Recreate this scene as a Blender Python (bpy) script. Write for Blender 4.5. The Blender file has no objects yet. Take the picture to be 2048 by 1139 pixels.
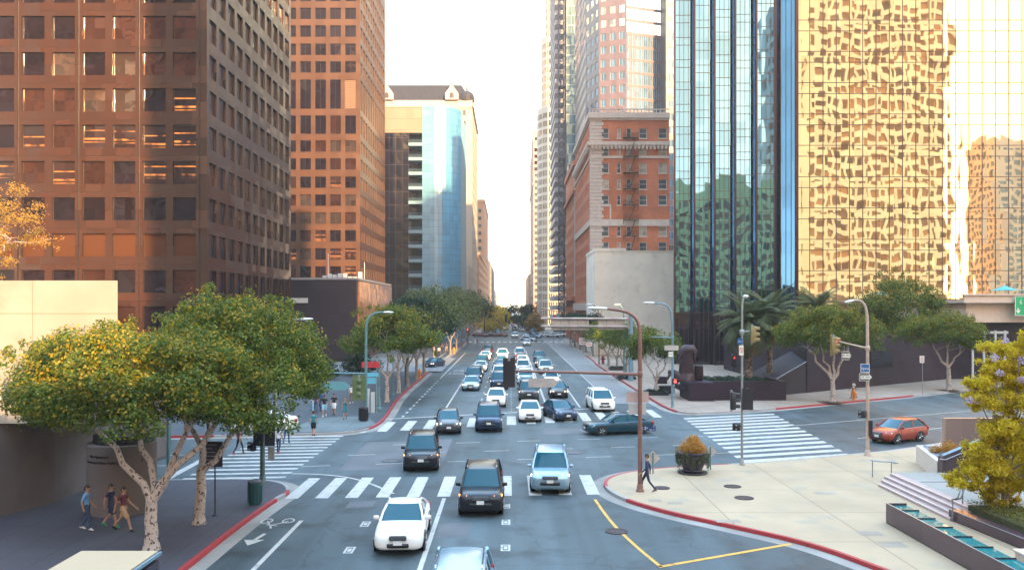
import bpy, math, random
import numpy as np
from mathutils import Vector, Matrix
R = math.radians
SC = bpy.context.scene
COL = SC.collection
# survey of the place: metres, camera 9 m above the street, looking along +Y
F, H, CX, CY = 1700.0, 9.0, 1019.0, 615.0
def gp(x, y, z=0.0):
    d = F * (H - z) / (y - CY)
    return Vector(((x - CX) / F * d, d, z))
def wp(x, y, d):
    return Vector(((x - CX) / F * d, d, H + (CY - y) / F * d))
def pix(v):
    return CX + v[0] / v[1] * F, CY - (v[2] - H) / v[1] * F

# ------------------------------------------------------------------ materials
_M = {}
def M(name, col, rough=0.6, metal=0.0, var=0.15, scale=1.5, bump=0.0, bscale=None, spec=0.5, emit=0.0, stretch=None, coat=0.0):
    if name in _M: return _M[name]
    m = bpy.data.materials.new(name); m.use_nodes = True
    nt = m.node_tree; b = nt.nodes['Principled BSDF']
    c = (*col, 1)
    b.inputs['Base Color'].default_value = c
    b.inputs['Roughness'].default_value = rough
    b.inputs['Metallic'].default_value = metal
    b.inputs['Specular IOR Level'].default_value = spec
    if coat: b.inputs['Coat Weight'].default_value = coat; b.inputs['Coat Roughness'].default_value = 0.05
    if emit:
        b.inputs['Emission Color'].default_value = c; b.inputs['Emission Strength'].default_value = emit
    if var or bump:
        tc = nt.nodes.new('ShaderNodeTexCoord'); mp = nt.nodes.new('ShaderNodeMapping')
        if stretch: mp.inputs['Scale'].default_value = stretch
        nt.links.new(tc.outputs['Object'], mp.inputs['Vector'])
    if var:
        n = nt.nodes.new('ShaderNodeTexNoise'); n.inputs['Scale'].default_value = scale; n.inputs['Detail'].default_value = 6
        nt.links.new(mp.outputs['Vector'], n.inputs['Vector'])
        mr = nt.nodes.new('ShaderNodeMapRange'); mr.inputs['From Min'].default_value = 0.3; mr.inputs['From Max'].default_value = 0.7
        mr.inputs['To Min'].default_value = 1 - var; mr.inputs['To Max'].default_value = 1 + var
        nt.links.new(n.outputs['Fac'], mr.inputs['Value'])
        mx = nt.nodes.new('ShaderNodeVectorMath'); mx.operation = 'SCALE'; mx.inputs[0].default_value = col
        nt.links.new(mr.outputs['Result'], mx.inputs['Scale'])
        nt.links.new(mx.outputs['Vector'], b.inputs['Base Color'])
    if bump:
        n2 = nt.nodes.new('ShaderNodeTexNoise'); n2.inputs['Scale'].default_value = bscale or scale * 4; n2.inputs['Detail'].default_value = 4
        nt.links.new(mp.outputs['Vector'], n2.inputs['Vector'])
        bp = nt.nodes.new('ShaderNodeBump'); bp.inputs['Strength'].default_value = 1.0; bp.inputs['Distance'].default_value = bump
        nt.links.new(n2.outputs['Fac'], bp.inputs['Height']); nt.links.new(bp.outputs['Normal'], b.inputs['Normal'])
    _M[name] = m
    return m

def N(nt, typ, **kw):
    n = nt.nodes.new(typ)
    for k, v in kw.items():
        if k.startswith('i_'): n.inputs[k[2:].replace('_', ' ')].default_value = v
        else: setattr(n, k, v)
    return n

def leafmat(name, c1, c2, trans=0.35, tip=None):
    if name in _M: return _M[name]
    m = bpy.data.materials.new(name); m.use_nodes = True; nt = m.node_tree
    nt.nodes.remove(nt.nodes['Principled BSDF']); out = nt.nodes['Material Output']
    g = N(nt, 'ShaderNodeNewGeometry'); rp = N(nt, 'ShaderNodeValToRGB')
    if tip:
        x = rp.color_ramp.elements.new(.74); x.color = (*c2,1); x = rp.color_ramp.elements.new(.80); x.color = (*tip,1)
    rp.color_ramp.elements[0].color = (*c1, 1); rp.color_ramp.elements[-1].color = (*(tip or c2), 1)
    nt.links.new(g.outputs['Random Per Island'], rp.inputs['Fac'])
    d = N(nt, 'ShaderNodeBsdfPrincipled'); d.inputs['Roughness'].default_value = 0.55; d.inputs['Specular IOR Level'].default_value = 0.3
    t = N(nt, 'ShaderNodeBsdfTranslucent'); mx = N(nt, 'ShaderNodeMixShader'); mx.inputs['Fac'].default_value = trans
    nt.links.new(rp.outputs['Color'], d.inputs['Base Color']); nt.links.new(rp.outputs['Color'], t.inputs['Color'])
    nt.links.new(d.outputs[0], mx.inputs[1]); nt.links.new(t.outputs[0], mx.inputs[2]); nt.links.new(mx.outputs[0], out.inputs['Surface'])
    _M[name] = m
    return m

# ------------------------------------------------------------------ mesh builder
class MB:
    def __init__(s): s.v = []; s.f = []; s.m = []; s.xf = None
    def add(s, vs, fs, mi=0):
        o = len(s.v)
        s.v += [tuple(s.xf @ Vector(p)) if s.xf else tuple(p) for p in vs]
        s.f += [tuple(i + o for i in f) for f in fs]; s.m += [mi] * len(fs)
    def quad(s, a, b, c, d, mi=0): s.add([a, b, c, d], [(0, 1, 2, 3)], mi)
    def box(s, x0, x1, y0, y1, z0, z1, mi=0):
        s.add([(x0,y0,z0),(x1,y0,z0),(x1,y1,z0),(x0,y1,z0),(x0,y0,z1),(x1,y0,z1),(x1,y1,z1),(x0,y1,z1)],
              [(0,3,2,1),(4,5,6,7),(0,1,5,4),(1,2,6,5),(2,3,7,6),(3,0,4,7)], mi)
    def cbox(s, c, sz, rz=0.0, mi=0, bev=0.0):
        """box about a centre, turned about z, with optional chamfer on the four vertical and top edges"""
        hx, hy, hz = sz[0]/2, sz[1]/2, sz[2]/2
        ca, sa = math.cos(rz), math.sin(rz)
        def T(p): return (c[0]+p[0]*ca-p[1]*sa, c[1]+p[0]*sa+p[1]*ca, c[2]+p[2])
        if not bev:
            vs = [T(p) for p in [(-hx,-hy,-hz),(hx,-hy,-hz),(hx,hy,-hz),(-hx,hy,-hz),(-hx,-hy,hz),(hx,-hy,hz),(hx,hy,hz),(-hx,hy,hz)]]
            s.add(vs, [(0,3,2,1),(4,5,6,7),(0,1,5,4),(1,2,6,5),(2,3,7,6),(3,0,4,7)], mi); return
        b = bev
        def ring(ix, iy, z): return [T(p) for p in [(-ix+b,-iy,z),(ix-b,-iy,z),(ix,-iy+b,z),(ix,iy-b,z),(ix-b,iy,z),(-ix+b,iy,z),(-ix,iy-b,z),(-ix,-iy+b,z)]]
        rs = [ring(hx-b*.7,hy-b*.7,-hz), ring(hx,hy,-hz+b), ring(hx,hy,hz-b), ring(hx-b*.7,hy-b*.7,hz)]
        s.loft(rs, mi, cap=True)
    def loft(s, rings, mi=0, cap=True, closed=True):
        n = len(rings[0]); vs = [p for r in rings for p in r]; fs = []
        for i in range(len(rings)-1):
            for j in range(n if closed else n-1):
                k = (j+1) % n
                fs.append((i*n+j, i*n+k, (i+1)*n+k, (i+1)*n+j))
        if cap:
            fs.append(tuple(reversed(range(n)))); fs.append(tuple(range((len(rings)-1)*n, len(rings)*n)))
        s.add(vs, fs, mi)
    def tube(s, path, rad, n=8, mi=0, cap=True):
        P = [Vector(p) for p in path]
        if not isinstance(rad, (list, tuple)): rad = [rad]*len(P)
        rings = []; up = None
        for i, p in enumerate(P):
            t = (P[min(i+1, len(P)-1)] - P[max(i-1, 0)]).normalized()
            if up is None:
                a = Vector((0,0,1)) if abs(t.z) < 0.9 else Vector((1,0,0))
                up = (a - t*a.dot(t)).normalized()
            else: up = (up - t*up.dot(t)).normalized()
            w = t.cross(up)
            rings.append([p + (up*math.cos(2*math.pi*k/n) + w*math.sin(2*math.pi*k/n))*rad[i] for k in range(n)])
        s.loft(rings, mi, cap)
    def lathe(s, prof, c=(0,0,0), n=16, mi=0, sx=1, sy=1):
        rings = [[(c[0]+r*sx*math.cos(2*math.pi*k/n), c[1]+r*sy*math.sin(2*math.pi*k/n), c[2]+z) for k in range(n)] for r, z in prof]
        s.loft(rings, mi, True)
    def prism(s, poly, z0, z1, mi=0, top=None):
        n = len(poly)
        a = sum(poly[i][0]*poly[(i+1)%n][1]-poly[(i+1)%n][0]*poly[i][1] for i in range(n))
        if a < 0: poly = list(reversed(poly))
        s.add([(p[0],p[1],z0) for p in poly]+[(p[0],p[1],z1) for p in poly],
              [(i,(i+1)%n,(i+1)%n+n,i+n) for i in range(n)]+[tuple(reversed(range(n)))], mi)
        s.add([(p[0],p[1],z1) for p in poly], [tuple(range(n))], mi if top is None else top)
    def ball(s, c, r, n=10, m=7, mi=0):
        rx, ry, rz = r if isinstance(r, (tuple, list)) else (r, r, r)
        rings = [[(c[0]+rx*max(math.sin(math.pi*i/m),1e-3)*math.cos(2*math.pi*k/n), c[1]+ry*max(math.sin(math.pi*i/m),1e-3)*math.sin(2*math.pi*k/n), c[2]-rz*math.cos(math.pi*i/m)) for k in range(n)] for i in range(m+1)]
        s.loft(rings, mi, True)
    def sheet(s, poly, z, mi=0):
        n = len(poly)
        a = sum(poly[i][0]*poly[(i+1)%n][1]-poly[(i+1)%n][0]*poly[i][1] for i in range(n))
        if a < 0: poly = list(reversed(poly))
        s.add([(p[0],p[1],z) for p in poly], [tuple(range(n))], mi)
    def build(s, name, mats, parent=None, smooth=None, loc=None):
        me = bpy.data.meshes.new(name)
        me.from_pydata(s.v, [], s.f)
        mats = mats if isinstance(mats, (list, tuple)) else [mats]
        for m in mats: me.materials.append(m)
        if len(mats) > 1: me.polygons.foreach_set('material_index', s.m)
        if smooth is not None:
            me.polygons.foreach_set('use_smooth', [True]*len(me.polygons))
            me.set_sharp_from_angle(angle=R(smooth))
        me.validate(); me.update()
        o = bpy.data.objects.new(name, me); COL.objects.link(o)
        if parent: o.parent = parent
        if loc is not None: o.location = loc
        return o

def tag(o, label=None, cat=None, group=None, kind=None):
    if label: o['label'] = label
    if cat: o['category'] = cat
    if group: o['group'] = group
    if kind: o['kind'] = kind
    return o
def thing(name, label, cat, loc=(0,0,0), rz=0.0, group=None):
    o = bpy.data.objects.new(name, None); COL.objects.link(o); o.empty_display_size = 0.3
    o.location = loc; o.rotation_euler = (0,0,rz)
    return tag(o, label, cat, group)
def struct(o): o['kind'] = 'structure'; return o
def copy_tree(o, parent=None):
    c = o.copy(); COL.objects.link(c)
    if parent: c.parent = parent
    for ch in list(o.children): copy_tree(ch, c)
    return c
def text_mesh(body, size, mat, parent=None, mw=None, name='lettering', depth=0.004, font_scale=(1,1), align='CENTER'):
    cu = bpy.data.curves.new('t', 'FONT'); cu.body = body; cu.size = size; cu.extrude = depth; cu.align_x = align; cu.align_y = 'CENTER'
    cu.resolution_u = 2
    ob = bpy.data.objects.new('t', cu); COL.objects.link(ob)
    bpy.context.view_layer.update()
    me = bpy.data.meshes.new_from_object(ob.evaluated_get(bpy.context.evaluated_depsgraph_get()))
    bpy.data.objects.remove(ob); bpy.data.curves.remove(cu)
    me.materials.clear(); me.materials.append(mat); me.name = name
    if font_scale != (1,1): me.transform(Matrix.Diagonal((font_scale[0], font_scale[1], 1, 1)))
    o = bpy.data.objects.new(name, me); COL.objects.link(o)
    if parent: o.parent = parent
    if mw is not None: o.matrix_local = mw
    return o
def facing(loc, n, up=(0,0,1)):
    """matrix whose local x runs right, y up and z out along n"""
    n = Vector(n).normalized(); up = Vector(up); x = up.cross(n).normalized(); y = n.cross(x)
    m = Matrix((x, y, n)).transposed().to_4x4(); m.translation = Vector(loc); return m
def offs(pts, d):
    """offset a plan polyline to its left by d"""
    out = []
    for i, p in enumerate(pts):
        a = pts[max(i-1,0)]; b = pts[min(i+1,len(pts)-1)]
        t = Vector((b[0]-a[0], b[1]-a[1])).normalized()
        out.append(Vector((p[0]-t.y*d, p[1]+t.x*d, 0)))
    return out
def smoothed(pts, it=2):
    P = [Vector((p[0],p[1],0)) for p in pts]
    for _ in range(it):
        Q = [P[0]]
        for a, b in zip(P, P[1:]): Q += [a*.75+b*.25, a*.25+b*.75]
        P = Q + [P[-1]]
    return P
def strip(mb, A, B, z, mi=0):
    for i in range(len(A)-1): mb.quad((A[i][0],A[i][1],z),(A[i+1][0],A[i+1][1],z),(B[i+1][0],B[i+1][1],z),(B[i][0],B[i][1],z),mi)

# ------------------------------------------------------------------ camera, light
cam = bpy.data.cameras.new('camera'); co = bpy.data.objects.new('camera', cam); COL.objects.link(co)
co.location = (0,0,H); co.rotation_euler = (R(90),0,0)
cam.sensor_width = 36; cam.lens = F/2048*36; cam.clip_end = 12000; cam.clip_start = 0.5
cam.shift_x = (1024-CX)/2048; cam.shift_y = (CY-569.5)/2048
SC.camera = co
SUN_EL, SUN_AZ = R(15), math.atan2(0.39, -0.921)     # azimuth measured from +Y towards +X
sd = Vector((math.sin(SUN_AZ)*math.cos(SUN_EL), math.cos(SUN_AZ)*math.cos(SUN_EL), math.sin(SUN_EL)))
sl = bpy.data.lights.new('sun', 'SUN'); sl.energy = 3.2; sl.angle = R(0.5); sl.color = (1.0,0.64,0.30)
so = bpy.data.objects.new('sun', sl); COL.objects.link(so); so.rotation_euler = sd.to_track_quat('Z','Y').to_euler(); so.location=(40,-80,120)
w = bpy.data.worlds.new('World'); SC.world = w; w.use_nodes = True; nt = w.node_tree
bg = nt.nodes['Background']; sk = N(nt, 'ShaderNodeTexSky', sky_type='NISHITA', sun_disc=False)
sk.sun_elevation = SUN_EL; sk.sun_rotation = SUN_AZ; sk.altitude = 100; sk.air_density = 1.0; sk.dust_density = 1.0; sk.ozone_density = 1.5
# tint by height: horizon milky and warm, overhead raised for added fill
tc = N(nt,'ShaderNodeTexCoord'); sp = N(nt,'ShaderNodeSeparateXYZ'); nt.links.new(tc.outputs['Generated'], sp.inputs[0])
rp = N(nt,'ShaderNodeValToRGB'); nt.links.new(sp.outputs['Z'], rp.inputs['Fac'])
e = rp.color_ramp.elements; e[0].position = 0.0; e[0].color = (1.15,1.0,1.0,1); e[1].position = 1.0; e[1].color = (4.8,4.4,3.7,1)
for p_, c_ in ((.14,(.70,.48,.34)),(.22,(.86,.54,.33)),(.31,(1.15,.70,.40)),(.42,(1.8,1.3,.85)),(.7,(4.4,4.0,3.2))):
    x = e.new(p_); x.color = (*c_,1)
mx = N(nt,'ShaderNodeVectorMath', operation='MULTIPLY'); nt.links.new(sk.outputs[0], mx.inputs[0]); nt.links.new(rp.outputs[0], mx.inputs[1])
# sky behind the camera dimmed so the mirror glass reflects less glare
wy = N(nt,'ShaderNodeMapRange'); wy.inputs['From Min'].default_value=-.9; wy.inputs['From Max'].default_value=.2; wy.inputs['To Min'].default_value=.42; wy.inputs['To Max'].default_value=1.0; nt.links.new(sp.outputs['Y'], wy.inputs['Value'])
m2 = N(nt,'ShaderNodeVectorMath', operation='SCALE'); nt.links.new(mx.outputs[0], m2.inputs[0]); nt.links.new(wy.outputs['Result'], m2.inputs['Scale'])
nt.links.new(m2.outputs[0], bg.inputs['Color']); bg.inputs['Strength'].default_value = 0.15
vs = SC.view_settings; vs.view_transform = 'Standard'; vs.look = 'None'; vs.exposure = 2.55; vs.gamma = 1.0
SC.cycles.max_bounces = 6; SC.cycles.use_denoising = True; SC.cycles.caustics_reflective = False; SC.cycles.caustics_refractive = False
# ------------------------------------------------------------------ people
def flat(name, col, rough=.75): return M(name, col, rough, 0, .12, 6)
SKIN = flat('skin', (.42,.23,.15), .55); SKIND = flat('skin_brown', (.20,.10,.06), .55); HAIRD = flat('dark_hair', (.02,.014,.012), .5); HAIRB = flat('blond_hair', (.35,.22,.10), .5)
CL = {k: flat('cloth_'+k, v) for k, v in dict(sky=(.16,.35,.62),navy=(.02,.03,.07),maroon=(.13,.03,.045),khaki=(.45,.29,.18),white=(.72,.70,.68),black=(.014,.014,.02),jeans=(.03,.06,.13),teal=(.02,.20,.24),lightblue=(.28,.50,.65),royal=(.03,.12,.42),grey=(.22,.22,.24),brown=(.16,.08,.05),red=(.45,.06,.05),green=(.03,.35,.14),purple=(.16,.05,.18)).items()}
def person(label, pos, face, top, bottom, shoes=None, skin=SKIN, hair=HAIRD, h=1.75, stride=.30, sleeve=.5, shorts=False, lng=False, dress=False, z=.15, group=None, seed=0, hatc=None, armup=False, hold=None):
    """face: heading in degrees, 0 = towards the camera; y forward is local -Y"""
    shoes = shoes or CL['black']; rg = random.Random(seed); s = h/1.75
    root = thing('person', label, 'person', (pos[0],pos[1],z), R(face), group)
    k = stride; J = {}
    sw = rg.choice((-1,1))
    def leg(sg, f):
        hip=(sg*.09,0,.92); kn=(sg*.095,-.5*k*f-.06,.50+.02); an=(sg*.095,-k*f+ (.03 if f>0 else .10),.085+(0.06 if f<0 else 0)); toe=(sg*.11,an[1]-.17,.035+(0.01 if f<0 else 0)); heel=(sg*.09,an[1]+.06,.05+(.05 if f<0 else 0))
        return hip,kn,an,toe,heel
    def arm(sg, f):
        sh=(sg*.185,.01,1.42); el=(sg*.235,.06-.16*f*k*1.6,1.14); wr=(sg*.235,-.06-.42*f*k*1.6,.92)
        if armup and sg>0: el=(sg*.25,-.1,1.18); wr=(sg*.12,-.22,1.42)
        hd=tuple(wr[i]+(wr[i]-el[i])*.30 for i in range(3)); return sh,el,wr,hd
    V=[]; E=[]; RAD=[]; 
    def v(p, r): V.append(tuple(c*s for c in p)); RAD.append(r*s); return len(V)-1
    segs=[]   # start, end, material near start, split, material after
    def e(a,b,m1,split=None,m2=None): E.append((a,b)); segs.append((Vector(V[a]),Vector(V[b]),m1,split,m2))
    wdt = .85 if dress else 1.0
    pel=v((0,0,.96),.135*wdt); wa=v((0,0,1.10),.118*wdt); ch=v((0,.01,1.32),.140*wdt); nk=v((0,0,1.48),.055); hd0=v((0,-.012,1.56),.062); hd1=v((0,-.012,1.66),.075)
    e(pel,wa,bottom if not dress else top,.35,top); e(wa,ch,top); e(ch,nk,top,.75,skin); e(nk,hd0,skin); e(hd0,hd1,skin)
    for sg in (-1,1):
        f = sw*sg; hip,kn,an,toe,heel = leg(sg,f)
        a=v(hip,.092); b=v(kn,.058); c=v(an,.042); d=v(toe,.033); g_=v(heel,.034)
        e(pel,a,bottom if not dress else top); e(a,b,bottom if not dress else top,None if not (shorts or dress) else .88,skin); e(b,c,skin if (shorts or dress) else bottom,.9 if (shorts or dress) else None,shoes); e(c,d,shoes); e(c,g_,shoes)
        sh,el,wr,hd = arm(sg,-f)
        a=v(sh,.068); b=v(el,.044); c=v(wr,.031); d=v(hd,.030)
        e(ch,a,top); e(a,b,top,sleeve if sleeve<1 else None,skin); e(b,c,skin if sleeve<=1 else top,.92 if sleeve>1 else None,skin); e(c,d,skin)
        J[sg]=(Vector(V[c]),Vector(V[d]))
    me = bpy.data.meshes.new('body'); me.from_pydata(V,E,[]); ob = bpy.data.objects.new('body',me); COL.objects.link(ob)
    md = ob.modifiers.new('s','SKIN'); md.use_smooth_shade = True
    for i, sv in enumerate(me.skin_vertices[0].data): sv.radius=(RAD[i],RAD[i]*(.72 if i in (0,1,2) else 1)); sv.use_root = (i==0)
    ob.modifiers.new('ss','SUBSURF').levels = 1
    bpy.context.view_layer.update()
    m2 = bpy.data.meshes.new_from_object(ob.evaluated_get(bpy.context.evaluated_depsgraph_get())); bpy.data.objects.remove(ob)
    mats=[]; 
    def mi(m):
        if m not in mats: mats.append(m)
        return mats.index(m)
    B = MB(); B.v=[tuple(q.co) for q in m2.vertices]
    for p in m2.polygons:
        c = p.center; best=None
        for (a,b_,m1,sp,mm) in segs:
            d_=b_-a; t=max(0,min(1,(c-a).dot(d_)/d_.length_squared)); dist=(c-(a+d_*t)).length
            if best is None or dist<best[0]: best=(dist,m1 if (sp is None or t<sp) else mm)
        B.f.append(tuple(p.vertices)); B.m.append(mi(best[1]))
    S_ = lambda p: tuple(c*s for c in p)
    si = mi(skin)
    # face: skull, nose, ears, eyes, mouth
    B.ball(S_((0,-.012,1.645)),(.078*s,.098*s,.118*s),12,10,si)
    B.lathe([(.016*s,0),(.012*s,.02*s),(.004*s,.045*s)],S_((0,-.108,1.615)),6,si); B.ball(S_((0,-.112,1.622)),(.014*s,.016*s,.014*s),6,5,si)
    for sg in (-1,1): B.ball(S_((sg*.079,.0,1.645)),(.012*s,.024*s,.034*s),6,5,si); B.ball(S_((sg*.031,-.099,1.660)),(.011*s,.007*s,.007*s),6,5,mi(HAIRD))
    B.ball(S_((0,-.101,1.586)),(.024*s,.008*s,.006*s),6,5,mi(CL['maroon']))
    # hands: palm ends in the skin; four fingers of unequal length and a thumb, lightly curled
    for sg in (-1,1):
        w_, h_ = J[sg]; d_ = (h_-w_).normalized(); side = Vector((0,-1,0)); side = (side-d_*side.dot(d_)).normalized(); inn = d_.cross(side)*(-sg)
        for q, ln_ in enumerate((.068,.078,.072,.056)):
            b0 = h_+side*((1.5-q)*.017*s)*1.0+d_*.012*s
            B.tube([b0-d_*.02*s,b0+d_*ln_*.5*s+inn*.008*s,b0+d_*ln_*.9*s+inn*.028*s],[.0085*s,.008*s,.0055*s],5,si)
        b0 = w_.lerp(h_,.55)+side*.022*s; B.tube([b0,b0+side*.03*s+d_*.018*s+inn*.01*s,b0+side*.034*s+d_*.052*s+inn*.02*s],[.011*s,.009*s,.006*s],5,si)
    B.build('body', mats, root, 60)
    # hair
    hb = MB(); rings=[]
    for i in range(6):
        t = i/5*math.pi*.52; r_=math.sin(t)
        rings.append([(.085*s*r_*math.cos(a)+0, (-.004+.107*r_*math.sin(a))*s, (1.652+.124*math.cos(t))*s) for a in [2*math.pi*q/12 for q in range(12)]])
    rings[0] = [(p[0]*1+.002*math.cos(q),p[1],p[2]) for q,p in enumerate(rings[0])]
    hb.loft(rings, 0, True)
    hb.loft([[(x*s,y*s,z_*s) for x,y in ((-.083,.0),(.083,.0),(.06,.09),(-.06,.09))] for z_ in (1.66,1.59)],0,True)
    if lng: hb.loft([[(x*s*k_,(y+.02)*s,z_*s) for x,y in ((-.09,.02),(.09,.02),(.07,.10),(-.07,.10))] for z_,k_ in ((1.70,.9),(1.56,1.05),(1.42,1.0),(1.33,.7))],0,True)
    if hatc is not None:
        hb.add([], []); 
    hb.build('hair', hair, root, 60)
    if hatc: 
        q = MB(); q.lathe([(.12*s,0),(.10*s,.02*s),(.09*s,.06*s),(.04*s,.10*s),(.005*s,.11*s)],S_((0,-.02,1.69)),10); q.build('cap', hatc, root, 50)
    if dress:
        q = MB(); q.lathe([(.17*s,.70*s),(.155*s,.85*s),(.145*s,1.0*s),(.125*s,1.1*s)],(0,0,0),12,0,1,.8); q.build('skirt', top, root, 60)
    elif shorts:
        q = MB()
        for sg in (-1,1):
            hip,kn,_,_,_ = leg(sg, sw*sg); a=Vector(hip)*s; b_=Vector(kn)*s
            q.tube([a+Vector((0,0,.02)),a.lerp(b_,.5),a.lerp(b_,.86)],[.108*s,.098*s,.096*s],10)
        q.build('shorts', bottom, root, 60)
    if hold: 
        w_, h_ = J[hold[0]]; q = MB(); c=h_+Vector((0,0,-.02)); q.tube([c+Vector((0,-.06*s,-.08*s)),c+Vector((0,-.03*s,.0)),c+Vector((0,.03*s,.0)),c+Vector((0,.06*s,-.08*s))],.008*s,5); q.cbox(c+Vector((0,0,-.20*s)),(.10*s,.26*s,.24*s),0,0,.03); o=q.build('handbag', hold[1], None, 40); o.matrix_world = root.matrix_basis.copy(); tag(o, hold[2], 'bag')
    return root
def at(px,py,z=.15): p=gp(px,py,z); return (p.x,p.y)
person('man in sky-blue shirt and jeans walking by the round concrete wall', at(174,1060), 95, CL['sky'], CL['jeans'], CL['white'], seed=1, h=1.80, sleeve=.9, stride=.16)
person('man in dark navy tee and shorts with green shoes', at(222,1054), 85, CL['navy'], CL['navy'], CL['green'], seed=2, h=1.76, shorts=True, stride=.30)
person('man in maroon tee and khaki shorts walking nearest the white trunk', at(247,1062), 80, CL['maroon'], CL['khaki'], CL['black'], seed=3, h=1.78, shorts=True, stride=.42)
person('man in a dark suit walking behind the tall brown lamp post', at(1294,983), -100, CL['navy'], CL['navy'], CL['brown'], seed=4, h=1.82, sleeve=2, stride=.30)
person('woman with long dark hair in white top and dark trousers on the left crosswalk', at(557,906,0), 175, CL['white'], CL['navy'], CL['red'], seed=5, h=1.66, lng=True, z=0, stride=.12)
person('person in pale top and jeans stepping onto the far left pavement', at(573,886), 170, CL['white'], CL['jeans'], seed=6, h=1.68, stride=.2)
person('man in teal tee and dark shorts below the hanging leaves at the crosswalk', at(627,872), 180, CL['teal'], CL['black'], seed=7, h=1.74, shorts=True, stride=.15)
person('woman in a sleeveless teal dress alone on the far left pavement', at(690,838), 10, CL['teal'], CL['teal'], seed=8, h=1.68, dress=True, sleeve=.05, lng=True, hair=HAIRB, skin=SKIN, armup=True, stride=.14)
person('man in black polo and white shorts walking towards the camera', at(668,830), 0, CL['black'], CL['white'], seed=9, h=1.80, shorts=True, stride=.2)
person('man in black polo and light blue shorts left of the white shorts', at(649,833), 5, CL['black'], CL['lightblue'], CL['white'], seed=10, h=1.78, shorts=True, stride=.2)
person('person in bright royal blue shirt behind the two men in black polos', at(641,822), 0, CL['royal'], CL['jeans'], seed=11, h=1.74)
person('person in purple shirt at the edge of the hanging leaves', at(632,826), 10, CL['purple'], CL['jeans'], seed=12, h=1.72)
person('person in green-teal shirt mostly behind the hanging leaves', at(624,822), 10, CL['teal'], CL['lightblue'], seed=13, h=1.76)
person('man in white shirt and brown trousers beside the traffic signal back', at(703,806), 0, CL['white'], CL['brown'], CL['white'], seed=14, h=1.74, stride=.1, sleeve=.9)
person('dark-dressed woman in red shoes at the left end of the crosswalk', at(478,908,0), 150, CL['maroon'], CL['black'], CL['red'], seed=15, h=1.66, z=0, lng=True)
person('man in white shirt and black trousers near the far left driveway', at(878,712,.15), 0, CL['white'], CL['black'], seed=16, h=1.78)
person('blurred walker in white shirt on the pavement past the orange hydrant', at(1707,796), -90, CL['white'], CL['maroon'], CL['brown'], seed=17, h=1.75, skin=SKIND, shorts=True)
crowd = [(866,704,'red','black','red-shirted walker in the shade of the far left trees'),(872,702,'white','jeans','white-topped walker in the shade of the far left trees'),(884,703,'maroon','black','maroon-shirted walker under the far left trees'),(893,703,'navy','khaki','navy-shirted walker in khaki under the far left trees'),
 (908,697,'white','navy','white-topped walker beside a pale trunk far left'),(914,694,'purple','black','purple-topped walker among the far left trunks'),(925,690,'lightblue','jeans','light blue shirt walker near the second junction left corner'),(934,688,'maroon','jeans','maroon shirt walker near the second junction left corner')]
for i,(px,py,a,b_,lb) in enumerate(crowd): person(lb, at(px,py), (i*47)%60-30, CL[a], CL[b_], seed=30+i, group='walkers on the far left pavement')
person('pedestrian in white crossing at the second junction on the left', at(950,689,0), 180, CL['white'], CL['white'], seed=50, z=0); person('pedestrian in dark clothes crossing at the second junction on the left', at(955,691,0), 180, CL['navy'], CL['black'], seed=51, z=0)
for i,(px,py,a,b_,lb) in enumerate(((1142,692,'white','white','white-dressed walker under the far right trees'),(1146,694,'royal','white','blue-topped walker under the far right trees'),(1184,706,'navy','grey','dark-topped walker on the right pavement by the small sign'))): person(lb, at(px,py), 0, CL[a], CL[b_], seed=60+i)
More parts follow.
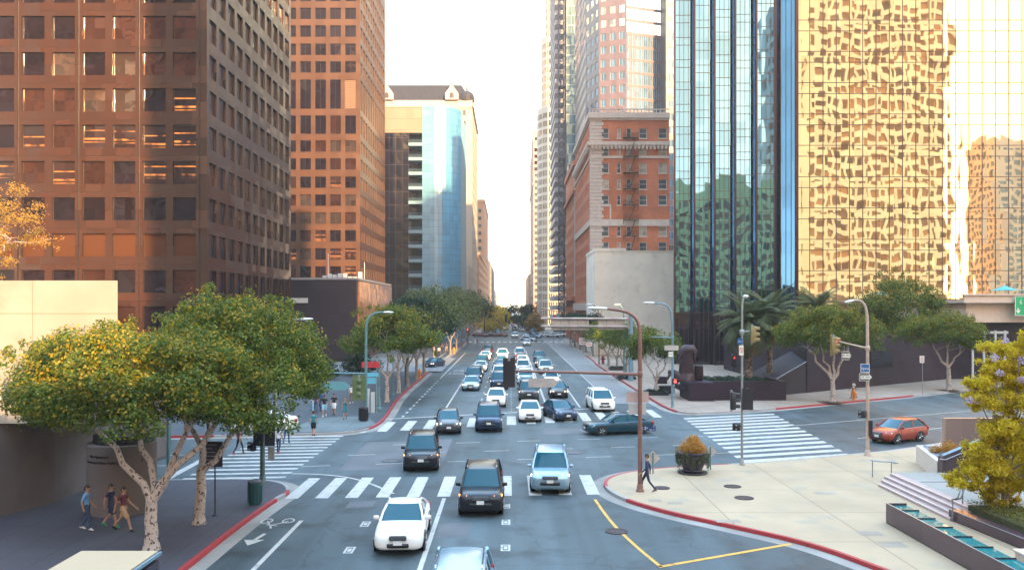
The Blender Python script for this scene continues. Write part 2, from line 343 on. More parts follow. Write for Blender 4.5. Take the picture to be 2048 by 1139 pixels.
# ------------------------------------------------------------------ ground, roads, pavements
def asphalt():
    m = bpy.data.materials.new('asphalt'); m.use_nodes = True; nt = m.node_tree; b = nt.nodes['Principled BSDF']
    tc = N(nt,'ShaderNodeTexCoord')
    def noise(scale, st, det=5):
        mp = N(nt,'ShaderNodeMapping'); mp.inputs['Scale'].default_value = st
        n = N(nt,'ShaderNodeTexNoise'); n.inputs['Scale'].default_value = scale; n.inputs['Detail'].default_value = det
        nt.links.new(tc.outputs['Object'], mp.inputs['Vector']); nt.links.new(mp.outputs['Vector'], n.inputs['Vector']); return n
    def mr(src, a, b_, c, d):
        q = N(nt,'ShaderNodeMapRange'); q.inputs['From Min'].default_value=a; q.inputs['From Max'].default_value=b_; q.inputs['To Min'].default_value=c; q.inputs['To Max'].default_value=d
        nt.links.new(src, q.inputs['Value']); return q.outputs['Result']
    def mul(a, b_):
        q = N(nt,'ShaderNodeMath', operation='MULTIPLY'); nt.links.new(a, q.inputs[0]); nt.links.new(b_, q.inputs[1]); return q.outputs[0]
    big = mr(noise(0.09,(1,.6,1)).outputs['Fac'], .35,.65,.66,1.34)
    trk = mr(noise(0.7,(1,.03,1)).outputs['Fac'], .3,.7,.66,1.26)
    fine = mr(noise(14,(1,1,1)).outputs['Fac'], .3,.7,.82,1.16)
    blot = mr(noise(0.5,(1,1,1),8).outputs['Fac'], .52,.68,1.0,.5)
    vo = N(nt,'ShaderNodeTexVoronoi', feature='DISTANCE_TO_EDGE'); vo.inputs['Scale'].default_value = 0.16
    wn = noise(0.8,(1,1,1)); ad = N(nt,'ShaderNodeVectorMath', operation='MULTIPLY_ADD'); ad.inputs[1].default_value=(1.6,1.6,0)
    nt.links.new(wn.outputs['Color'], ad.inputs[0]); nt.links.new(tc.outputs['Object'], ad.inputs[2]); nt.links.new(ad.outputs[0], vo.inputs['Vector'])
    crk = mr(vo.outputs['Distance'], 0.0,.008,.62,1.0)
    allf = mul(mul(mul(big,trk),mul(fine,blot)),crk)
    sc = N(nt,'ShaderNodeVectorMath', operation='SCALE'); sc.inputs[0].default_value=(0.058,0.082,0.094)
    nt.links.new(allf, sc.inputs['Scale']); nt.links.new(sc.outputs[0], b.inputs['Base Color'])
    b.inputs['Roughness'].default_value = 0.62; b.inputs['Specular IOR Level'].default_value = 0.45
    bp = N(nt,'ShaderNodeBump'); bp.inputs['Distance'].default_value = 0.006; nt.links.new(noise(60,(1,1,1)).outputs['Fac'], bp.inputs['Height']); nt.links.new(bp.outputs[0], b.inputs['Normal'])
    return m
ASP = asphalt()
def concrete(name, col, tile=None, var=0.14, rough=0.7, stain=None):
    m = bpy.data.materials.new(name); m.use_nodes = True; nt = m.node_tree; b = nt.nodes['Principled BSDF']; b.inputs['Roughness'].default_value = rough
    tc = N(nt,'ShaderNodeTexCoord'); a = N(nt,'ShaderNodeTexNoise'); a.inputs['Scale'].default_value = .35; a.inputs['Detail'].default_value = 9
    nt.links.new(tc.outputs['Object'], a.inputs['Vector'])
    q = N(nt,'ShaderNodeMapRange'); q.inputs['From Min'].default_value=.3; q.inputs['From Max'].default_value=.7; q.inputs['To Min'].default_value=1-var; q.inputs['To Max'].default_value=1+var
    nt.links.new(a.outputs['Fac'], q.inputs['Value'])
    s = N(nt,'ShaderNodeVectorMath', operation='SCALE'); s.inputs[0].default_value = col; nt.links.new(q.outputs['Result'], s.inputs['Scale'])
    last = s.outputs[0]
    if stain:
        z = N(nt,'ShaderNodeTexNoise'); z.inputs['Scale'].default_value = .6; z.inputs['Detail'].default_value = 7; nt.links.new(tc.outputs['Object'], z.inputs['Vector'])
        q = N(nt,'ShaderNodeMapRange'); q.inputs['From Min'].default_value=.55; q.inputs['From Max'].default_value=.8; nt.links.new(z.outputs['Fac'], q.inputs['Value'])
        mm = N(nt,'ShaderNodeMix', data_type='RGBA'); nt.links.new(q.outputs['Result'], mm.inputs['Factor']); nt.links.new(last, mm.inputs['A']); mm.inputs['B'].default_value=(*stain,1); last = mm.outputs['Result']
    if tile:
        br = N(nt,'ShaderNodeTexBrick', offset=0.0); br.inputs['Scale'].default_value = 1; br.inputs['Brick Width'].default_value = tile; br.inputs['Row Height'].default_value = tile
        br.inputs['Mortar Size'].default_value = .022; br.inputs['Mortar Smooth'].default_value=.2
        br.inputs['Color1'].default_value=(1,1,1,1); br.inputs['Color2'].default_value=(.93,.93,.93,1); br.inputs['Mortar'].default_value=(.42,.42,.42,1)
        nt.links.new(tc.outputs['Object'], br.inputs['Vector'])
        mu = N(nt,'ShaderNodeVectorMath', operation='MULTIPLY'); nt.links.new(last, mu.inputs[0]); nt.links.new(br.outputs['Color'], mu.inputs[1]); last = mu.outputs[0]
    nt.links.new(last, b.inputs['Base Color'])
    f = N(nt,'ShaderNodeTexNoise'); f.inputs['Scale'].default_value = 25; nt.links.new(tc.outputs['Object'], f.inputs['Vector'])
    bp = N(nt,'ShaderNodeBump'); bp.inputs['Distance'].default_value = .006; nt.links.new(f.outputs['Fac'], bp.inputs['Height']); nt.links.new(bp.outputs[0], b.inputs['Normal'])
    return m
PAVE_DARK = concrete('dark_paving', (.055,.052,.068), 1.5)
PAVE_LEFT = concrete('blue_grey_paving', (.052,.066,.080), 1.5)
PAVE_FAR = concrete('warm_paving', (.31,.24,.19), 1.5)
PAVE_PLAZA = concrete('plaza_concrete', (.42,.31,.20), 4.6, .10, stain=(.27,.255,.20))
LANE_CONC = concrete('lane_concrete', (.20,.205,.21), 4.5, .12)
GUTTER = concrete('gutter_concrete', (.26,.24,.22), None, .3)
KERB = concrete('kerb_concrete', (.33,.31,.30), None, .2)
def paint(name, col, wear=.72):
    m = bpy.data.materials.new(name); m.use_nodes = True; nt = m.node_tree; b = nt.nodes['Principled BSDF']; b.inputs['Roughness'].default_value=.6
    tc = N(nt,'ShaderNodeTexCoord'); a = N(nt,'ShaderNodeTexNoise'); a.inputs['Scale'].default_value=2.2; a.inputs['Detail'].default_value=12; a.inputs['Roughness'].default_value=.7
    nt.links.new(tc.outputs['Object'], a.inputs['Vector'])
    q = N(nt,'ShaderNodeMapRange'); q.inputs['From Min'].default_value=.53; q.inputs['From Max'].default_value=.66; q.inputs['To Max'].default_value=wear; nt.links.new(a.outputs['Fac'], q.inputs['Value'])
    mm = N(nt,'ShaderNodeMix', data_type='RGBA'); mm.inputs['A'].default_value=(*col,1); mm.inputs['B'].default_value=(col[0]*.16+.025,col[1]*.16+.028,col[2]*.16+.03,1)
    nt.links.new(q.outputs['Result'], mm.inputs['Factor']); nt.links.new(mm.outputs['Result'], b.inputs['Base Color'])
    return m
WHITE = paint('white_paint', (.46,.44,.41)); YEL = paint('yellow_paint', (.62,.33,.05)); REDK = paint('red_kerb_paint', (.36,.03,.035), .5)

g = MB(); g.sheet([(-2500,-600),(2500,-600),(2500,3000),(-2500,3000)], -0.01)
struct(g.build('ground', concrete('dry_ground', (.30,.26,.22))))
g = MB(); g.sheet([(-11.4,-120),(14.4,-120),(14.4,1500),(-11.4,1500)], 0.0)
g.sheet([(14.4,20),(160,20),(160,130),(14.4,130)],0.0); g.sheet([(-160,10),(-11.4,10),(-11.4,90),(-160,90)],0.0)
g.sheet([(-160,240),(-11.4,240),(-11.4,284),(-160,284)],0.0); g.sheet([(14.4,240),(160,240),(160,284),(14.4,284)],0.0)
struct(g.build('road', ASP))
g = MB(); g.sheet([(9.75,80),(14.1,80),(14.1,240),(9.75,240)], .004); struct(g.build('concrete_lane', LANE_CONC))
g = MB(); g.sheet([(-28,118),(-9.4,118),(-9.4,150),(-28,150)], .160); struct(g.build('driveway', LANE_CONC))

def walk(name, kerb, back, mat, red=()):
    """kerb: plan line of the kerb face (pavement to its LEFT); back: the rest of the outline"""
    K = kerb; inner = offs(K, .17)
    m = MB(); m.prism([(p[0],p[1]) for p in inner]+list(back), -.3, .15); struct(m.build(name, mat))
    n = len(K); kb = MB()
    for i in range(n-1):
        t = (i+.5)/n; mi = 1 if any(a <= t <= b for a, b in red) else 0
        a, b, c, d = K[i], K[i+1], inner[i+1], inner[i]
        kb.add([(a[0],a[1],-.02),(b[0],b[1],-.02),(b[0],b[1],.155),(a[0],a[1],.155),(c[0],c[1],.155),(d[0],d[1],.155),(c[0],c[1],.10),(d[0],d[1],.10)],
               [(0,1,2,3),(3,2,4,5),(5,4,6,7)], mi)
    struct(kb.build('kerb', [KERB, REDK]))
    gt = MB(); strip(gt, offs(K,-.01), offs(K,-.62), .006); struct(gt.build('gutter', GUTTER))
def gl(*pts): return [gp(*p) for p in pts]
# near left corner (kerb runs from the near street round to the cross street)
kA = smoothed([Vector((-11.15,-60,0)),Vector((-11.15,20,0))] + gl((375,1139),(470,1062),(553,1002),(583,987),(572,970),(520,962),(430,962),(325,964)) + [Vector((-60,40.5,0))], 2)
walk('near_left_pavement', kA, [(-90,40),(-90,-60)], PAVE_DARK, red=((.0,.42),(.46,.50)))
# far left corner
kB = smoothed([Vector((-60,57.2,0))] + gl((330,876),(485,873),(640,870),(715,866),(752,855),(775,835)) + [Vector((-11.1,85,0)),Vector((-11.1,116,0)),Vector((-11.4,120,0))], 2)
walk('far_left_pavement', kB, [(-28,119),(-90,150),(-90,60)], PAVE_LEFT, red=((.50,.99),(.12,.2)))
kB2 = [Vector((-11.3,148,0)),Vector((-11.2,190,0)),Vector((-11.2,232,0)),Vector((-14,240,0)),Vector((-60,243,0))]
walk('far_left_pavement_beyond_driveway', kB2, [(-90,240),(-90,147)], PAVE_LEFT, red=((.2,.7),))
# far right corner
kC = smoothed([Vector((60,246,0)),Vector((17,243,0)),Vector((14.2,236,0)),Vector((14.2,140,0))] + gl((1187,727),(1295,796),(1332,818),(1368,829),(1440,826),(1514,823),(1720,803),(1800,796),(1952,778),(2048,766)) + [Vector((120,135,0))], 2)
walk('far_right_pavement', kC, [(140,250)], PAVE_FAR, red=((.22,.47),(.63,.76)))
# near right plaza
kD = smoothed([Vector((130,108,0))] + gl((2048,866),(1890,888),(1789,904),(1700,912),(1640,918),(1500,930),(1380,935),(1270,944),(1217,957),(1203,974),(1238,1000),(1330,1028),(1480,1060),(1620,1092),(1750,1139)) + [Vector((16,20,0)),Vector((16.6,-60,0))], 2)
walk('near_right_plaza', kD, [(130,-60)], PAVE_PLAZA, red=((.38,.58),(.64,.93)))
for nm, pts in (('east_left_pavement', [(-11.2,286),(-11.2,1500),(-60,1500),(-60,286)]), ('east_right_pavement', [(14.2,286),(14.2,1500),(60,1500),(60,286)])):
    m = MB(); m.prism(pts, -.3, .15); struct(m.build(nm, PAVE_FAR))

# painted markings
def bar(mb, x0, x1, y0, y1, z=.008, sl=0.0): mb.quad((x0,y0,z),(x1,y0+sl*(x1-x0),z),(x1,y1+sl*(x1-x0),z),(x0,y1,z))
def marks(name, fn, mat=None):
    m = MB(); fn(m); return struct(m.build(name, mat or WHITE))
def _near(m):
    for k, x in enumerate((-10.3,-8.9,-7.5,-6.05,-4.6,-3.15,-1.65,-.2,1.25,2.7,4.05)):
        c = 42.9+.06*(x+4); s = -.32 if k < 2 else 0
        m.quad((x-.31,c-2.4,.008),(x+.31,c-2.4,.008),(x+.31,c+2.4,.008),(x-.31,c+2.4,.008))
marks('near_crosswalk', _near)
def _far(m):
    for x in (-10.8,-9.3,-7.7,-6.1,-4.5,-2.9,-1.4,.15,1.7,3.2,4.7,6.2,7.65,9.1,10.6,12.2):
        c = 67.9+.37*x; m.quad((x-.36,c-2.6,.008),(x+.36,c-2.6,.008),(x+.36,c+2.6,.008),(x-.36,c+2.6,.008))
    m.quad((-10.9,68.2,.0075),(3.3,74.2,.0075),(3.3,74.55,.0075),(-10.9,68.55,.0075))
    m.quad((3.3,74.2,.0075),(9.4,76.5,.0075),(9.4,76.85,.0075),(3.3,74.55,.0075))
marks('far_crosswalk', _far)
def _left(m):
    for k in range(13):
        y = 45.0+k*1.2; m.quad((-17.2,y-.5,.008),(-11.9+.02*k,y,.008),(-11.9+.02*k,y+.42,.008),(-17.2,y-.08,.008))
    a, b = gp(312,965), gp(399,918); m.quad((a.x,a.y,.008),(a.x+.4,a.y,.008),(b.x+.4,b.y,.008),(b.x,b.y,.008))
marks('left_crosswalk', _left)
def _right(m):
    a0, a1, b0, b1 = gp(1486,925), gp(1366,835), gp(1702,911), gp(1545,826)
    for k in range(13):
        t = k/12.6; s = (k+.5)/12.6
        p, q, r_, u = a0.lerp(a1,t), b0.lerp(b1,t), b0.lerp(b1,s), a0.lerp(a1,s)
        m.quad((p.x,p.y,.008),(q.x,q.y,.008),(r_.x,r_.y,.008),(u.x,u.y,.008))
marks('right_crosswalk', _right)
def _lanes(m):
    def dash(x, y0, y1, ln, gap, w=.12):
        y = y0
        while y < y1: bar(m, x-w/2, x+w/2, y, min(y+ln,y1)); y += ln+gap
    bar(m,-5.78,-5.62,72,170); bar(m,3.3,3.5,75.5,178); bar(m,6.3,6.46,76.8,108); bar(m,9.55,9.7,92,236)
    bar(m,-8.9,-8.75,108,172); dash(-8.82,70,106,1.0,1.6,.2); dash(-2.7,76,236,1.6,5,.12); dash(.17,74,236,.3,1.3,.12); dash(6.4,180,236,.5,2,.12); dash(-11.7,150,172,1,1,.14); bar(m,-12.6,-12.45,122,168,.166)
    bar(m,-3.18,-3.0,-20,40.2); bar(m,-8.9,-8.72,-20,36)
    for x, y in ((-5.95,31.6),(-6,35.4),(-.15,31.9),(-.15,35.7),(-.15,38.6)):
        bar(m,x-.18,x+.18,y-.42,y-.32); bar(m,x-.18,x+.18,y+.32,y+.42); bar(m,x-.18,x-.1,y-.32,y+.32); bar(m,x+.1,x+.18,y-.32,y+.32); bar(m,x-.07,x+.07,y-.2,y+.2)
    for k in range(7):   # lane dashes of the cross street through the junction
        for base in (50.3, 53.6, 57.2):
            x = -12+k*4.1+(base-50)*.6; y = base+.18*x; m.quad((x,y,.008),(x+1.6,y+.29,.008),(x+1.6,y+.40,.008),(x,y+.11,.008))
    for k in range(6):
        x = 24+k*6; y = 56+.62*(x-20); m.quad((x,y,.008),(x+3.4,y+2.1,.008),(x+3.4,y+2.28,.008),(x,y+.18,.008))
        x = 20+k*6; y = 64+.5*(x-20); m.quad((x,y,.008),(x+6,y+3,.008),(x+6,y+3.16,.008),(x,y+.16,.008))
    for k in range(6):
        for base in (49.6,53.1): x = -50+k*5.5; y = base+.06*x; m.quad((x,y,.008),(x+3,y+.2,.008),(x+3,y+.32,.008),(x,y+.12,.008))
    # curved guide line at the left corner
    A = smoothed(gl((585,946),(640,947),(700,953),(745,966),(790,986)),2); strip(m, A, offs(A,-.16), .012)
    # bicycle symbol with arrow
    def ring(cx,cy,r,s=1.6):
        P = [Vector((cx+r*math.cos(a*math.pi/8), cy+s*r*math.sin(a*math.pi/8),0)) for a in range(17)]
        Q = [Vector((cx+(r-.07)*math.cos(a*math.pi/8), cy+s*(r-.07)*math.sin(a*math.pi/8),0)) for a in range(17)]
        strip(m,P,Q,.008)
    ring(-10.25,35.9,.26); ring(-9.35,35.95,.26)
    def ln(a,b,w=.09):
        d=(Vector(b)-Vector(a)).normalized(); q=Vector((-d.y,d.x))*w/2
        m.quad((a[0]-q.x,a[1]-q.y,.008),(b[0]-q.x,b[1]-q.y,.008),(b[0]+q.x,b[1]+q.y,.008),(a[0]+q.x,a[1]+q.y,.008))
    ln((-10.2,35.9),(-9.95,35.2)); ln((-9.95,35.2),(-9.5,35.6)); ln((-9.5,35.6),(-9.35,35.9)); ln((-10.1,35.3),(-9.6,35.1)); ln((-9.9,35.2),(-9.75,34.7))
    ln((-9.75,33.9),(-9.9,32.9),.16); m.add([(-10.3,33.0,.008),(-9.93,32.2,.008),(-9.5,33.0,.008)],[(0,1,2)])
    ln((-10.0,118.5),(-9.9,121),.12); ln((-10.3,120),(-9.6,120.3),.12)
marks('lane_markings', _lanes)
def _yel(m):
    A = smoothed(gl((1187,998),(1205,1025),(1231,1057),(1275,1098),(1318,1133)),2); strip(m, A, offs(A,.14), .009)
    a, b = gp(1318,1133), gp(1582,1087); m.quad((a.x,a.y-.1,.009),(b.x,b.y-.1,.009),(b.x,b.y+.12,.009),(a.x,a.y+.12,.009))
marks('yellow_lane_line', _yel, YEL)
for word, y in (('BUS', 121.5), ('ONLY', 116.5)):
    o = text_mesh(word, 1.0, WHITE, None, Matrix.Translation((-7.25, y, .012)) @ Matrix.Rotation(math.pi,4,'Z') @ Matrix.Diagonal((.85,3.4,1,1)), 'road_lettering', .001); struct(o)
def _z2(m):
    for k in range(17): x = -10.6+k*1.5; bar(m,x,x+.75,221,226); bar(m,x,x+.75,286,290) if k%2 else None
    bar(m,-11,3.4,218.6,219)
marks('second_crosswalk', _z2)
def _sd(m):      # concrete ramp apron at the far left corner
    m.sheet(gl((560,868),(700,866),(752,852),(735,835),(640,838)), .158)
m = MB(); _sd(m); struct(m.build('corner_apron', concrete('apron_concrete', (.12,.155,.165), 1.5)))
# asphalt repair patches and iron covers let into the road
g = MB()
for x0,x1,y0,y1 in ((-2.9,-1.6,33.2,35.4),(-7.4,-6.2,38.2,39.4),(2.5,9,60.5,63.5),(-9.5,-6.5,47,57),(-5,-3.9,48,58),(14,20,64,68)): g.sheet([(x0,y0),(x1,y0+.3),(x1,y1+.3),(x0,y1)], .003)
struct(g.build('asphalt_patches', concrete('patch_asphalt', (.10,.105,.115), None, .2)))
g = MB()
for px, py, w_, d_ in ((1456,1041,1.0,.5),(1740,1066,.9,.7),(1785,1088,.9,.7),(1650,985,1.0,.6),(1350,1005,.7,.5),(1310,1000,.6,.5)):
    p = gp(px,py,.15); g.sheet([(p.x-w_/2,p.y-d_/2),(p.x+w_/2,p.y-d_/2),(p.x+w_/2,p.y+d_/2),(p.x-w_/2,p.y+d_/2)], .156)
struct(g.build('pavement_plates', concrete('plate_concrete', (.30,.245,.19), None, .2)))
IRON = M('cast_iron', (.055,.04,.045), .55, .6, .3, 6, .004, 30)
def cover(px, py, r, z, label, mat=IRON):
    p = gp(px, py, z); m = MB(); n = 28
    m.lathe([(r*.0+.01,.018),(r*.55,.018),(r*.57,.012),(r*.62,.012),(r*.64,.018),(r*.88,.018),(r*.9,.01),(r*.94,.01),(r*.96,.02),(r,.02),(r,0)], (0,0,0), n)
    for k in range(8): m.cbox((r*.76*math.cos(k*.785), r*.76*math.sin(k*.785), .021), (r*.16,.03,.008), k*.785)
    o = m.build('manhole_cover', mat, None, 30, (p.x,p.y,z)); tag(o, label, 'manhole cover', 'manhole covers'); return o
for a in ((1465,972,.43,.152,'dark round iron cover in the plaza nearest the crossing poles'), (1488,995,.45,.152,'lower of two dark iron covers side by side on the pale plaza'),
          (1323,975,.41,.152,'dark iron cover on the plaza beside the man in the suit'), (1233,1062,.47,.002,'iron cover in the street lying on the yellow line'),
          (1147,904,.7,.002,'large flat cover in the junction asphalt beyond the silver car'), (990,927,.32,.002,'small cover in the junction asphalt beyond the dark car'), (783,921,.62,.002,'pale round cover in the junction asphalt left of the black off-roader')):
    cover(*a, mat=M('worn_cover', (.09,.09,.10), .6, .2, .2)) if 'asphalt' in a[4] else cover(*a)
# ------------------------------------------------------------------ buildings
def stone(name, col, rough=.35, px=3.24, pz=3.88, var=.16, spec=.5, ox=0, oz=0, metal=0.0, mirrorish=0.0):
    """polished cladding: every slab its own slight tone and its own slight lean"""
    m = bpy.data.materials.new(name); m.use_nodes = True; nt = m.node_tree; b = nt.nodes['Principled BSDF']
    tc = N(nt,'ShaderNodeTexCoord'); mp = N(nt,'ShaderNodeMapping'); mp.inputs['Scale'].default_value=(2/px,2/px,2/pz); mp.inputs['Location'].default_value=(ox,ox,oz)
    nt.links.new(tc.outputs['Object'], mp.inputs['Vector'])
    fl = N(nt,'ShaderNodeVectorMath', operation='FLOOR'); nt.links.new(mp.outputs[0], fl.inputs[0])
    wn = N(nt,'ShaderNodeTexWhiteNoise', noise_dimensions='3D'); nt.links.new(fl.outputs[0], wn.inputs['Vector'])
    q = N(nt,'ShaderNodeMapRange'); q.inputs['To Min'].default_value=1-var; q.inputs['To Max'].default_value=1+var; nt.links.new(wn.outputs['Value'], q.inputs['Value'])
    s = N(nt,'ShaderNodeVectorMath', operation='SCALE'); s.inputs[0].default_value=col; nt.links.new(q.outputs['Result'], s.inputs['Scale'])
    fr = N(nt,'ShaderNodeVectorMath', operation='FRACTION'); nt.links.new(mp.outputs[0], fr.inputs[0]); sx = N(nt,'ShaderNodeSeparateXYZ'); nt.links.new(fr.outputs[0], sx.inputs[0])
    lt = N(nt,'ShaderNodeMath', operation='LESS_THAN'); lt.inputs[1].default_value=.03; nt.links.new(sx.outputs['Z'], lt.inputs[0])
    mm = N(nt,'ShaderNodeMix', data_type='RGBA'); nt.links.new(lt.outputs[0], mm.inputs['Factor']); nt.links.new(s.outputs[0], mm.inputs['A']); mm.inputs['B'].default_value=(col[0]*.45,col[1]*.45,col[2]*.45,1)
    nt.links.new(mm.outputs['Result'], b.inputs['Base Color']); b.inputs['Roughness'].default_value=rough; b.inputs['Specular IOR Level'].default_value=spec; b.inputs['Metallic'].default_value=metal; b.inputs['IOR'].default_value=1.5+mirrorish
    ge = N(nt,'ShaderNodeNewGeometry'); su = N(nt,'ShaderNodeVectorMath', operation='SUBTRACT'); nt.links.new(wn.outputs['Color'], su.inputs[0]); su.inputs[1].default_value=(.5,.5,.5)
    sc = N(nt,'ShaderNodeVectorMath', operation='SCALE'); sc.inputs['Scale'].default_value=.05; nt.links.new(su.outputs[0], sc.inputs[0])
    ad = N(nt,'ShaderNodeVectorMath', operation='ADD'); nt.links.new(ge.outputs['Normal'], ad.inputs[0]); nt.links.new(sc.outputs[0], ad.inputs[1])
    no = N(nt,'ShaderNodeVectorMath', operation='NORMALIZE'); nt.links.new(ad.outputs[0], no.inputs[0]); nt.links.new(no.outputs[0], b.inputs['Normal'])
    return m
def glass(name, col, metal=.0, rough=.04, wav=.004, wsc=.9, lean=.03, pane=(3.24,3.88), spec=1.0, var=.35, stretch=(1,1,1), joint=0.0, bulge=0.0):
    """mirror-like glazing: each pane leans a little and is slightly wavy, so what it reflects breaks up pane by pane"""
    m = bpy.data.materials.new(name); m.use_nodes = True; nt = m.node_tree; b = nt.nodes['Principled BSDF']
    b.inputs['Roughness'].default_value=rough; b.inputs['Metallic'].default_value=metal; b.inputs['Specular IOR Level'].default_value=spec; b.inputs['IOR'].default_value=1.6
    tc = N(nt,'ShaderNodeTexCoord'); mp = N(nt,'ShaderNodeMapping'); mp.inputs['Scale'].default_value=(1/pane[0],1/pane[0],1/pane[1]); nt.links.new(tc.outputs['Object'], mp.inputs['Vector'])
    fl = N(nt,'ShaderNodeVectorMath', operation='FLOOR'); nt.links.new(mp.outputs[0], fl.inputs[0])
    oi = N(nt,'ShaderNodeObjectInfo'); ad0 = N(nt,'ShaderNodeVectorMath', operation='ADD'); nt.links.new(fl.outputs[0], ad0.inputs[0]); nt.links.new(oi.outputs['Random'], ad0.inputs[1])
    wn = N(nt,'ShaderNodeTexWhiteNoise', noise_dimensions='3D'); nt.links.new(ad0.outputs[0], wn.inputs['Vector'])
    q = N(nt,'ShaderNodeMapRange'); q.inputs['To Min'].default_value=1-var; q.inputs['To Max'].default_value=1+var*.6; nt.links.new(wn.outputs['Value'], q.inputs['Value'])
    s = N(nt,'ShaderNodeVectorMath', operation='SCALE'); s.inputs[0].default_value=col; nt.links.new(q.outputs['Result'], s.inputs['Scale']); nt.links.new(s.outputs[0], b.inputs['Base Color'])
    ge = N(nt,'ShaderNodeNewGeometry'); n = N(nt,'ShaderNodeTexNoise'); n.inputs['Scale'].default_value=wsc; n.inputs['Detail'].default_value=1.5
    ms = N(nt,'ShaderNodeMapping'); ms.inputs['Scale'].default_value=stretch; va = N(nt,'ShaderNodeVectorMath', operation='ADD')
    sc9 = N(nt,'ShaderNodeVectorMath', operation='SCALE'); sc9.inputs['Scale'].default_value=9.0; nt.links.new(wn.outputs['Color'], sc9.inputs[0])
    nt.links.new(tc.outputs['Object'], va.inputs[0]); nt.links.new(sc9.outputs[0], va.inputs[1]); nt.links.new(va.outputs[0], ms.inputs['Vector']); nt.links.new(ms.outputs[0], n.inputs['Vector'])
    def cen(src, k):
        a = N(nt,'ShaderNodeVectorMath', operation='SUBTRACT'); a.inputs[1].default_value=(.5,.5,.5); nt.links.new(src, a.inputs[0])
        c = N(nt,'ShaderNodeVectorMath', operation='SCALE'); c.inputs['Scale'].default_value=k; nt.links.new(a.outputs[0], c.inputs[0]); return c.outputs[0]
    def add(a, c):
        z = N(nt,'ShaderNodeVectorMath', operation='ADD'); nt.links.new(a, z.inputs[0]); nt.links.new(c, z.inputs[1]); return z.outputs[0]
    v = add(add(ge.outputs['Normal'], cen(wn.outputs['Color'], lean)), cen(n.outputs['Color'], wav))
    if bulge:
        fr = N(nt,'ShaderNodeVectorMath', operation='FRACTION'); nt.links.new(mp.outputs[0], fr.inputs[0]); v = add(v, cen(fr.outputs[0], bulge))
    no = N(nt,'ShaderNodeVectorMath', operation='NORMALIZE'); nt.links.new(v, no.inputs[0]); nt.links.new(no.outputs[0], b.inputs['Normal'])
    return m

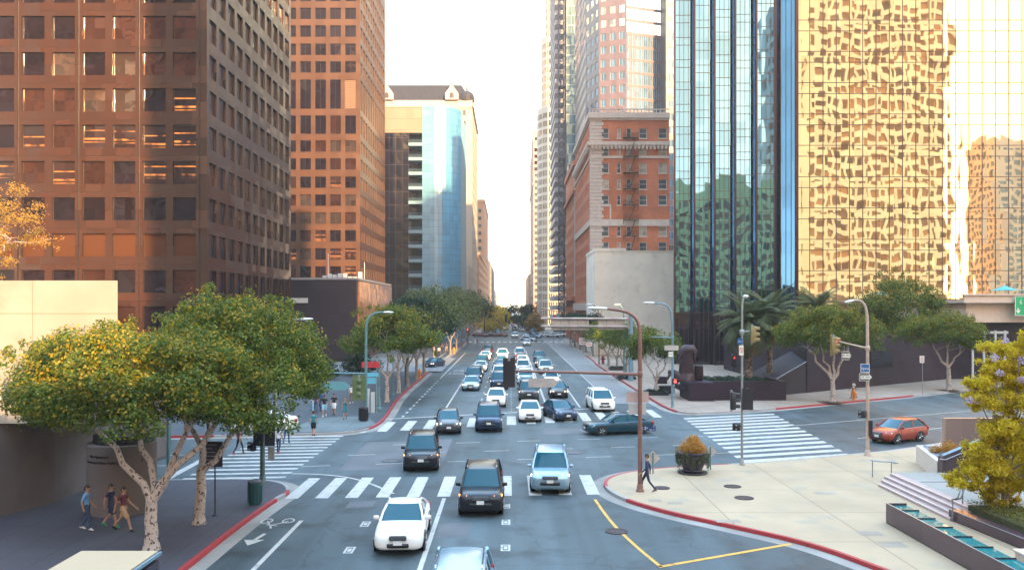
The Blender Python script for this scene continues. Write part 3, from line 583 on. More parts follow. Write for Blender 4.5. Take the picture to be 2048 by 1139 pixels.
class Facade:
    """one building: collects wall faces and window openings, then makes the wall mesh and window parts"""
    def __init__(s, root): s.root = root; s.wall = MB(); s.wins = []; s.mats = []
    def face(s, o, u, L, zb, zt, cols, rows, rec=.25, mi=0, kind='window'):
        u = Vector(u).normalized(); n = Vector((u.y, -u.x, 0)); o = Vector(o)
        xs = sorted({0.0, L, *[c for ab in cols for c in ab]}); zs = sorted({zb, zt, *[c for ab in rows for c in ab]})
        cs, rs = set(cols), set(rows)
        def P(x, z, d=0): p = o + u*x - n*d; return (p.x, p.y, z)
        for i in range(len(xs)-1):
            for j in range(len(zs)-1):
                x0,x1,z0,z1 = xs[i],xs[i+1],zs[j],zs[j+1]
                if (x0,x1) in cs and (z0,z1) in rs:
                    s.wall.quad(P(x0,z0),P(x0,z0,rec),P(x0,z1,rec),P(x0,z1),mi); s.wall.quad(P(x1,z0,rec),P(x1,z0),P(x1,z1),P(x1,z1,rec),mi)
                    s.wall.quad(P(x0,z1,rec),P(x1,z1,rec),P(x1,z1),P(x0,z1),mi); s.wall.quad(P(x0,z0),P(x1,z0),P(x1,z0,rec),P(x0,z0,rec),mi)
                    s.wins.append((Vector(P((x0+x1)/2,(z0+z1)/2,rec)), round(x1-x0,3), round(z1-z0,3), n.copy(), kind))
                else: s.wall.quad(P(x0,z0),P(x1,z0),P(x1,z1),P(x0,z1),mi)
    def finish(s, wallmats, winmats, frame, most=100, bars=(1,0), fw=.06, name='wall', pick=None, back=None, sink=None):
        s.wall.build(name, wallmats, s.root)
        def score(w):
            c = w[0]; 
            if c.y < 5 or w[3].dot(Vector((0,0,H))-c) <= 0: return 1e9
            x, y = pix(c); out = 0 if -20 < x < 2068 and -20 < y < 1160 else 1e6
            return out + c.length
        W = sorted(s.wins, key=score); cache = {}; rng = random.Random(7); rest = MB()
        def pane(mb, w_, h_, glassi=0, fri=1, T=lambda x,y,z:(x,y,z)):
            mb.add([T(-w_/2,-h_/2,0),T(w_/2,-h_/2,0),T(w_/2,h_/2,0),T(-w_/2,h_/2,0)],[(0,1,2,3)],glassi)
            def fb(x0,x1,y0,y1,d=.05): mb.add([T(x0,y0,0),T(x1,y0,0),T(x1,y1,0),T(x0,y1,0),T(x0,y0,d),T(x1,y0,d),T(x1,y1,d),T(x0,y1,d)],[(4,5,6,7),(0,1,5,4),(1,2,6,5),(2,3,7,6),(3,0,4,7)],fri)
            fb(-w_/2,w_/2,-h_/2,-h_/2+fw); fb(-w_/2,w_/2,h_/2-fw,h_/2); fb(-w_/2,-w_/2+fw,-h_/2+fw,h_/2-fw); fb(w_/2-fw,w_/2,-h_/2+fw,h_/2-fw)
            for k in range(bars[0]-1): x = -w_/2+(k+1)*w_/bars[0]; fb(x-fw*.4,x+fw*.4,-h_/2+fw,h_/2-fw,.045)
            for k in range(bars[1]): y = -h_/2+(k+1)*h_/(bars[1]+1); fb(-w_/2+fw,w_/2-fw,y-fw*.4,y+fw*.4,.04)
        for i, (c, w_, h_, n, kind) in enumerate(W):
            pool = winmats[kind] if isinstance(winmats, dict) else winmats
            k = pick(c, rng, len(pool)) if pick else rng.randrange(len(pool))
            if i < most and score((c,w_,h_,n)) < 1e6:
                key = (w_, h_, kind, k)
                if key not in cache:
                    mb = MB(); pane(mb, w_, h_); o = mb.build(kind, [pool[k], frame], s.root); cache[key] = o.data
                else:
                    o = bpy.data.objects.new(kind, cache[key]); COL.objects.link(o); o.parent = s.root
                o.matrix_local = facing(c, n)
            elif i < 1400 and c.z < 90:
                mw = facing(c, n); base = 2*(k % 2)
                pane(rest, w_, h_, 0, 1, lambda x,y,z: tuple(mw @ Vector((x,y,z))))
        if rest.v: tag(rest.build('window_rows', [(winmats[W[0][4]] if isinstance(winmats,dict) else winmats)[0], frame], s.root), kind='stuff')

def rowset(z0, pitch, h, n0, n1): return [(round(z0+k*pitch,3), round(z0+k*pitch+h,3)) for k in range(n0,n1)]
def colset(x0, pitch, w_, n, L=1e9): return [(round(x0+k*pitch,3), round(x0+k*pitch+w_,3)) for k in range(n) if x0+k*pitch+w_ < L-.05]

FRAME_DK = M('bronze_frame', (.03,.022,.02), .4, .5, 0)
FRAME_LT = M('white_frame', (.6,.58,.55), .5, 0, 0)
GRAN = stone('bronze_granite', (.044,.0150,.0085), .16, spec=.55, mirrorish=.15)
GRAN2 = stone('bronze_granite_second', (.072,.027,.0105), .4, spec=.4)
WIN_BR = glass('bronze_glass', (.022,.012,.020), .5, .03, .05, .45, .03, spec=.5)
WIN_BR2 = glass('bronze_glass_pale', (.26,.17,.14), .85, .03, .06, .40, .04, spec=.5)
WIN_BR3 = glass('bronze_glass_red', (.11,.045,.035), .7, .03, .05, .45, .03, spec=.5)
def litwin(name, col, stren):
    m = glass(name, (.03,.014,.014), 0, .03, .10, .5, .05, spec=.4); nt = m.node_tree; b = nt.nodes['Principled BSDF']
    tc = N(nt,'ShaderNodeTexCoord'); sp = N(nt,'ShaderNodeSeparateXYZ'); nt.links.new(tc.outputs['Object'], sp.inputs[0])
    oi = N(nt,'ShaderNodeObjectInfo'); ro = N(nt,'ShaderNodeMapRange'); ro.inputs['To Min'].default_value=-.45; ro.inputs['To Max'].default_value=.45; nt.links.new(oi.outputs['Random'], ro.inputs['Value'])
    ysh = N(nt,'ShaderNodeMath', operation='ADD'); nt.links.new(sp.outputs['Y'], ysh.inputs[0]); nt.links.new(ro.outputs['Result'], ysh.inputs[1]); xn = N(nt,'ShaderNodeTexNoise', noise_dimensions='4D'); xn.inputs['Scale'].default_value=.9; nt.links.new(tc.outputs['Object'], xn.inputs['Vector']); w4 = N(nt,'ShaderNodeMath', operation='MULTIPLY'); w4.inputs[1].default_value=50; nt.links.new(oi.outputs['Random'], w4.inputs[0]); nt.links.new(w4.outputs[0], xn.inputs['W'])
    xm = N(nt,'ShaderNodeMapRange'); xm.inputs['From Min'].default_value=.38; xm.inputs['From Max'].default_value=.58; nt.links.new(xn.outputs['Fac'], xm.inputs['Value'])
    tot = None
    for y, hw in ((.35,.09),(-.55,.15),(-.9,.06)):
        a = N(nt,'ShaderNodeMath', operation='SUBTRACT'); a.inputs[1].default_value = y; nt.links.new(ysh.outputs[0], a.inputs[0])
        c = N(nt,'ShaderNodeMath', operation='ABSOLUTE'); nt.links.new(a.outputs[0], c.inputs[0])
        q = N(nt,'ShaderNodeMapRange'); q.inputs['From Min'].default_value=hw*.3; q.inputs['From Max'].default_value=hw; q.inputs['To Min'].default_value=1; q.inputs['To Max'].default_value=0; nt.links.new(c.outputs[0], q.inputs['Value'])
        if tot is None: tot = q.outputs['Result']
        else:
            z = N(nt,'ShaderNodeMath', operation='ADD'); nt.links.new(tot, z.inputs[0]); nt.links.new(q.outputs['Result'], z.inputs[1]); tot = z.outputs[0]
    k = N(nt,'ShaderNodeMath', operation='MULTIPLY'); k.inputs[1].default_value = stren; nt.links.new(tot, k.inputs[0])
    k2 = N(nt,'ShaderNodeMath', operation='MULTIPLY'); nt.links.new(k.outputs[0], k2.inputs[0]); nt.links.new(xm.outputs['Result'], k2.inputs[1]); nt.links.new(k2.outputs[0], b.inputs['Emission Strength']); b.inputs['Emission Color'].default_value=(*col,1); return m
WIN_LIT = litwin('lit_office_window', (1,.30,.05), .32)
PANEL_OR = stone('blank_panel_sunlit', (.165,.055,.017), .55, spec=.15)  # blank panel row; its brighter orange paints in the sunlit band
LOUVRE = M('louvre', (.20,.11,.06), .5, .2, .1)

# the near bronze tower on the left
t = thing('office_tower', 'near bronze granite office tower at the left edge with square recessed windows', 'office tower', (-50,108,0)); t0 = t
fa = Facade(t); fa.root = t
def local(fac, loc): fac.off = Vector(loc)
# geometry is written in place coordinates and shifted under its root
def place_parts(root):
    for c in root.children: 
        c.matrix_parent_inverse = Matrix.Translation(-Vector(root.location))
rows = rowset(40.2-2.47-3.88*9, 3.88, 2.47, 0, 18)
fc = colset(43.6-1.18-2.46-3.24*12, 3.24, 2.46, 13)
fa.face((-76,91,0),(1,0,0),43.6,0,72,fc,rows,.28)
fa.face((-32.4,91,0),(0,1,0),35,0,72,colset(.8,3.09,2.2,11,35),rows,.28)
fa.wall.box(-76,-32.4,91.6,126,72,72.5); fa.wall.quad((-76,126,0),(-76,91,0),(-76,91,72),(-76,126,72)); fa.wall.quad((-32.4,126,0),(-76,126,0),(-76,126,72),(-32.4,126,72))
for k in range(0,14,2):
    x = -32.4-.78-k*3.24; fa.wall.box(x-.05,x+.05,90.93,91,0,72,1)
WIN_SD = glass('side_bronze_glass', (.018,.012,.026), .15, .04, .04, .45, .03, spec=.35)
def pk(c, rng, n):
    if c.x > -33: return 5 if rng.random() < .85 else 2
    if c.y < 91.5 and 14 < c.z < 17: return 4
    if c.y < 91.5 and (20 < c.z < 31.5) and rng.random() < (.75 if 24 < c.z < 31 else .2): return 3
    return rng.choice((0,0,1,2))
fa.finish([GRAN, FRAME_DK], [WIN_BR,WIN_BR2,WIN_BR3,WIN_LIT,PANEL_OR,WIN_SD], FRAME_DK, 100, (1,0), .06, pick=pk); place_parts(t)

# second bronze tower
t = thing('office_tower', 'second bronze office tower standing behind the near one with a band of tall louvres', 'office tower', (-52,203,0))
fa = Facade(t); zz = lambda y: round(9+(615-y/1.898)*185/1700, 3)
rows2 = [(zz(a+43),zz(a)) for a in (-173,-105,-37,30,97,166,233)]
rows2b = [(zz(a+43),zz(a)) for a in (533,601,670,738,806,873,942,1010,1078,1146)]
fc = colset(37.5-.95-2.4-3.26*11, 3.26, 2.4, 12)
sc_ = colset(.7,3.3,2.3,11,37)
for o_, u_, L_, cs_ in (((-70,185,0),(1,0,0),37.5,fc), ((-32.5,185,0),(0,1,0),37,sc_)):
    za = zz(420); zb = zz(295)
    fa.face(o_,u_,L_,0,za,cs_,rows2b+[(zz(508),zz(438))],.3)
    fa.face(o_,u_,L_,za,zb,cs_,[(zz(413),zz(302))],.2,0,'louvre')
    fa.face(o_,u_,L_,zb,96,cs_,rows2,.3)
fa.wall.box(-70,-32.5,185.6,222,96,96.5); fa.wall.quad((-32.5,222,0),(-70,222,0),(-70,222,96),(-32.5,222,96))
fa.finish([GRAN2], {'window':[WIN_BR,WIN_BR3,WIN_BR2,WIN_LIT], 'louvre':[LOUVRE]}, FRAME_DK, 100, (2,0), .06, pick=lambda c,r,n: (0 if n==1 else (3 if (r.random()<.10) else r.choice((0,0,1,2))))); place_parts(t)
for ch in t.children:      # horizontal blades of the louvres
    if ch.name.startswith('louvre'):
        me = ch.data
        if not me.get('bladed'):
            me['bladed'] = 1; hh = max(v.co.y for v in me.vertices); ww = max(v.co.x for v in me.vertices); b = MB()
            b.v = [tuple(v.co) for v in me.vertices]; b.f = [tuple(p.vertices) for p in me.polygons]; b.m = [p.material_index for p in me.polygons]
            for k in range(14):
                y = -hh+(k+.5)*2*hh/14; b.add([(-ww,y-.1,.12),(ww,y-.1,.12),(ww,y+.12,.02),(-ww,y+.12,.02)],[(0,1,2,3)],0)
            me2 = bpy.data.meshes.new('louvre'); me2.from_pydata(b.v,[],b.f)
            for mm_ in me.materials: me2.materials.append(mm_)
            me2.polygons.foreach_set('material_index', b.m); me.user_remap(me2)

# blue glass tower with a rounded corner
BLUE = glass('blue_curtain_glass', (.065,.26,.43), .03, .30, .03, .6, .035, (1.8,1.9), var=.18)
DKGL = glass('dark_curtain_glass', (.006,.005,.014), .0, .05, .05, .5, .03, spec=.2, pane=(1.8,3.7))
t = thing('glass_tower', 'pale blue glass tower with rounded corner, dark balcony side and cream band at its top', 'office tower', (-28,245,0))
cxr, cyr, rr = -20.4, 237.0, 7.0
arc = [(cxr+rr*math.cos(a), cyr+rr*math.sin(a)) for a in [R(-90+90*k/10) for k in range(11)]]
line = [(-23.6,230)]+arc+[(-13.4,262)]
b = MB(); 
for (a, c) in zip(line, line[1:]): b.quad((*a,0),(*c,0),(*c,63.6),(*a,63.6))
b.build('curtain_glass', BLUE, t)
b = MB()
for (a, c) in zip(line, line[1:]):
    L = math.dist(a,c); n_ = max(1, round(L/1.8)); nx, ny = (c[1]-a[1])/L, -(c[0]-a[0])/L
    for k in range(n_+1):
        x = a[0]+(c[0]-a[0])*k/n_; y = a[1]+(c[1]-a[1])*k/n_; b.cbox((x+nx*.02,y+ny*.02,31.8),(.07,.07,63.6))
    for k in range(34):
        z = .9+k*1.87; b.add([(a[0]+nx*.05,a[1]+ny*.05,z-.05),(c[0]+nx*.05,c[1]+ny*.05,z-.05),(c[0]+nx*.05,c[1]+ny*.05,z+.05),(a[0]+nx*.05,a[1]+ny*.05,z+.05)],[(0,1,2,3)])
b.build('mullion_grid', M('blue_mullion', (.10,.22,.30), .4, .5, 0), t)
b = MB(); b.quad((-45,230.2,0),(-27.3,230.2,0),(-27.3,230.2,56.3),(-45,230.2,56.3)); b.quad((-27.3,230.2,0),(-27.3,233.5,0),(-27.3,233.5,56.3),(-27.3,230.2,56.3)); b.quad((-27.3,233.5,0),(-23.6,233.5,0),(-23.6,233.5,56.3),(-27.3,233.5,56.3)); b.quad((-23.6,233.5,0),(-23.6,230,0),(-23.6,230,56.3),(-23.6,233.5,56.3))
b.build('dark_glass', DKGL, t)
b = MB()
for k in range(11): b.box(-45+k*1.77-.04,-45+k*1.77+.04,230.1,230.2,0,56.3)
for k in range(16): b.box(-45,-27.3,230.1,230.2,k*3.65+.2,k*3.65+.3)
b.build('dark_mullions', M('dark_mullion', (.05,.03,.04), .4, .4, 0), t)
CREAM = stone('cream_stone_band', (.24,.17,.135), .55, 4, 6, .06)
b = MB(); b.box(-45,-23.6,230,262,56.3,63.4); b.box(-23.6,-13.6,240,262,63.62,63.7); b.prism(line+[(-23.6,262)],63.6,63.66); b.quad((-45,230,63.4),(-45,262,63.4),(-45,262,0),(-45,230,0)); b.build('top_band', CREAM, t)
for k in range(14):
    z = 1.6+k*3.93; b = MB(); b.box(-27.3,-23.55,229.6,233.4,z,z+.9)
    for q in range(3): b.tube([(-27.3,229.65,z+1.15+q*.22),(-23.6,229.65,z+1.15+q*.22)],.03,5)
    b.build('balcony', M('pale_blue_panel', (.15,.27,.36), .4, .2, .06), t)
place_parts(t)

# white building with mansard roof behind it
WHT = M('white_render', (.40,.345,.30), .7, 0, .05, .5)
WIN_GR = glass('grey_window', (.07,.075,.08), .1, .06, .05, .5, .03)
t = thing('white_tower', 'slim white tower with small square windows and a dark mansard roof above the blue glass', 'apartment tower', (-28,310,0))
fa = Facade(t); rws = rowset(3, 3.55, 1.9, 0, 21)
fa.face((-45,288,0),(1,0,0),32.4,0,79,colset(.9,2.35,1.1,14,32.4),rws,.2); fa.face((-12.6,288,0),(0,1,0),44,0,79,colset(1,2.6,1.3,17,44),rws,.2)
fa.wall.box(-45,-12.6,288.3,332,79,79.3)
fa.wall.box(-45.4,-12.2,287.6,288,76.6,77.2); fa.wall.box(-12.6,-12.1,287.6,332,76.6,77.2)
fa.finish([WHT],[WIN_GR],FRAME_LT,100,(1,0),.05)
b = MB(); b.loft([[(-45,288.5,79.3),(-13,288.5,79.3),(-13,332,79.3),(-45,332,79.3)],[(-44,291.5,85.2),(-16.5,291.5,85.2),(-16.5,329,85.2),(-44,329,85.2)]]); 
for k in range(30): x=-44.6+k*1.05; b.tube([(x,288.4,79.4),(x*.98-.6,291.35,85.2)],.06,4)
b.build('mansard_roof', M('slate_roof', (.022,.019,.024), .7, 0, .2), t)
for x in (-41.5,-19.5):
    b = MB(); b.add([(x-2.2,286.9,79.2),(x+2.2,286.9,79.2),(x+2.2,286.9,81.4),(x,286.9,84.4),(x-2.2,286.9,81.4),(x-2.2,290,79.2),(x+2.2,290,79.2),(x+2.2,290,81.4),(x,290,84.4),(x-2.2,290,81.4)],[(0,1,2,3,4),(5,9,8,7,6),(1,6,7,2),(2,7,8,3),(3,8,9,4),(4,9,5,0)])
    b.ball((x,287.5,84.9),.55,8,6); o=b.build('dormer', WHT, t)
    m_=MB(); m_.add([(x+.75*math.cos(R(180*k/8)),286.87,80.9+.75*math.sin(R(180*k/8))) for k in range(9)]+[(x-.75,286.87,79.7),(x+.75,286.87,79.7)],[tuple(range(11))]); m_.build('dormer_window', WIN_GR, o)
b = MB(); b.lathe([(2.6,0),(2.6,1.4),(2.2,2.6),(1.2,3.4),(.2,3.8),(.1,5.5)],(-14.6,290.4,79.2),12); b.build('corner_turret', M('slate_roof',(.07,.06,.07)), t)
place_parts(t)

# generic city block used for plainer buildings
def block(name, label, x0, x1, y0, y1, zt, wallmat, winmats, fcols, scols, rws, side='right', zb=0, frame=FRAME_LT, trims=(), most=100, cat='building', rec=.2):
    t = thing(name, label, cat, ((x0+x1)/2,(y0+y1)/2,zb)); fa = Facade(t)
    fa.face((x0,y0,0),(1,0,0),x1-x0,zb,zt,fcols,rws,rec)
    if side == 'right': fa.face((x1,y0,0),(0,1,0),y1-y0,zb,zt,scols,rws,rec); fa.wall.quad((x0,y1,zb),(x0,y0,zb),(x0,y0,zt),(x0,y1,zt))
    else: fa.face((x0,y1,0),(0,-1,0),y1-y0,zb,zt,scols,rws,rec); fa.wall.quad((x1,y0,zb),(x1,y1,zb),(x1,y1,zt),(x1,y0,zt))
    fa.wall.box(x0,x1,y0+rec+.1,y1,zt-.01,zt+.05); fa.wall.quad((x1,y1,zb),(x0,y1,zb),(x0,y1,zt),(x1,y1,zt))
    for (zz0,zz1,d) in trims: fa.wall.box(x0-d,x1+d,y0-d,y1+d,zz0,zz1)
    fa.finish([wallmat], winmats, frame, most); place_parts(t); return t
BRN = M('tan_brick', (.40,.22,.13), .8, 0, .1); PINK = M('pink_stone', (.36,.22,.19), .7, 0, .08); ORG = M('orange_render', (.50,.27,.13), .8, 0, .1); PALE = M('pale_stone', (.48,.40,.35), .8, 0, .08)
block('white_house', 'low pink-white house with one dark window behind the far left trees', -30,-12.5,262,284,22, WHT,[WIN_GR],[(14.6,15.9)],[(6,8),(13,15)],[(13.5,16)],most=20)
block('brick_block', 'tan brick block with terracotta corner, first past the white tower', -40,-12.3,338,410,31, BRN,[WIN_GR],colset(2,3,1.6,9,27),colset(1.5,3.2,1.7,22,72),rowset(4,3.6,2,0,7),trims=((30,31,.5),))
block('stepped_tower', 'tan stepped tower rising far down the left side of the street', -38,-12.6,420,500,62, BRN,[WIN_GR],colset(1.5,3,1.7,8,25),colset(1.5,3.4,1.8,23,80),rowset(4,3.7,2,0,15),trims=((61,62.4,.4),))
block('far_block', 'pale far block on the left fading into the haze', -40,-12.4,520,700,38, PALE,[WIN_GR],colset(2,4,2,6,27),colset(2,5,2.4,34,180),rowset(5,4,2.2,0,8),most=60)
block('far_block', 'lowest and farthest pale block at the left end of the street', -44,-12.8,720,980,24, PALE,[WIN_GR],colset(2,5,2,5,31),colset(2,7,3,36,260),rowset(5,4.2,2.2,0,4),most=40)

# right side of the far street
block('orange_block', 'low orange block at the far right end of the street', 14.4,40,640,760,34, ORG,[WIN_GR],colset(2,4,2,6,25),colset(2,6,2.6,19,120),rowset(5,4,2.2,0,7),'left',most=60)
block('pink_tower', 'pink stone tower with dark window bands at the far right of the street', 14.6,42,520,600,110, PINK,[WIN_GR],colset(.6,2.9,2.2,9,27),colset(.8,4,2.6,19,80),rowset(3,3.9,2.1,0,27),'left',trims=((84,85,.5),))
block('pink_tower', 'taller setback of pink stone just behind the dark-banded tower', 17,42,604,660,135, PINK,[WIN_GR],colset(1,3.5,1.8,6,25),colset(.8,4,2,13,56),rowset(3,3.9,2.1,0,33),'left',most=40)
# white round tower
WHB = M('white_granite', (.52,.45,.38), .6, 0, .05)
t = thing('round_tower', 'tall white cylindrical tower stepping inward, closely gridded with windows', 'office tower', (27,412,0))
fa = Facade(t); cx_, cy_ = 27.0, 412.0
WIN_WB = glass('pale_brown_window', (.22,.14,.11), .3, .06, .06, .5, .04)
for rad, z0, z1, nseg in ((13.6,0,104,22),(11.6,104,138,20),(9.4,138,175,18)):
    for k in range(nseg):
        a0 = 2*math.pi*k/nseg; a1 = 2*math.pi*(k+1)/nseg
        p0 = (cx_+rad*math.cos(a0), cy_+rad*math.sin(a0), 0); p1 = (cx_+rad*math.cos(a1), cy_+rad*math.sin(a1), 0)
        if (p0[1]+p1[1])/2 > cy_+4: fa.wall.quad((p0[0],p0[1],z0),(p1[0],p1[1],z0),(p1[0],p1[1],z1),(p0[0],p0[1],z1)); continue
        L = math.dist(p0,p1); nn = int((z1-z0-1)/3.9)
        fa.face(p0,(p1[0]-p0[0],p1[1]-p0[1],0),L,z0,z1,[(round(L*.10,3),round(L*.32,3)),(round(L*.38,3),round(L*.62,3)),(round(L*.68,3),round(L*.90,3))],rowset(z0+1.3,3.9,2.5,0,nn),.25)
    fa.wall.prism([(cx_+rad*.99*math.cos(2*math.pi*k/nseg), cy_+rad*.99*math.sin(2*math.pi*k/nseg)) for k in range(nseg)], z1-.2, z1+.02)
fa.finish([WHB],[WIN_WB,WIN_GR],FRAME_LT,100,(1,1),.05); place_parts(t)
# narrow teal glass tower with hoist mast
TEAL = glass('teal_glass', (.22,.36,.40), .6, .06, .05, .5, .06, (1.8,3.6), var=.4)
t = thing('glass_tower', 'narrow teal glass tower still with a dark construction hoist up its corner', 'office tower', (28,330,0))
b = MB(); b.box(20.8,40,310,350,0,140); b.build('curtain_glass', TEAL, t)
b = MB()
for k in range(39): b.box(20.7,40,309.9,310,k*3.6,k*3.6+.35); b.box(20.7,20.8,310,350,k*3.6,k*3.6+.35)
for k in range(12): b.box(20.8+k*1.75-.05,20.8+k*1.75+.05,309.88,310,0,140)
b.build('floor_edges', M('grey_slab_edge', (.35,.36,.37), .6, 0, .1), t)
b = MB()
for x,y in ((17.9,308),(19.9,308),(17.9,311),(19.9,311)): b.box(x-.16,x+.16,y-.16,y+.16,0,140)
for k in range(70):
    z = k*2.0; b.tube([(17.9,308,z),(19.9,308,z+2)],.1,4); b.tube([(19.9,308,z),(17.9,308,z+2)],.1,4); b.box(17.9,19.9,307.9,308.1,z,z+.2); b.tube([(17.9,308,z),(17.9,311,z+2)],.1,4)
b.build('hoist_mast', M('dark_steel', (.06,.06,.09), .5, .5, .1), t)
for z in (40,64,90): b = MB(); b.cbox((18.9,307,z),(2.6,1.8,3),0,0,.1); b.build('hoist_cage', M('dark_steel', (.06,.06,.09)), t)
b = MB()
for k in range(38): b.box(16.6,20.5,311.2,349,k*3.6+1,k*3.6+2.6)
b.build('floor_slabs', M('slab_concrete', (.42,.38,.38), .8, 0, .2), t)
place_parts(t)
# pink granite and glass tower, faceted
PKG = stone('pink_granite', (.145,.11,.135), .35, 3, 3.9, .08); SKYG = glass('sky_glass', (.09,.19,.31), .25, .05, .06, .5, .05, (1.5,3.9), var=.3)
t = thing('office_tower', 'faceted pink granite and blue glass tower rising behind the brick hotel', 'office tower', (36,262,0))
fa = Facade(t); pts = [(23.2,300),(23.4,262),(26.5,252),(34.3,249),(35,255),(46.2,259),(46.4,252),(58,252),(60,300)]
rws = rowset(2,3.9,2.2,0,31)
for i,(a,c) in enumerate(zip(pts,pts[1:])):
    L = math.dist(a,c); gl_ = i in (4,)
    if L < 8 and i in (3,5): fa.face((*a,0),(c[0]-a[0],c[1]-a[1],0),L,0,124,[],[]); continue
    n_ = max(2, int(L/ (1.35 if gl_ else 2.7))); p = L/n_
    fa.face((*a,0),(c[0]-a[0],c[1]-a[1],0),L,0,124,colset(round(p*(.06 if gl_ else .22),3),p,round(p*(.9 if gl_ else .58),3),n_,L+1), [(z,z+ (3.2 if gl_ else 2.2)) for z,_ in rws],.15)
fa.finish([PKG],[SKYG,SKYG,WIN_GR],FRAME_LT,100,(2,0),.05); place_parts(t)

# brick hotel
BRICK = None
def brickmat(name, c1, c2, mort, bw=.45, rh=.16):
    m = bpy.data.materials.new(name); m.use_nodes = True; nt = m.node_tree; b = nt.nodes['Principled BSDF']; b.inputs['Roughness'].default_value=.85
    tc = N(nt,'ShaderNodeTexCoord'); sp = N(nt,'ShaderNodeSeparateXYZ'); nt.links.new(tc.outputs['Object'], sp.inputs[0])
    ad = N(nt,'ShaderNodeMath', operation='ADD'); nt.links.new(sp.outputs['X'], ad.inputs[0]); nt.links.new(sp.outputs['Y'], ad.inputs[1])
    cb = N(nt,'ShaderNodeCombineXYZ'); nt.links.new(ad.outputs[0], cb.inputs['X']); nt.links.new(sp.outputs['Z'], cb.inputs['Y'])
    br = N(nt,'ShaderNodeTexBrick'); br.inputs['Scale'].default_value=1; br.inputs['Brick Width'].default_value=bw; br.inputs['Row Height'].default_value=rh; br.inputs['Mortar Size'].default_value=.014
    br.inputs['Color1'].default_value=(*c1,1); br.inputs['Color2'].default_value=(*c2,1); br.inputs['Mortar'].default_value=(*mort,1); nt.links.new(cb.outputs[0], br.inputs['Vector'])
    nz = N(nt,'ShaderNodeTexNoise'); nz.inputs['Scale'].default_value=.35; nz.inputs['Detail'].default_value=6; nt.links.new(tc.outputs['Object'], nz.inputs['Vector'])
    q = N(nt,'ShaderNodeMapRange'); q.inputs['From Min'].default_value=.3; q.inputs['From Max'].default_value=.7; q.inputs['To Min'].default_value=.8; q.inputs['To Max'].default_value=1.2; nt.links.new(nz.outputs['Fac'], q.inputs['Value'])
    s = N(nt,'ShaderNodeVectorMath', operation='SCALE'); nt.links.new(br.outputs['Color'], s.inputs[0]); nt.links.new(q.outputs['Result'], s.inputs['Scale']); nt.links.new(s.outputs[0], b.inputs['Base Color'])
    return m
BRICK = brickmat('red_brick', (.58,.15,.05), (.46,.105,.035), (.30,.18,.13)); QUOIN = M('cream_terracotta', (.55,.43,.36), .75, 0, .12)
WIN_HT = glass('hotel_window', (.10,.12,.13), .25, .06, .05, .6, .06); WIN_HT2 = glass('hotel_window_blind', (.42,.34,.26), 0, .2, .03)
t = thing('brick_hotel', 'old red brick hotel with cream quoins, cornices and a black fire escape', 'hotel', (26,200,0)); t_hotel = t
fa = Facade(t); zc = lambda y: round(9+(615-y/1.6275)*180/1700, 3)
xh = lambda x: round(((1000+x/1.6275)-CX)/F*180-17.2, 3)
rws = [(zc(a+20),zc(a-12)) for a in (800+155,800+103,800+52,800,748,647,595,543,490,430)]
rws = sorted((a,c) for a,c in rws)
fa.face((17.2,180,0),(1,0,0),16.6,0,zc(370),[(xh(328),xh(354)),(xh(381),xh(393)),(xh(412),xh(427)),(xh(453),xh(478)),(xh(516),xh(543)),],rws,.22)
fa.face((17.2,222,0),(0,-1,0),42,0,zc(370),colset(1.6,3.3,1.5,12,42),rws,.22)
fa.wall.box(17.2,33.8,180.5,222,zc(371),zc(370)); fa.wall.quad((33.8,180,0),(33.8,222,0),(33.8,222,zc(370)),(33.8,180,zc(370)))
fa.finish([BRICK],[WIN_HT,WIN_HT,WIN_HT2],FRAME_LT,100,(1,1),.09)
b = MB()
for za, zb_, d in ((zc(385),zc(368),.55),(zc(474),zc(462),.8),(zc(480),zc(474),.4),(zc(515),zc(508),.25),(zc(735),zc(714),.3),(zc(1010),zc(985),.6),(zc(392),zc(385),.25)):
    b.box(17.2-d,33.8,180-d,222.4,za,zb_)
for k in range(26): b.box(17.2-.75,17.2,180.2+k*1.6,180.7+k*1.6,zc(486),zc(474)); 
for k in range(20): b.box(17.3+k*.82,17.7+k*.82,179.3,180,zc(486),zc(474))
z = 0.3
while z < zc(390):     # quoin blocks at the corner
    L1 = 1.5 if int(z/.75)%2 else 1.15
    b.box(17.08,17.2+L1+1.2,179.88,180,z,z+.66); b.box(17.08,17.2,180,180+L1,z,z+.66); z += .75
for k in range(20): b.box(17.4+k*.8,17.6+k*.8,179.7,179.9,zc(368),zc(357))
b.box(17,33.8,179.65,179.95,zc(358),zc(355)); b.box(17,17.3,180,222,zc(358),zc(355))
b.box(*[17.2+xh(326)-.3,17.2+xh(326)],179.86,180,zc(715),zc(668)); b.box(17.2+xh(357),17.2+xh(357)+.3,179.86,180,zc(715),zc(668)); b.box(17.2+xh(326)-.3,17.2+xh(357)+.3,179.84,180,zc(672),zc(664))
for (c, w_, h_, n, kd) in fa.wins:
    if n.y < -.5: b.box(c.x-w_/2-.12,c.x+w_/2+.12,179.86,180,c.z-h_/2-.22,c.z-h_/2)
b.build('terracotta_trim', QUOIN, t)
b = MB()   # fire escape
xa, xb = 17.2+xh(400), 17.2+xh(448)
levels = [zc(a+20) for a in (430,490,543,595,647,697,748,810)]
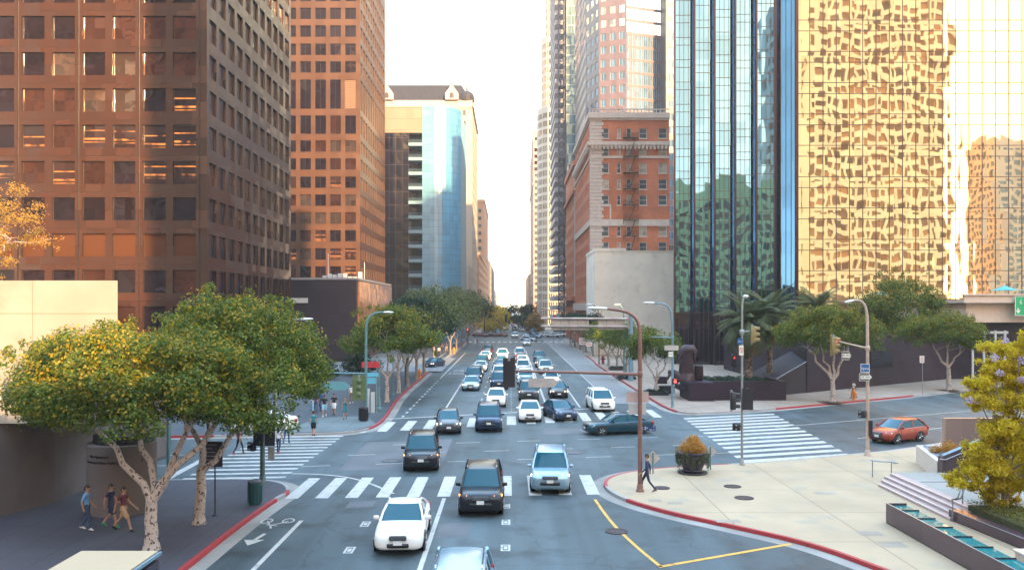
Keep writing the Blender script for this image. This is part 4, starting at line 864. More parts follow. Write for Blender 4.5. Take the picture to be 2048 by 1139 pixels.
for i, z in enumerate(levels):
    b.box(xa,xb,178.7,179.9,z-.06,z)
    for q in (.35,.7,1.0): b.tube([(xa,178.7,z+q),(xb,178.7,z+q)],.03,4)
    for k in range(9): x = xa+(xb-xa)*k/8; b.tube([(x,178.7,z),(x,178.7,z+1)],.022,4)
    for x in (xa,xb): b.tube([(x,178.7,z+1),(x,179.95,z+1)],.03,4); b.tube([(x,178.75,z-.05),(x,179.95,z-1.1)],.04,4)
    if i < len(levels)-1:
        z2 = levels[i+1]
        for dy in (178.9,179.4): b.tube([(xb-.6,dy,z),(xa+1.3,dy,z2)],.04,4)
        for k in range(12): f_ = k/12; b.box(xb-.6+(xa+1.9-xb)*f_-.1,xb-.6+(xa+1.9-xb)*f_+.1,178.9,179.4,z+(z2-z)*f_,z+(z2-z)*f_+.03)
b.build('fire_escape', M('black_iron', (.02,.015,.018), .5, .6, 0), t)
place_parts(t)
t = thing('brick_hotel', 'farther brick wing with its own cream cornice beyond the hotel', 'hotel', (26,245,0)); fa = Facade(t)
rws = rowset(2.5,3.4,1.9,0,12)
fa.face((17.4,226,0),(1,0,0),16,0,48,colset(1.2,3.2,1.4,4,16),rws,.2); fa.face((17.4,262,0),(0,-1,0),36,0,48,colset(1.4,3.3,1.5,10,36),rws,.2); fa.wall.box(16.9,33.4,225.5,262,46.8,48.2); fa.wall.box(16.7,33.4,225.3,262,39.4,40.1); fa.wall.box(16.4,33.4,225,262,11,12)
fa.finish([BRICK],[WIN_HT],FRAME_LT,100,(1,1),.09)
b = MB(); z=.3
while z < 46: b.box(17.28,18.6,225.88,226,z,z+.66); b.box(17.28,17.4,226,227.4,z,z+.66); z += .8
b.build('terracotta_trim', QUOIN, t); place_parts(t)
# potted greenery on the roof of the hotel
# blank white building in front of the hotel
WALLW = concrete('weathered_white_wall', (.84,.76,.66), None, .08, .8, stain=(.66,.58,.50))
t = thing('blank_building', 'blank white-painted building with a bare side wall below the brick hotel', 'building', (25,165,0))
b = MB(); b.box(16.1,34,160,178,0,19.6); b.build('wall', WALLW, t)
b = MB(); b.box(16.0,21.9,159.9,178.1,19.6,20.2); b.box(21.9,34,159.9,160.3,19.6,19.75); 
for z in (6.5,13): b.box(16.08,34,159.97,160,z,z+.06)
b.build('parapet', WALLW, t); 
b = MB(); b.box(33.0,33.9,159.4,160,0,12); b.build('utility_chase', M('dark_steel', (.06,.06,.09)), t); place_parts(t)

# mirror glass tower on the right: sawtooth side to the street, flat face to the cross street
GOLDG = glass('gold_reflection_glass', (1.0,.78,.50), 1.0, .02, .028, .24, .008, (1.95,4.6), var=.10, bulge=.010)  # gold tint paints in the sunlit colours mirrored by neutral glass
CYANG = glass('cyan_reflection_glass', (.115,.285,.53), 1.0, .02, .03, .30, .012, (1.9,3.4), var=.12, stretch=(1,1,.35))  # cyan tint paints in the sky mirrored by the same neutral glass
t = thing('mirror_tower', 'mirror glass skyscraper at the right corner, sawtooth blue side and flat golden face', 'skyscraper', (52,117,0)); t_mirror = t
side = MB(); front = MB(); fins = MB(); grid = MB(); lobby = MB(); x, y = 26.0, 135.0; HT = 84; ZL = 8.2
NS = 5; dx = 14.2/NS; dy = 6.5/NS
def pane_(mb, p, q, split=True):
    mb.quad((*p,ZL),(*q,ZL),(*q,HT),(*p,HT)); lobby.quad((*p,0),(*q,0),(*q,ZL),(*p,ZL))
plan = [(26.3,136.0),(26.0,135.0)]
for k in range(NS):
    pane_(side,(x,y),(x,y-dy))
    for q in range(1,2): yy = y-dy*q/2; grid.box(x-.04,x+.04,yy-.03,yy+.03,0,HT)
    zz_ = ZL
    while zz_ < HT: grid.box(x-.03,x+.03,y-dy+.01,y-.01,zz_,zz_+.07); zz_ += 3.4
    fins.box(x-.12,x+.10,y-dy-.16,y-dy+.05,0,HT)
    pane_(front,(x,y-dy),(x+dx,y-dy))
    for q in range(1,4): xx = x+dx*q/4; grid.box(xx-.03,xx+.03,y-dy-.04,y-dy+.02,0,HT)
    zz_ = ZL; q = k
    while zz_ < HT: grid.box(x+.16,x+dx,y-dy-.035,y-dy+.02,zz_,zz_+.08); zz_ += (1.2,2.3)[q%2]; q += 1
    x += dx; y -= dy; plan += [(x-dx,y),(x,y)]
x2, y2 = 42.2, 125.0
pane_(front,(x,y),(x2,y2)); fins.box(x-.2,x+.2,y-.2,y+.12,0,HT); fins.box(x2-.22,x2+.22,y2-.25,y2+.1,0,HT)
for q in range(1,4): xx = x+(x2-x)*q/4; yy = y+(y2-y)*q/4; grid.box(xx-.04,xx+.04,yy-.06,yy+.02,0,HT)
fr_ = MB(); pane_(fr_,(x2,y2),(106,y2)); k = 0
while x2+k*1.95 < 106: xx = x2+k*1.95; grid.box(xx-.045,xx+.045,y2-.06,y2+.02,0,HT); k += 1
zz_ = ZL; k = 0
while zz_ < HT: grid.box(x2+.3,106,y2-.05,y2+.02,zz_,zz_+.09); zz_ += (3.0 if k%2 else 1.6); k += 1
side.build('sawtooth_glass', CYANG, t); front.build('step_glass', CYANG, t); fr_.build('front_glass', GOLDG, t); lobby.build('lobby_glass', glass('dark_lobby_glass',(.012,.007,.014),0,.05,.03,.5,.02,(2,4),spec=.4), t)
fins.build('corner_fins', M('dark_bronze_fin', (.06,.025,.03), .3, .7, 0), t); grid.build('mullion_grid', M('brown_mullion', (.10,.06,.05), .4, .5, 0), t)
b = MB(); b.prism(plan+[(x2,y2+.05),(106,y2+.05),(106,150),(29.6,150)], HT, HT+.3); b.quad((106,125,0),(106,150,0),(106,150,HT),(106,125,HT)); b.quad((106,150,0),(29.6,150,0),(29.6,150,HT),(106,150,HT)); b.quad((29.6,150,0),(26,135,0),(26,135,HT),(29.6,150,HT)); b.build('roof', FRAME_DK, t)
place_parts(t)

# dark bank hall at the foot of the left towers
PURP = stone('dark_stone', (.028,.017,.027), .4, 4, 4, .08); COPP = glass('copper_glass', (.55,.30,.17), .7, .12, .12, .8, .02, (2,2.5), var=.1)
t = thing('bank_hall', 'low dark stone hall below the second tower with a copper glass side', 'building', (-33,160,0))
b = MB(); b.box(-42,-25.15,140,180,0,13.6); b.build('wall', PURP, t); b = MB(); b.box(-25.15,-24.9,141,180,4.5,13.4); b.build('copper_glass_side', COPP, t)
b = MB(); b.box(-42.2,-25.0,139.8,180,13.6,13.95); b.build('roof_edge', M('grey_metal', (.3,.3,.32), .5, .4, .1), t)
b = MB(); b.box(-39.5,-36.6,139.9,140.02,7.0,9.5); b.build('bright_window', M('teal_window', (.10,.45,.50), .2, .2, .1), t)
b = MB(); b.box(-37.3,-33.2,139.6,140.02,9.8,10.6); b.build('canopy_light', M('pale_panel', (.5,.5,.5), .5, 0, .1), t)
b = MB(); rg = random.Random(3)
for k in range(8):
    xk = -33+k*.9; b.box(xk,xk+.6,150,151,13.95,13.95+rg.uniform(.5,1.5))
b.tube([(-40.5,142,13.9),(-38.5,142,15.8),(-37.5,142,14.2),(-39.9,142,15.2)],.12,4); b.tube([(-32,150,13.9),(-32,150,18.5)],.06,4); b.tube([(-25.6,150,13.9),(-25.6,150,17)],.06,4); b.build('roof_plant', M('pale_panel', (.5,.5,.5)), t); place_parts(t)

# concrete building at the left edge
CONC = concrete('board_marked_concrete', (.27,.255,.235), None, .12, .8, stain=(.20,.185,.165)); CONCD = concrete('shaded_concrete', (.13,.105,.10), None, .16, .85, stain=(.085,.075,.075)); CONCR = concrete('drum_concrete', (.17,.135,.125), None, .16, .85, stain=(.11,.095,.09))  # lower wall's concrete is darkened to paint in the overhang's shade
t = thing('concrete_building', 'big blank concrete block overhanging the near left pavement', 'building', (-30,45,0))
b = MB(); b.prism([(-60,36),(-16.6,36),(-27,58.3),(-60,58.3)],4.1,10.15); b.add([(-60,36,4.1),(-16.6,36,4.1),(-27,58.3,4.1),(-60,58.3,4.1)],[(0,3,2,1)]); b.build('upper_block', CONC, t); b = MB()
for z in (8.75,): b.box(-60,-16.6,35.985,36,z,z+.02)
for x_ in (-20.2,-25.5): b.box(x_-.01,x_+.01,35.985,36,4.1,10.15)
b.build('joint', M('joint_line', (.2,.17,.15), .9, 0, 0), t)  # thin darker joint lines on the upper block
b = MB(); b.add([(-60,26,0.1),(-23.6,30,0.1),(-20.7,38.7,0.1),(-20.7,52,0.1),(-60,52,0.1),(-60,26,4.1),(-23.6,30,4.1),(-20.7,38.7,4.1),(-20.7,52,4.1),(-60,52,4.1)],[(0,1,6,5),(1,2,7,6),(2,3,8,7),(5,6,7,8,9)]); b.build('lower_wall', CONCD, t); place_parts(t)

# podium with terrace at the right edge, and dark walls below the mirror tower
DGRAN = stone('dark_granite_wall', (.026,.014,.026), .5, 3, 2, .1, spec=.25); CRM = M('cream_concrete', (.66,.50,.40), .8, 0, .06)
t = thing('terrace_podium', 'dark granite podium with an overhanging cream terrace below the golden tower', 'building', (60,108,0))
b = MB(); b.prism([(31,88.6),(45.2,99.0),(54.5,105.8),(54.5,123),(31,123)],0,5.4); b.prism([(54.5,105.8),(62,111.5),(100,139),(100,124.5),(54.5,124.5)] if False else [(54.5,105.8),(100,112),(100,124.5),(54.5,124.5)],0,7.2); b.build('podium_wall', DGRAN, t)
b = MB(); b.box(56.2,102,104.6,124.6,7.2,9.6); b.box(55.4,102,103.6,124.5,9.6,9.95); b.box(55.4,102,103.6,104.0,9.95,10.5); b.box(55.2,102,103.4,104.1,10.5,10.68); b.build('terrace', CRM, t)
b = MB(); b.quad((40.6,95.55,2.2),(44.2,98.2,2.2),(44.2,98.2,4.0),(40.6,95.55,4.0)); b.build('dark_opening', WIN_BR, t)
b = MB()
for x_ in (57.2,58.6,60,61.2): b.box(x_-.12,x_+.12,104.9,105.1,.2,6.2)
b.box(56.8,61.6,104.95,105.05,5.8,6.1); b.build('entrance_posts', M('pale_panel', (.5,.5,.5)), t); place_parts(t)

# buildings behind the camera: they stand between the low sun and the street, and show in the mirror glass
GRIDW = M('warm_concrete_grid', (.92,.70,.43), .7, 0, .1); WIN_GO = glass('amber_window', (.36,.16,.06), .1, .06, .05, pane=(7.2,6.0), var=.7, spec=.4)
def rear(name, label, x0, x1, y0, y1, zt, wallmat, win, pitch=5.2, fl=3.9):
    t = thing(name, label, 'office tower', ((x0+x1)/2,(y0+y1)/2,0)); fa = Facade(t)
    L = x1-x0; rws = rowset(3,fl,fl*.6,0,int((zt-4)/fl)); n_ = int(L/pitch)
    fa.face((x1,y1,0),(-1,0,0),L,0,zt,colset(.8,pitch,pitch*.74,n_,L),rws,.9)
    fa.face((x0,y1,0),(0,-1,0),y1-y0,0,zt,colset(.8,pitch,pitch*.68,int((y1-y0)/pitch),y1-y0),rws,.9)
    fa.wall.quad((x0,y0,0),(x1,y0,0),(x1,y0,zt),(x0,y0,zt)); fa.wall.quad((x1,y0,0),(x1,y1,0),(x1,y1,zt),(x1,y0,zt)); fa.wall.quad((x0,y0,zt),(x1,y0,zt),(x1,y1-1,zt),(x0,y1-1,zt))
    fa.wall.build('wall', wallmat, t); q = MB()
    for (c,w_,h_,n,kd) in fa.wins:
        mw = facing(c,n); q.quad(*[tuple(mw @ Vector(p)) for p in ((-w_/2,-h_/2,0),(w_/2,-h_/2,0),(w_/2,h_/2,0),(-w_/2,h_/2,0))])
    tag(q.build('window_rows', win, t), kind='stuff'); place_parts(t); return t
rear('office_tower', 'pale concrete tower behind the viewpoint seen only in the golden mirror glass', 104.5,160,-95,-60,126, GRIDW, WIN_GO, 7.2, 6.0)
rear('office_tower', 'dark tower behind the viewpoint shading the street', 28.2,61,-67,-62,102, BRN, WIN_GR, 5)
rear('office_tower', 'ochre mid-rise block behind the viewpoint mirrored low in the stepped glass', 62,104,-72,-62,57, M('ochre_stone',(.95,.62,.18),.8,0,.1), WIN_GO, 4, 4.5)
rear('office_tower', 'low block behind the viewpoint left of the street', -70,28,-66,-62,33, PALE, WIN_GR, 6)
rear('office_tower', 'green glass block far behind the viewpoint mirrored at the right edge', 182,240,-90,-70,72, PALE, SKYG, 6)
rear('office_tower', 'tall orange tower behind the viewpoint on the left, mirrored in the bronze windows', -143,-122.5,-90,-64,150, ORG, WIN_GR, 6)
rear('office_tower', 'brown gridded tower behind the viewpoint on the left, mirrored beside the pale slim one', -106,-80,-90,-66,150, BRN, WIN_GR, 6)
rear('office_tower', 'pale slim tower behind the viewpoint on the far left, mirrored in the bronze windows', -117.5,-108,-90,-68,150, GRIDW, WIN_GR, 5)
# ------------------------------------------------------------------ vehicles (front points to -Y)
def carpaint(name, col, metal=.3, rough=.28): return M('paint_'+name, col, rough, metal, 0, coat=.2, spec=.35)
PAINT = {k: carpaint(k, *v) for k, v in dict(white=((.80,.78,.75),0), silver=((.50,.53,.56),.5), blue_silver=((.30,.44,.54),.5), dark_blue=((.025,.05,.10),.4), black=((.012,.014,.02),.2),
    teal=((.012,.055,.085),.3), dark_grey=((.06,.065,.075),.4), gold=((.42,.33,.24),.5), red=((.28,.03,.03),.3), maroon=((.10,.018,.025),.3), orange_red=((.30,.045,.025),.2)).items()}
GLS = M('car_glass', (.008,.075,.11), .05, 0, 0, spec=.35); TYRE = M('tyre_rubber', (.012,.012,.013), .8, 0, 0); RIM = M('alloy_rim', (.35,.36,.38), .3, .8, 0)
TRIM = M('black_trim', (.015,.015,.018), .5, 0, 0); CHROME = M('chrome', (.55,.55,.56), .15, .9, 0); PLATE = M('number_plate', (.70,.70,.68), .5, 0, 0)
LAMP = M('headlamp_glass', (.75,.72,.68), .1, .2, 0, spec=.9); LAMPON = M('lit_headlamp', (1,.62,.34), .2, 0, 0, emit=3.0); AMBER = M('lit_amber_lamp', (1,.30,.04), .2, 0, 0, emit=1.6); TAIL = M('tail_lamp', (.35,.02,.02), .2, 0, 0)

def make_car(kind):
    S = dict(
      sedan=dict(L=4.75,W=1.82,st=[(0,.30,.60,.60),(.06,.24,.68,.78),(.25,.20,.76,.87),(.7,.18,.84,.905),(1.45,.17,.94,.91),(2.4,.17,.97,.91),(3.7,.17,.99,.91),(4.2,.20,1.03,.895),(4.55,.26,1.01,.85),(4.70,.32,.90,.78),(4.75,.40,.75,.68)],cab=(1.30,2.20,3.35,4.25),zr=1.46,bw=.80,tw=.60,zb=.93,hl=.66),
      suv=dict(L=4.75,W=1.94,st=[(0,.36,.78,.70),(.05,.28,.90,.86),(.22,.24,.98,.94),(.7,.22,1.05,.965),(1.35,.22,1.12,.97),(2.4,.22,1.14,.97),(4.2,.24,1.14,.965),(4.6,.28,1.12,.95),(4.72,.36,1.05,.90),(4.75,.45,.9,.80)],cab=(1.22,1.80,4.15,4.68),zr=1.80,bw=.87,tw=.70,zb=1.08,hl=.86),
      hatch=dict(L=4.3,W=1.78,st=[(0,.32,.64,.62),(.06,.25,.74,.78),(.25,.21,.82,.86),(.65,.19,.91,.885),(1.2,.18,1.0,.89),(2.4,.18,1.02,.89),(3.7,.2,1.04,.885),(4.1,.25,1.02,.86),(4.26,.32,.95,.80),(4.3,.4,.8,.7)],cab=(1.05,1.95,3.45,4.15),zr=1.52,bw=.79,tw=.60,zb=.98,hl=.71),
      van=dict(L=5.0,W=1.96,st=[(0,.34,.72,.70),(.06,.27,.84,.86),(.25,.23,.93,.94),(.65,.21,1.03,.97),(1.15,.2,1.12,.98),(2.4,.2,1.14,.98),(4.4,.22,1.14,.975),(4.85,.28,1.12,.95),(4.97,.36,1.05,.9),(5,.45,.9,.8)],cab=(.95,1.75,4.45,4.92),zr=1.79,bw=.88,tw=.70,zb=1.06,hl=.82),
      coupe=dict(L=4.9,W=1.88,st=[(0,.28,.62,.58),(.05,.22,.72,.76),(.25,.18,.79,.88),(.8,.17,.86,.93),(1.7,.17,.93,.94),(2.6,.17,.95,.94),(3.8,.18,.98,.94),(4.4,.21,1.0,.92),(4.75,.27,.97,.87),(4.87,.34,.88,.8),(4.9,.42,.75,.68)],cab=(1.50,2.35,3.30,4.40),zr=1.42,bw=.82,tw=.62,zb=.91,hl=.68))[kind]
    L, W = S['L'], S['W']; root = thing('car', 'car', 'car')
    Y = lambda s_: -L/2 + s_
    b = MB(); rings = []
    for s_, zb, zt, w_ in S['st']:
        zs = zb + (zt-zb)*.45
        half = [(0,zb),(w_*.80,zb),(w_*.95,zb+.07),(w_*.985,zs-.08),(w_,zs+.06),(w_*.975,zt-.13),(w_*.92,zt-.05),(w_*.80,zt-.008),(w_*.42,zt+.012),(0,zt+.02)]
        rings.append([(x,Y(s_),z) for x,z in half]+[(-x,Y(s_),z) for x,z in reversed(half[1:-1])])
    b.loft(rings)
    c0,c1,c2,c3 = S['cab']; zr, bw, tw, zb = S['zr'],S['bw'],S['tw'],S['zb']
    # roof skin with a crown and rounded edges
    rr = []
    for s_, dz, k in ((c1-.06,-.06,.97),(c1+.08,-.012,1),((c1+c2)/2,.02,1.02),(c2-.08,-.008,1),(c2+.08,-.07,.97)):
        h = [(tw*k*q, zr+dz+e) for q,e in ((-1.04,-.10),(-1,-.035),(-.85,-.005),(-.4,.018),(0,.022),(.4,.018),(.85,-.005),(1,-.035),(1.04,-.10))]
        rr.append([(x,Y(s_),z) for x,z in h])
    b.loft(rr, 0, cap=False, closed=False)
    P = lambda sgn, s_, w_, z: (sgn*w_, Y(s_), z)
    for sg in (-1,1):
        b.tube([P(sg,c0,bw,zb-.03),P(sg,c0*.55+c1*.45,bw*.6+tw*.4,zb*.5+zr*.5),P(sg,c1,tw+.01,zr-.05)],.045,6)
        b.tube([P(sg,c3,bw,zb-.03),P(sg,c2*.5+c3*.5,(bw+tw)/2,zb*.45+zr*.55),P(sg,c2,tw+.01,zr-.05)],.07 if kind in('suv','van') else .055,6)
        for q in ((.52,) if kind in ('sedan','coupe','hatch') else (.36,.72)):
            s0 = c0+(c3-c0)*q; s1 = c1+(c2-c1)*q; b.tube([P(sg,s0,bw+.005,zb),P(sg,s1,tw+.015,zr-.07)],.04,5)
    b.build('body', PAINT['white'], root, 50)
    # glass
    def curved(a, c, d, e, bulge):
        g_ = MB(); n_ = 8
        for i in range(n_):
            t0, t1 = i/n_, (i+1)/n_
            def mixp(p,q,t,bo): v = Vector(p).lerp(Vector(q),t); v.y += bo*(1-(2*t-1)**2); return tuple(v)
            g_.quad(mixp(a,c,t0,bulge),mixp(a,c,t1,bulge),mixp(e,d,t1,bulge),mixp(e,d,t0,bulge))
        return g_
    curved(P(-1,c0+.02,bw-.02,zb-.02),P(1,c0+.02,bw-.02,zb-.02),P(1,c1,tw-.02,zr-.03),P(-1,c1,tw-.02,zr-.03),-.10).build('windscreen', GLS, root, 60)
    curved(P(1,c3-.02,bw-.02,zb-.02),P(-1,c3-.02,bw-.02,zb-.02),P(-1,c2,tw-.02,zr-.03),P(1,c2,tw-.02,zr-.03),.06).build('rear_window', GLS, root, 60)
    for sg in (-1,1):
        g_ = MB(); q = [P(sg,c0+.05,bw-.005,zb-.01),P(sg,c3-.05,bw-.005,zb-.01),P(sg,c2,tw,zr-.05),P(sg,c1,tw,zr-.05)]
        g_.quad(*(q if sg > 0 else q[::-1])); g_.build('side_window', GLS, root)
        m_ = MB(); m_.cbox((sg*(bw+.17),Y(c0+.28),zb+.07),(.22,.10,.15),0,0,.03); m_.cbox((sg*(bw+.05),Y(c0+.30),zb+.0),(.14,.05,.05)); o = m_.build('wing_mirror', PAINT['white'], root, 40)
        for q2 in (.30,.62):
            hd = MB(); hd.cbox((sg*(W/2*.985),Y(c0+(c3-c0)*q2+.35),S['zb']-.13),(.03,.2,.03)); hd.build('door_handle', CHROME, root)
            sl_ = MB(); s_ = c0+(c3-c0)*(.06 if q2 == .30 else .55); sl_.cbox((sg*(W/2*.992),Y(s_+.05),.60),(.012,.014,.55)); sl_.build('door_seam', TRIM, root)
        m_ = MB(); st = S['st'][2]; zl = S['hl']; hw = st[3]
        m_.loft([[(sg*(hw*.56),Y(.07),zl-.075),(sg*(hw*.97),Y(.20),zl-.06),(sg*(hw*1.0),Y(.42),zl+.075),(sg*(hw*.62),Y(.10),zl+.075)],[(sg*(hw*.56),Y(.4),zl-.075),(sg*(hw*.9),Y(.5),zl-.06),(sg*(hw*.9),Y(.6),zl+.07),(sg*(hw*.62),Y(.4),zl+.07)]])
        m_.build('headlight', LAMP, root, 40)
        m_ = MB(); zt_ = S['st'][-3][2]; m_.cbox((sg*(W/2*.80),Y(L-.12),zt_-.18),(.30,.2,.22 if kind not in('suv','van') else .45),0,0,.03); m_.build('tail_light', TAIL, root, 40)
    g_ = MB(); zg = S['hl']-.03; gw = S['st'][0][3]*.72
    g_.cbox((0,Y(.0),zg),(gw*1.5,.12,.17),0,0,.03); 
    for k in range(4): g_.cbox((0,Y(-.055),zg-.06+k*.04),(gw*1.42,.03,.012),0,1)
    g_.cbox((0,Y(.02),zg-.27),(gw*1.9,.14,.15),0,0,.03)
    g_.build('grille', [TRIM, CHROME], root, 40)
    p_ = MB(); p_.cbox((0,Y(-.075),zg-.16),(.32,.02,.15)); p_.build('number_plate', PLATE, root)
    p_ = MB(); p_.cbox((0,Y(L+.0),.62),(.32,.06,.15)); p_.build('number_plate', PLATE, root)
    if kind == 'suv':
        r_ = MB()
        for sg in (-1,1): r_.tube([(sg*(tw-.05),Y(c1+.2),zr),(sg*(tw-.05),Y(c1+.3),zr+.06),(sg*(tw-.05),Y(c2-.3),zr+.06),(sg*(tw-.05),Y(c2-.2),zr)],.02,5)
        r_.build('roof_rails', CHROME, root)
    wr = .34 if kind not in ('suv','van') else .38
    for sx in (-1,1):
        for s_ in (.92, L-1.0):
            t_ = MB(); x0 = sx*(W/2-.11)
            def ringw(r_, x_): return [(x_, r_*math.cos(2*math.pi*k/18), r_*math.sin(2*math.pi*k/18)) for k in range(18)]
            t_.loft([ringw(wr-.03,-.12),ringw(wr,-.08),ringw(wr,.08),ringw(wr-.03,.12)]); o = t_.build('wheel', TYRE, root, 40, (x0,Y(s_),wr))
            t_ = MB(); t_.loft([ringw(wr*.66,sx*.10),ringw(wr*.66,sx*.128)])
            for k in range(5):
                a = k*2*math.pi/5; t_.tube([(sx*.132,.05*math.cos(a),.05*math.sin(a)),(sx*.132,wr*.62*math.cos(a),wr*.62*math.sin(a))],.03,4,1)
            t_.build('rim', [TRIM, RIM], o)
            a_ = MB(); a_.loft([ringw(wr+.055,x0+sx*.02),ringw(wr+.055,x0+sx*.112)]); a_.build('wheel_arch', TRIM, root, 40, (0,Y(s_),wr))
    return root
PROTO = {}
def car(kind, colour, x, y, label, rz=0.0, lit=0, group='cars queuing in the street lanes', cat='car'):
    """x, y: middle of the front bumper on the road"""
    first = kind not in PROTO
    if first: PROTO[kind] = make_car(kind)
    r = PROTO[kind] if first else copy_tree(PROTO[kind])
    r.name = {'suv':'off_roader','van':'minivan','hatch':'hatchback','coupe':'coupe','sedan':'saloon_car'}[kind]
    Lc = {'suv':4.75,'sedan':4.75,'hatch':4.3,'van':5.0,'coupe':4.9}[kind]
    r.location = (x+math.sin(rz)*-1*Lc/2, y+math.cos(rz)*Lc/2, .004); r.rotation_euler = (0,0,rz); r['label'] = label; r['category'] = cat
    if group: r['group'] = group
    elif 'group' in r: del r['group']
    for ch in r.children:
        nm = ch.name.split('.')[0]
        if nm in ('body','wing_mirror'): ch.material_slots[0].link = 'OBJECT'; ch.material_slots[0].material = PAINT[colour]
        if nm == 'headlight': ch.material_slots[0].link = 'OBJECT'; ch.material_slots[0].material = (LAMP, LAMPON, AMBER)[lit]
    return r
def xp(px, y): return (px-CX)/F*y
# nearest moving cars
MV = 'cars driving through the near junction'
car('coupe','white',-4.05,30.8,'long white car nearest the camera, left of the white lane line',R(2),0,MV)
car('suv','black',-1.25,36.4,'black off-roader with amber lamps on the near crosswalk',0,2,MV)
car('suv','blue_silver',1.95,40.8,'silver-blue off-roader driving over the right of the near crosswalk',R(-3),1,MV)
car('suv','black',-4.85,46.4,'black off-roader with an amber lamp in the middle of the junction',R(4),2,MV)
car('hatch','dark_grey',-4.3,60.2,'dark grey car with lit headlights just leaving the far crosswalk',R(5),1,MV)
car('suv','dark_blue',-1.5,61.2,'navy off-roader with a white roof glint on the far crosswalk',R(1),0,MV)
car('sedan','white',1.62,66.5,'plain white saloon standing on the far crosswalk',0,0,MV)
car('sedan','dark_blue',4.65,67.2,'dark blue saloon angled on the far crosswalk right of the white saloon',R(14),0,MV)
car('van','white',8.2,73.0,'white minivan in the right lane just short of the far crosswalk',R(4),0,MV)
car('coupe','teal',5.4,60.5,'dark teal low car crossing the junction sideways',R(-76),0,MV)
car('suv','blue_silver',-1.4,21.5,'pale blue car cut by the bottom edge with only its roof in view',0,0,MV)
car('hatch','orange_red',24.4,56.4,'dark red-orange car driving up the cross street on the right',R(-60),0,MV)
car('sedan','white',-20.2,61.5,'white saloon half hidden behind the near left trees in the cross street',R(-78),0,MV)
QU = 'cars queuing in the street lanes'
c1 = [('sedan','blue_silver',91.6,'pale silver saloon heading the leftmost queue',1),('suv','dark_blue',100.6,'dark off-roader with pale bonnet second in the leftmost queue',1),('hatch','gold',109.4,'gold hatchback with lit lamp third in the leftmost queue',1),('sedan','white',118.6,'white saloon fourth in the leftmost queue',1),
      ('suv','dark_grey',127,'grey off-roader fifth in the leftmost queue',0),('sedan','silver',136,'silver saloon sixth in the leftmost queue',0),('hatch','white',144.5,'white hatchback seventh in the leftmost queue',0),('sedan','red',154,'red saloon eighth in the leftmost queue',1),('suv','maroon',163,'maroon off-roader at the tail of the leftmost queue',0)]
c2 = [('hatch','white',76.6,'white hatchback heading the second queue from the left',0),('suv','dark_blue',93.4,'big navy off-roader second in the queue behind the white hatchback',1),('van','white',104,'white minivan partly hidden behind the hanging black signal',0),('sedan','dark_blue',113,'dark blue saloon behind the minivan left of the black signal',0),
      ('sedan','teal',121.5,'teal saloon fifth in the second queue from the left',0),('hatch','gold',131,'gold hatchback with bright lamps sixth in the second queue from the left',1),('suv','white',147,'white off-roader at the tail of the second queue from the left',0)]
c3 = [('suv','dark_grey',81.6,'dark grey off-roader right behind the white saloon in the middle queue',1),('hatch','blue_silver',90.5,'pale blue hatchback third in the middle queue',0),('suv','white',98.5,'white off-roader fourth in the middle queue by the sign arm',1),('sedan','silver',107,'silver saloon fifth in the middle queue',0),
      ('suv','white',115.5,'large white off-roader sixth in the middle queue',0),('hatch','maroon',124.5,'maroon hatchback seventh in the middle queue',1),('sedan','white',132.5,'white saloon eighth in the middle queue',0),('sedan','red',141,'red saloon ninth in the middle queue',0),('van','silver',150,'silver minivan tenth in the middle queue',0),('sedan','white',160,'white saloon at the tail of the middle queue',0)]
c4 = [('sedan','black',84.2,'black saloon with bright headlights heading the right queue',1),('sedan','white',98.6,'white saloon behind the arrow-shaped sign in the right queue',0),('suv','silver',115,'silver off-roader with a lit lamp third in the right queue',1),('hatch','dark_grey',127.4,'dark grey hatchback with a glowing lamp fourth in the right queue',1),('suv','dark_blue',140,'dark off-roader at the tail of the right queue',0)]
for lane, xs_ in ((c1,-4.2),(c2,-1.2),(c3,1.85),(c4,4.9)):
    rg = random.Random(len(lane))
    for k, col_, y_, lb, lit in lane: car(k, col_, xs_+rg.uniform(-.12,.12), y_, lb, R(rg.uniform(-1,1)), lit, QU)
FARG = 'cars around the second junction'
for k, col_, px, y_, lb, rz, lit in (('sedan','white',1054,201,'white saloon alone in the gap before the second junction',0,0),('hatch','white',1052,236,'white hatchback inside the second junction crosswalk',0,1),('van','silver',1030,252,'pale minivan left of centre entering the second junction',0,1),
    ('sedan','silver',1073,226,'silver car turning left to right at the second junction',R(60),0),('sedan','blue_silver',1082,250,'pale blue car behind the turning silver car',R(50),0),('sedan','white',1108,262,'white car turning at the right of the second junction under the sign gantry',R(70),0),('coupe','silver',1122,258,'silver low car at the right of the second junction under the sign gantry',R(74),0),('sedan','white',1135,266,'pale car rightmost of those under the sign gantry',R(74),0),
    ('sedan','maroon',976,262,'maroon car crossing far left at the second junction beside the trees',R(88),0),('sedan','black',998,264,'black car crossing at the second junction, middle of three',R(88),0),('coupe','maroon',1016,262,'low dark red car crossing at the second junction nearest the minivan',R(88),0),('van','teal',995,288,'teal minivan waiting just beyond the crossing cars',0,0),('suv','dark_blue',1066,292,'dark off-roader parked by the right kerb past the second junction',0,0)):
    car(k, col_, xp(px,y_), y_, lb, rz, lit, FARG)
rg = random.Random(5)
for i in range(42):
    y_ = 300+i*10.5+rg.uniform(-4,4); lane = (-7.5,-4.2,-1.2,1.85,4.9,8)[(i*5+i//6)%6]
    car(rg.choice(['sedan','suv','hatch','van']), rg.choice(['white','silver','white','dark_grey','gold','red','dark_blue']), lane+rg.uniform(-.3,.3), y_, 'one of the tiny cars far down the street in the haze', 0, 1 if i%4==0 else 0, 'tiny cars far down the street')
car('sedan','dark_blue',-12.2,126,'dark car with red glow waiting in the driveway between the left trees',R(-20),1,None)
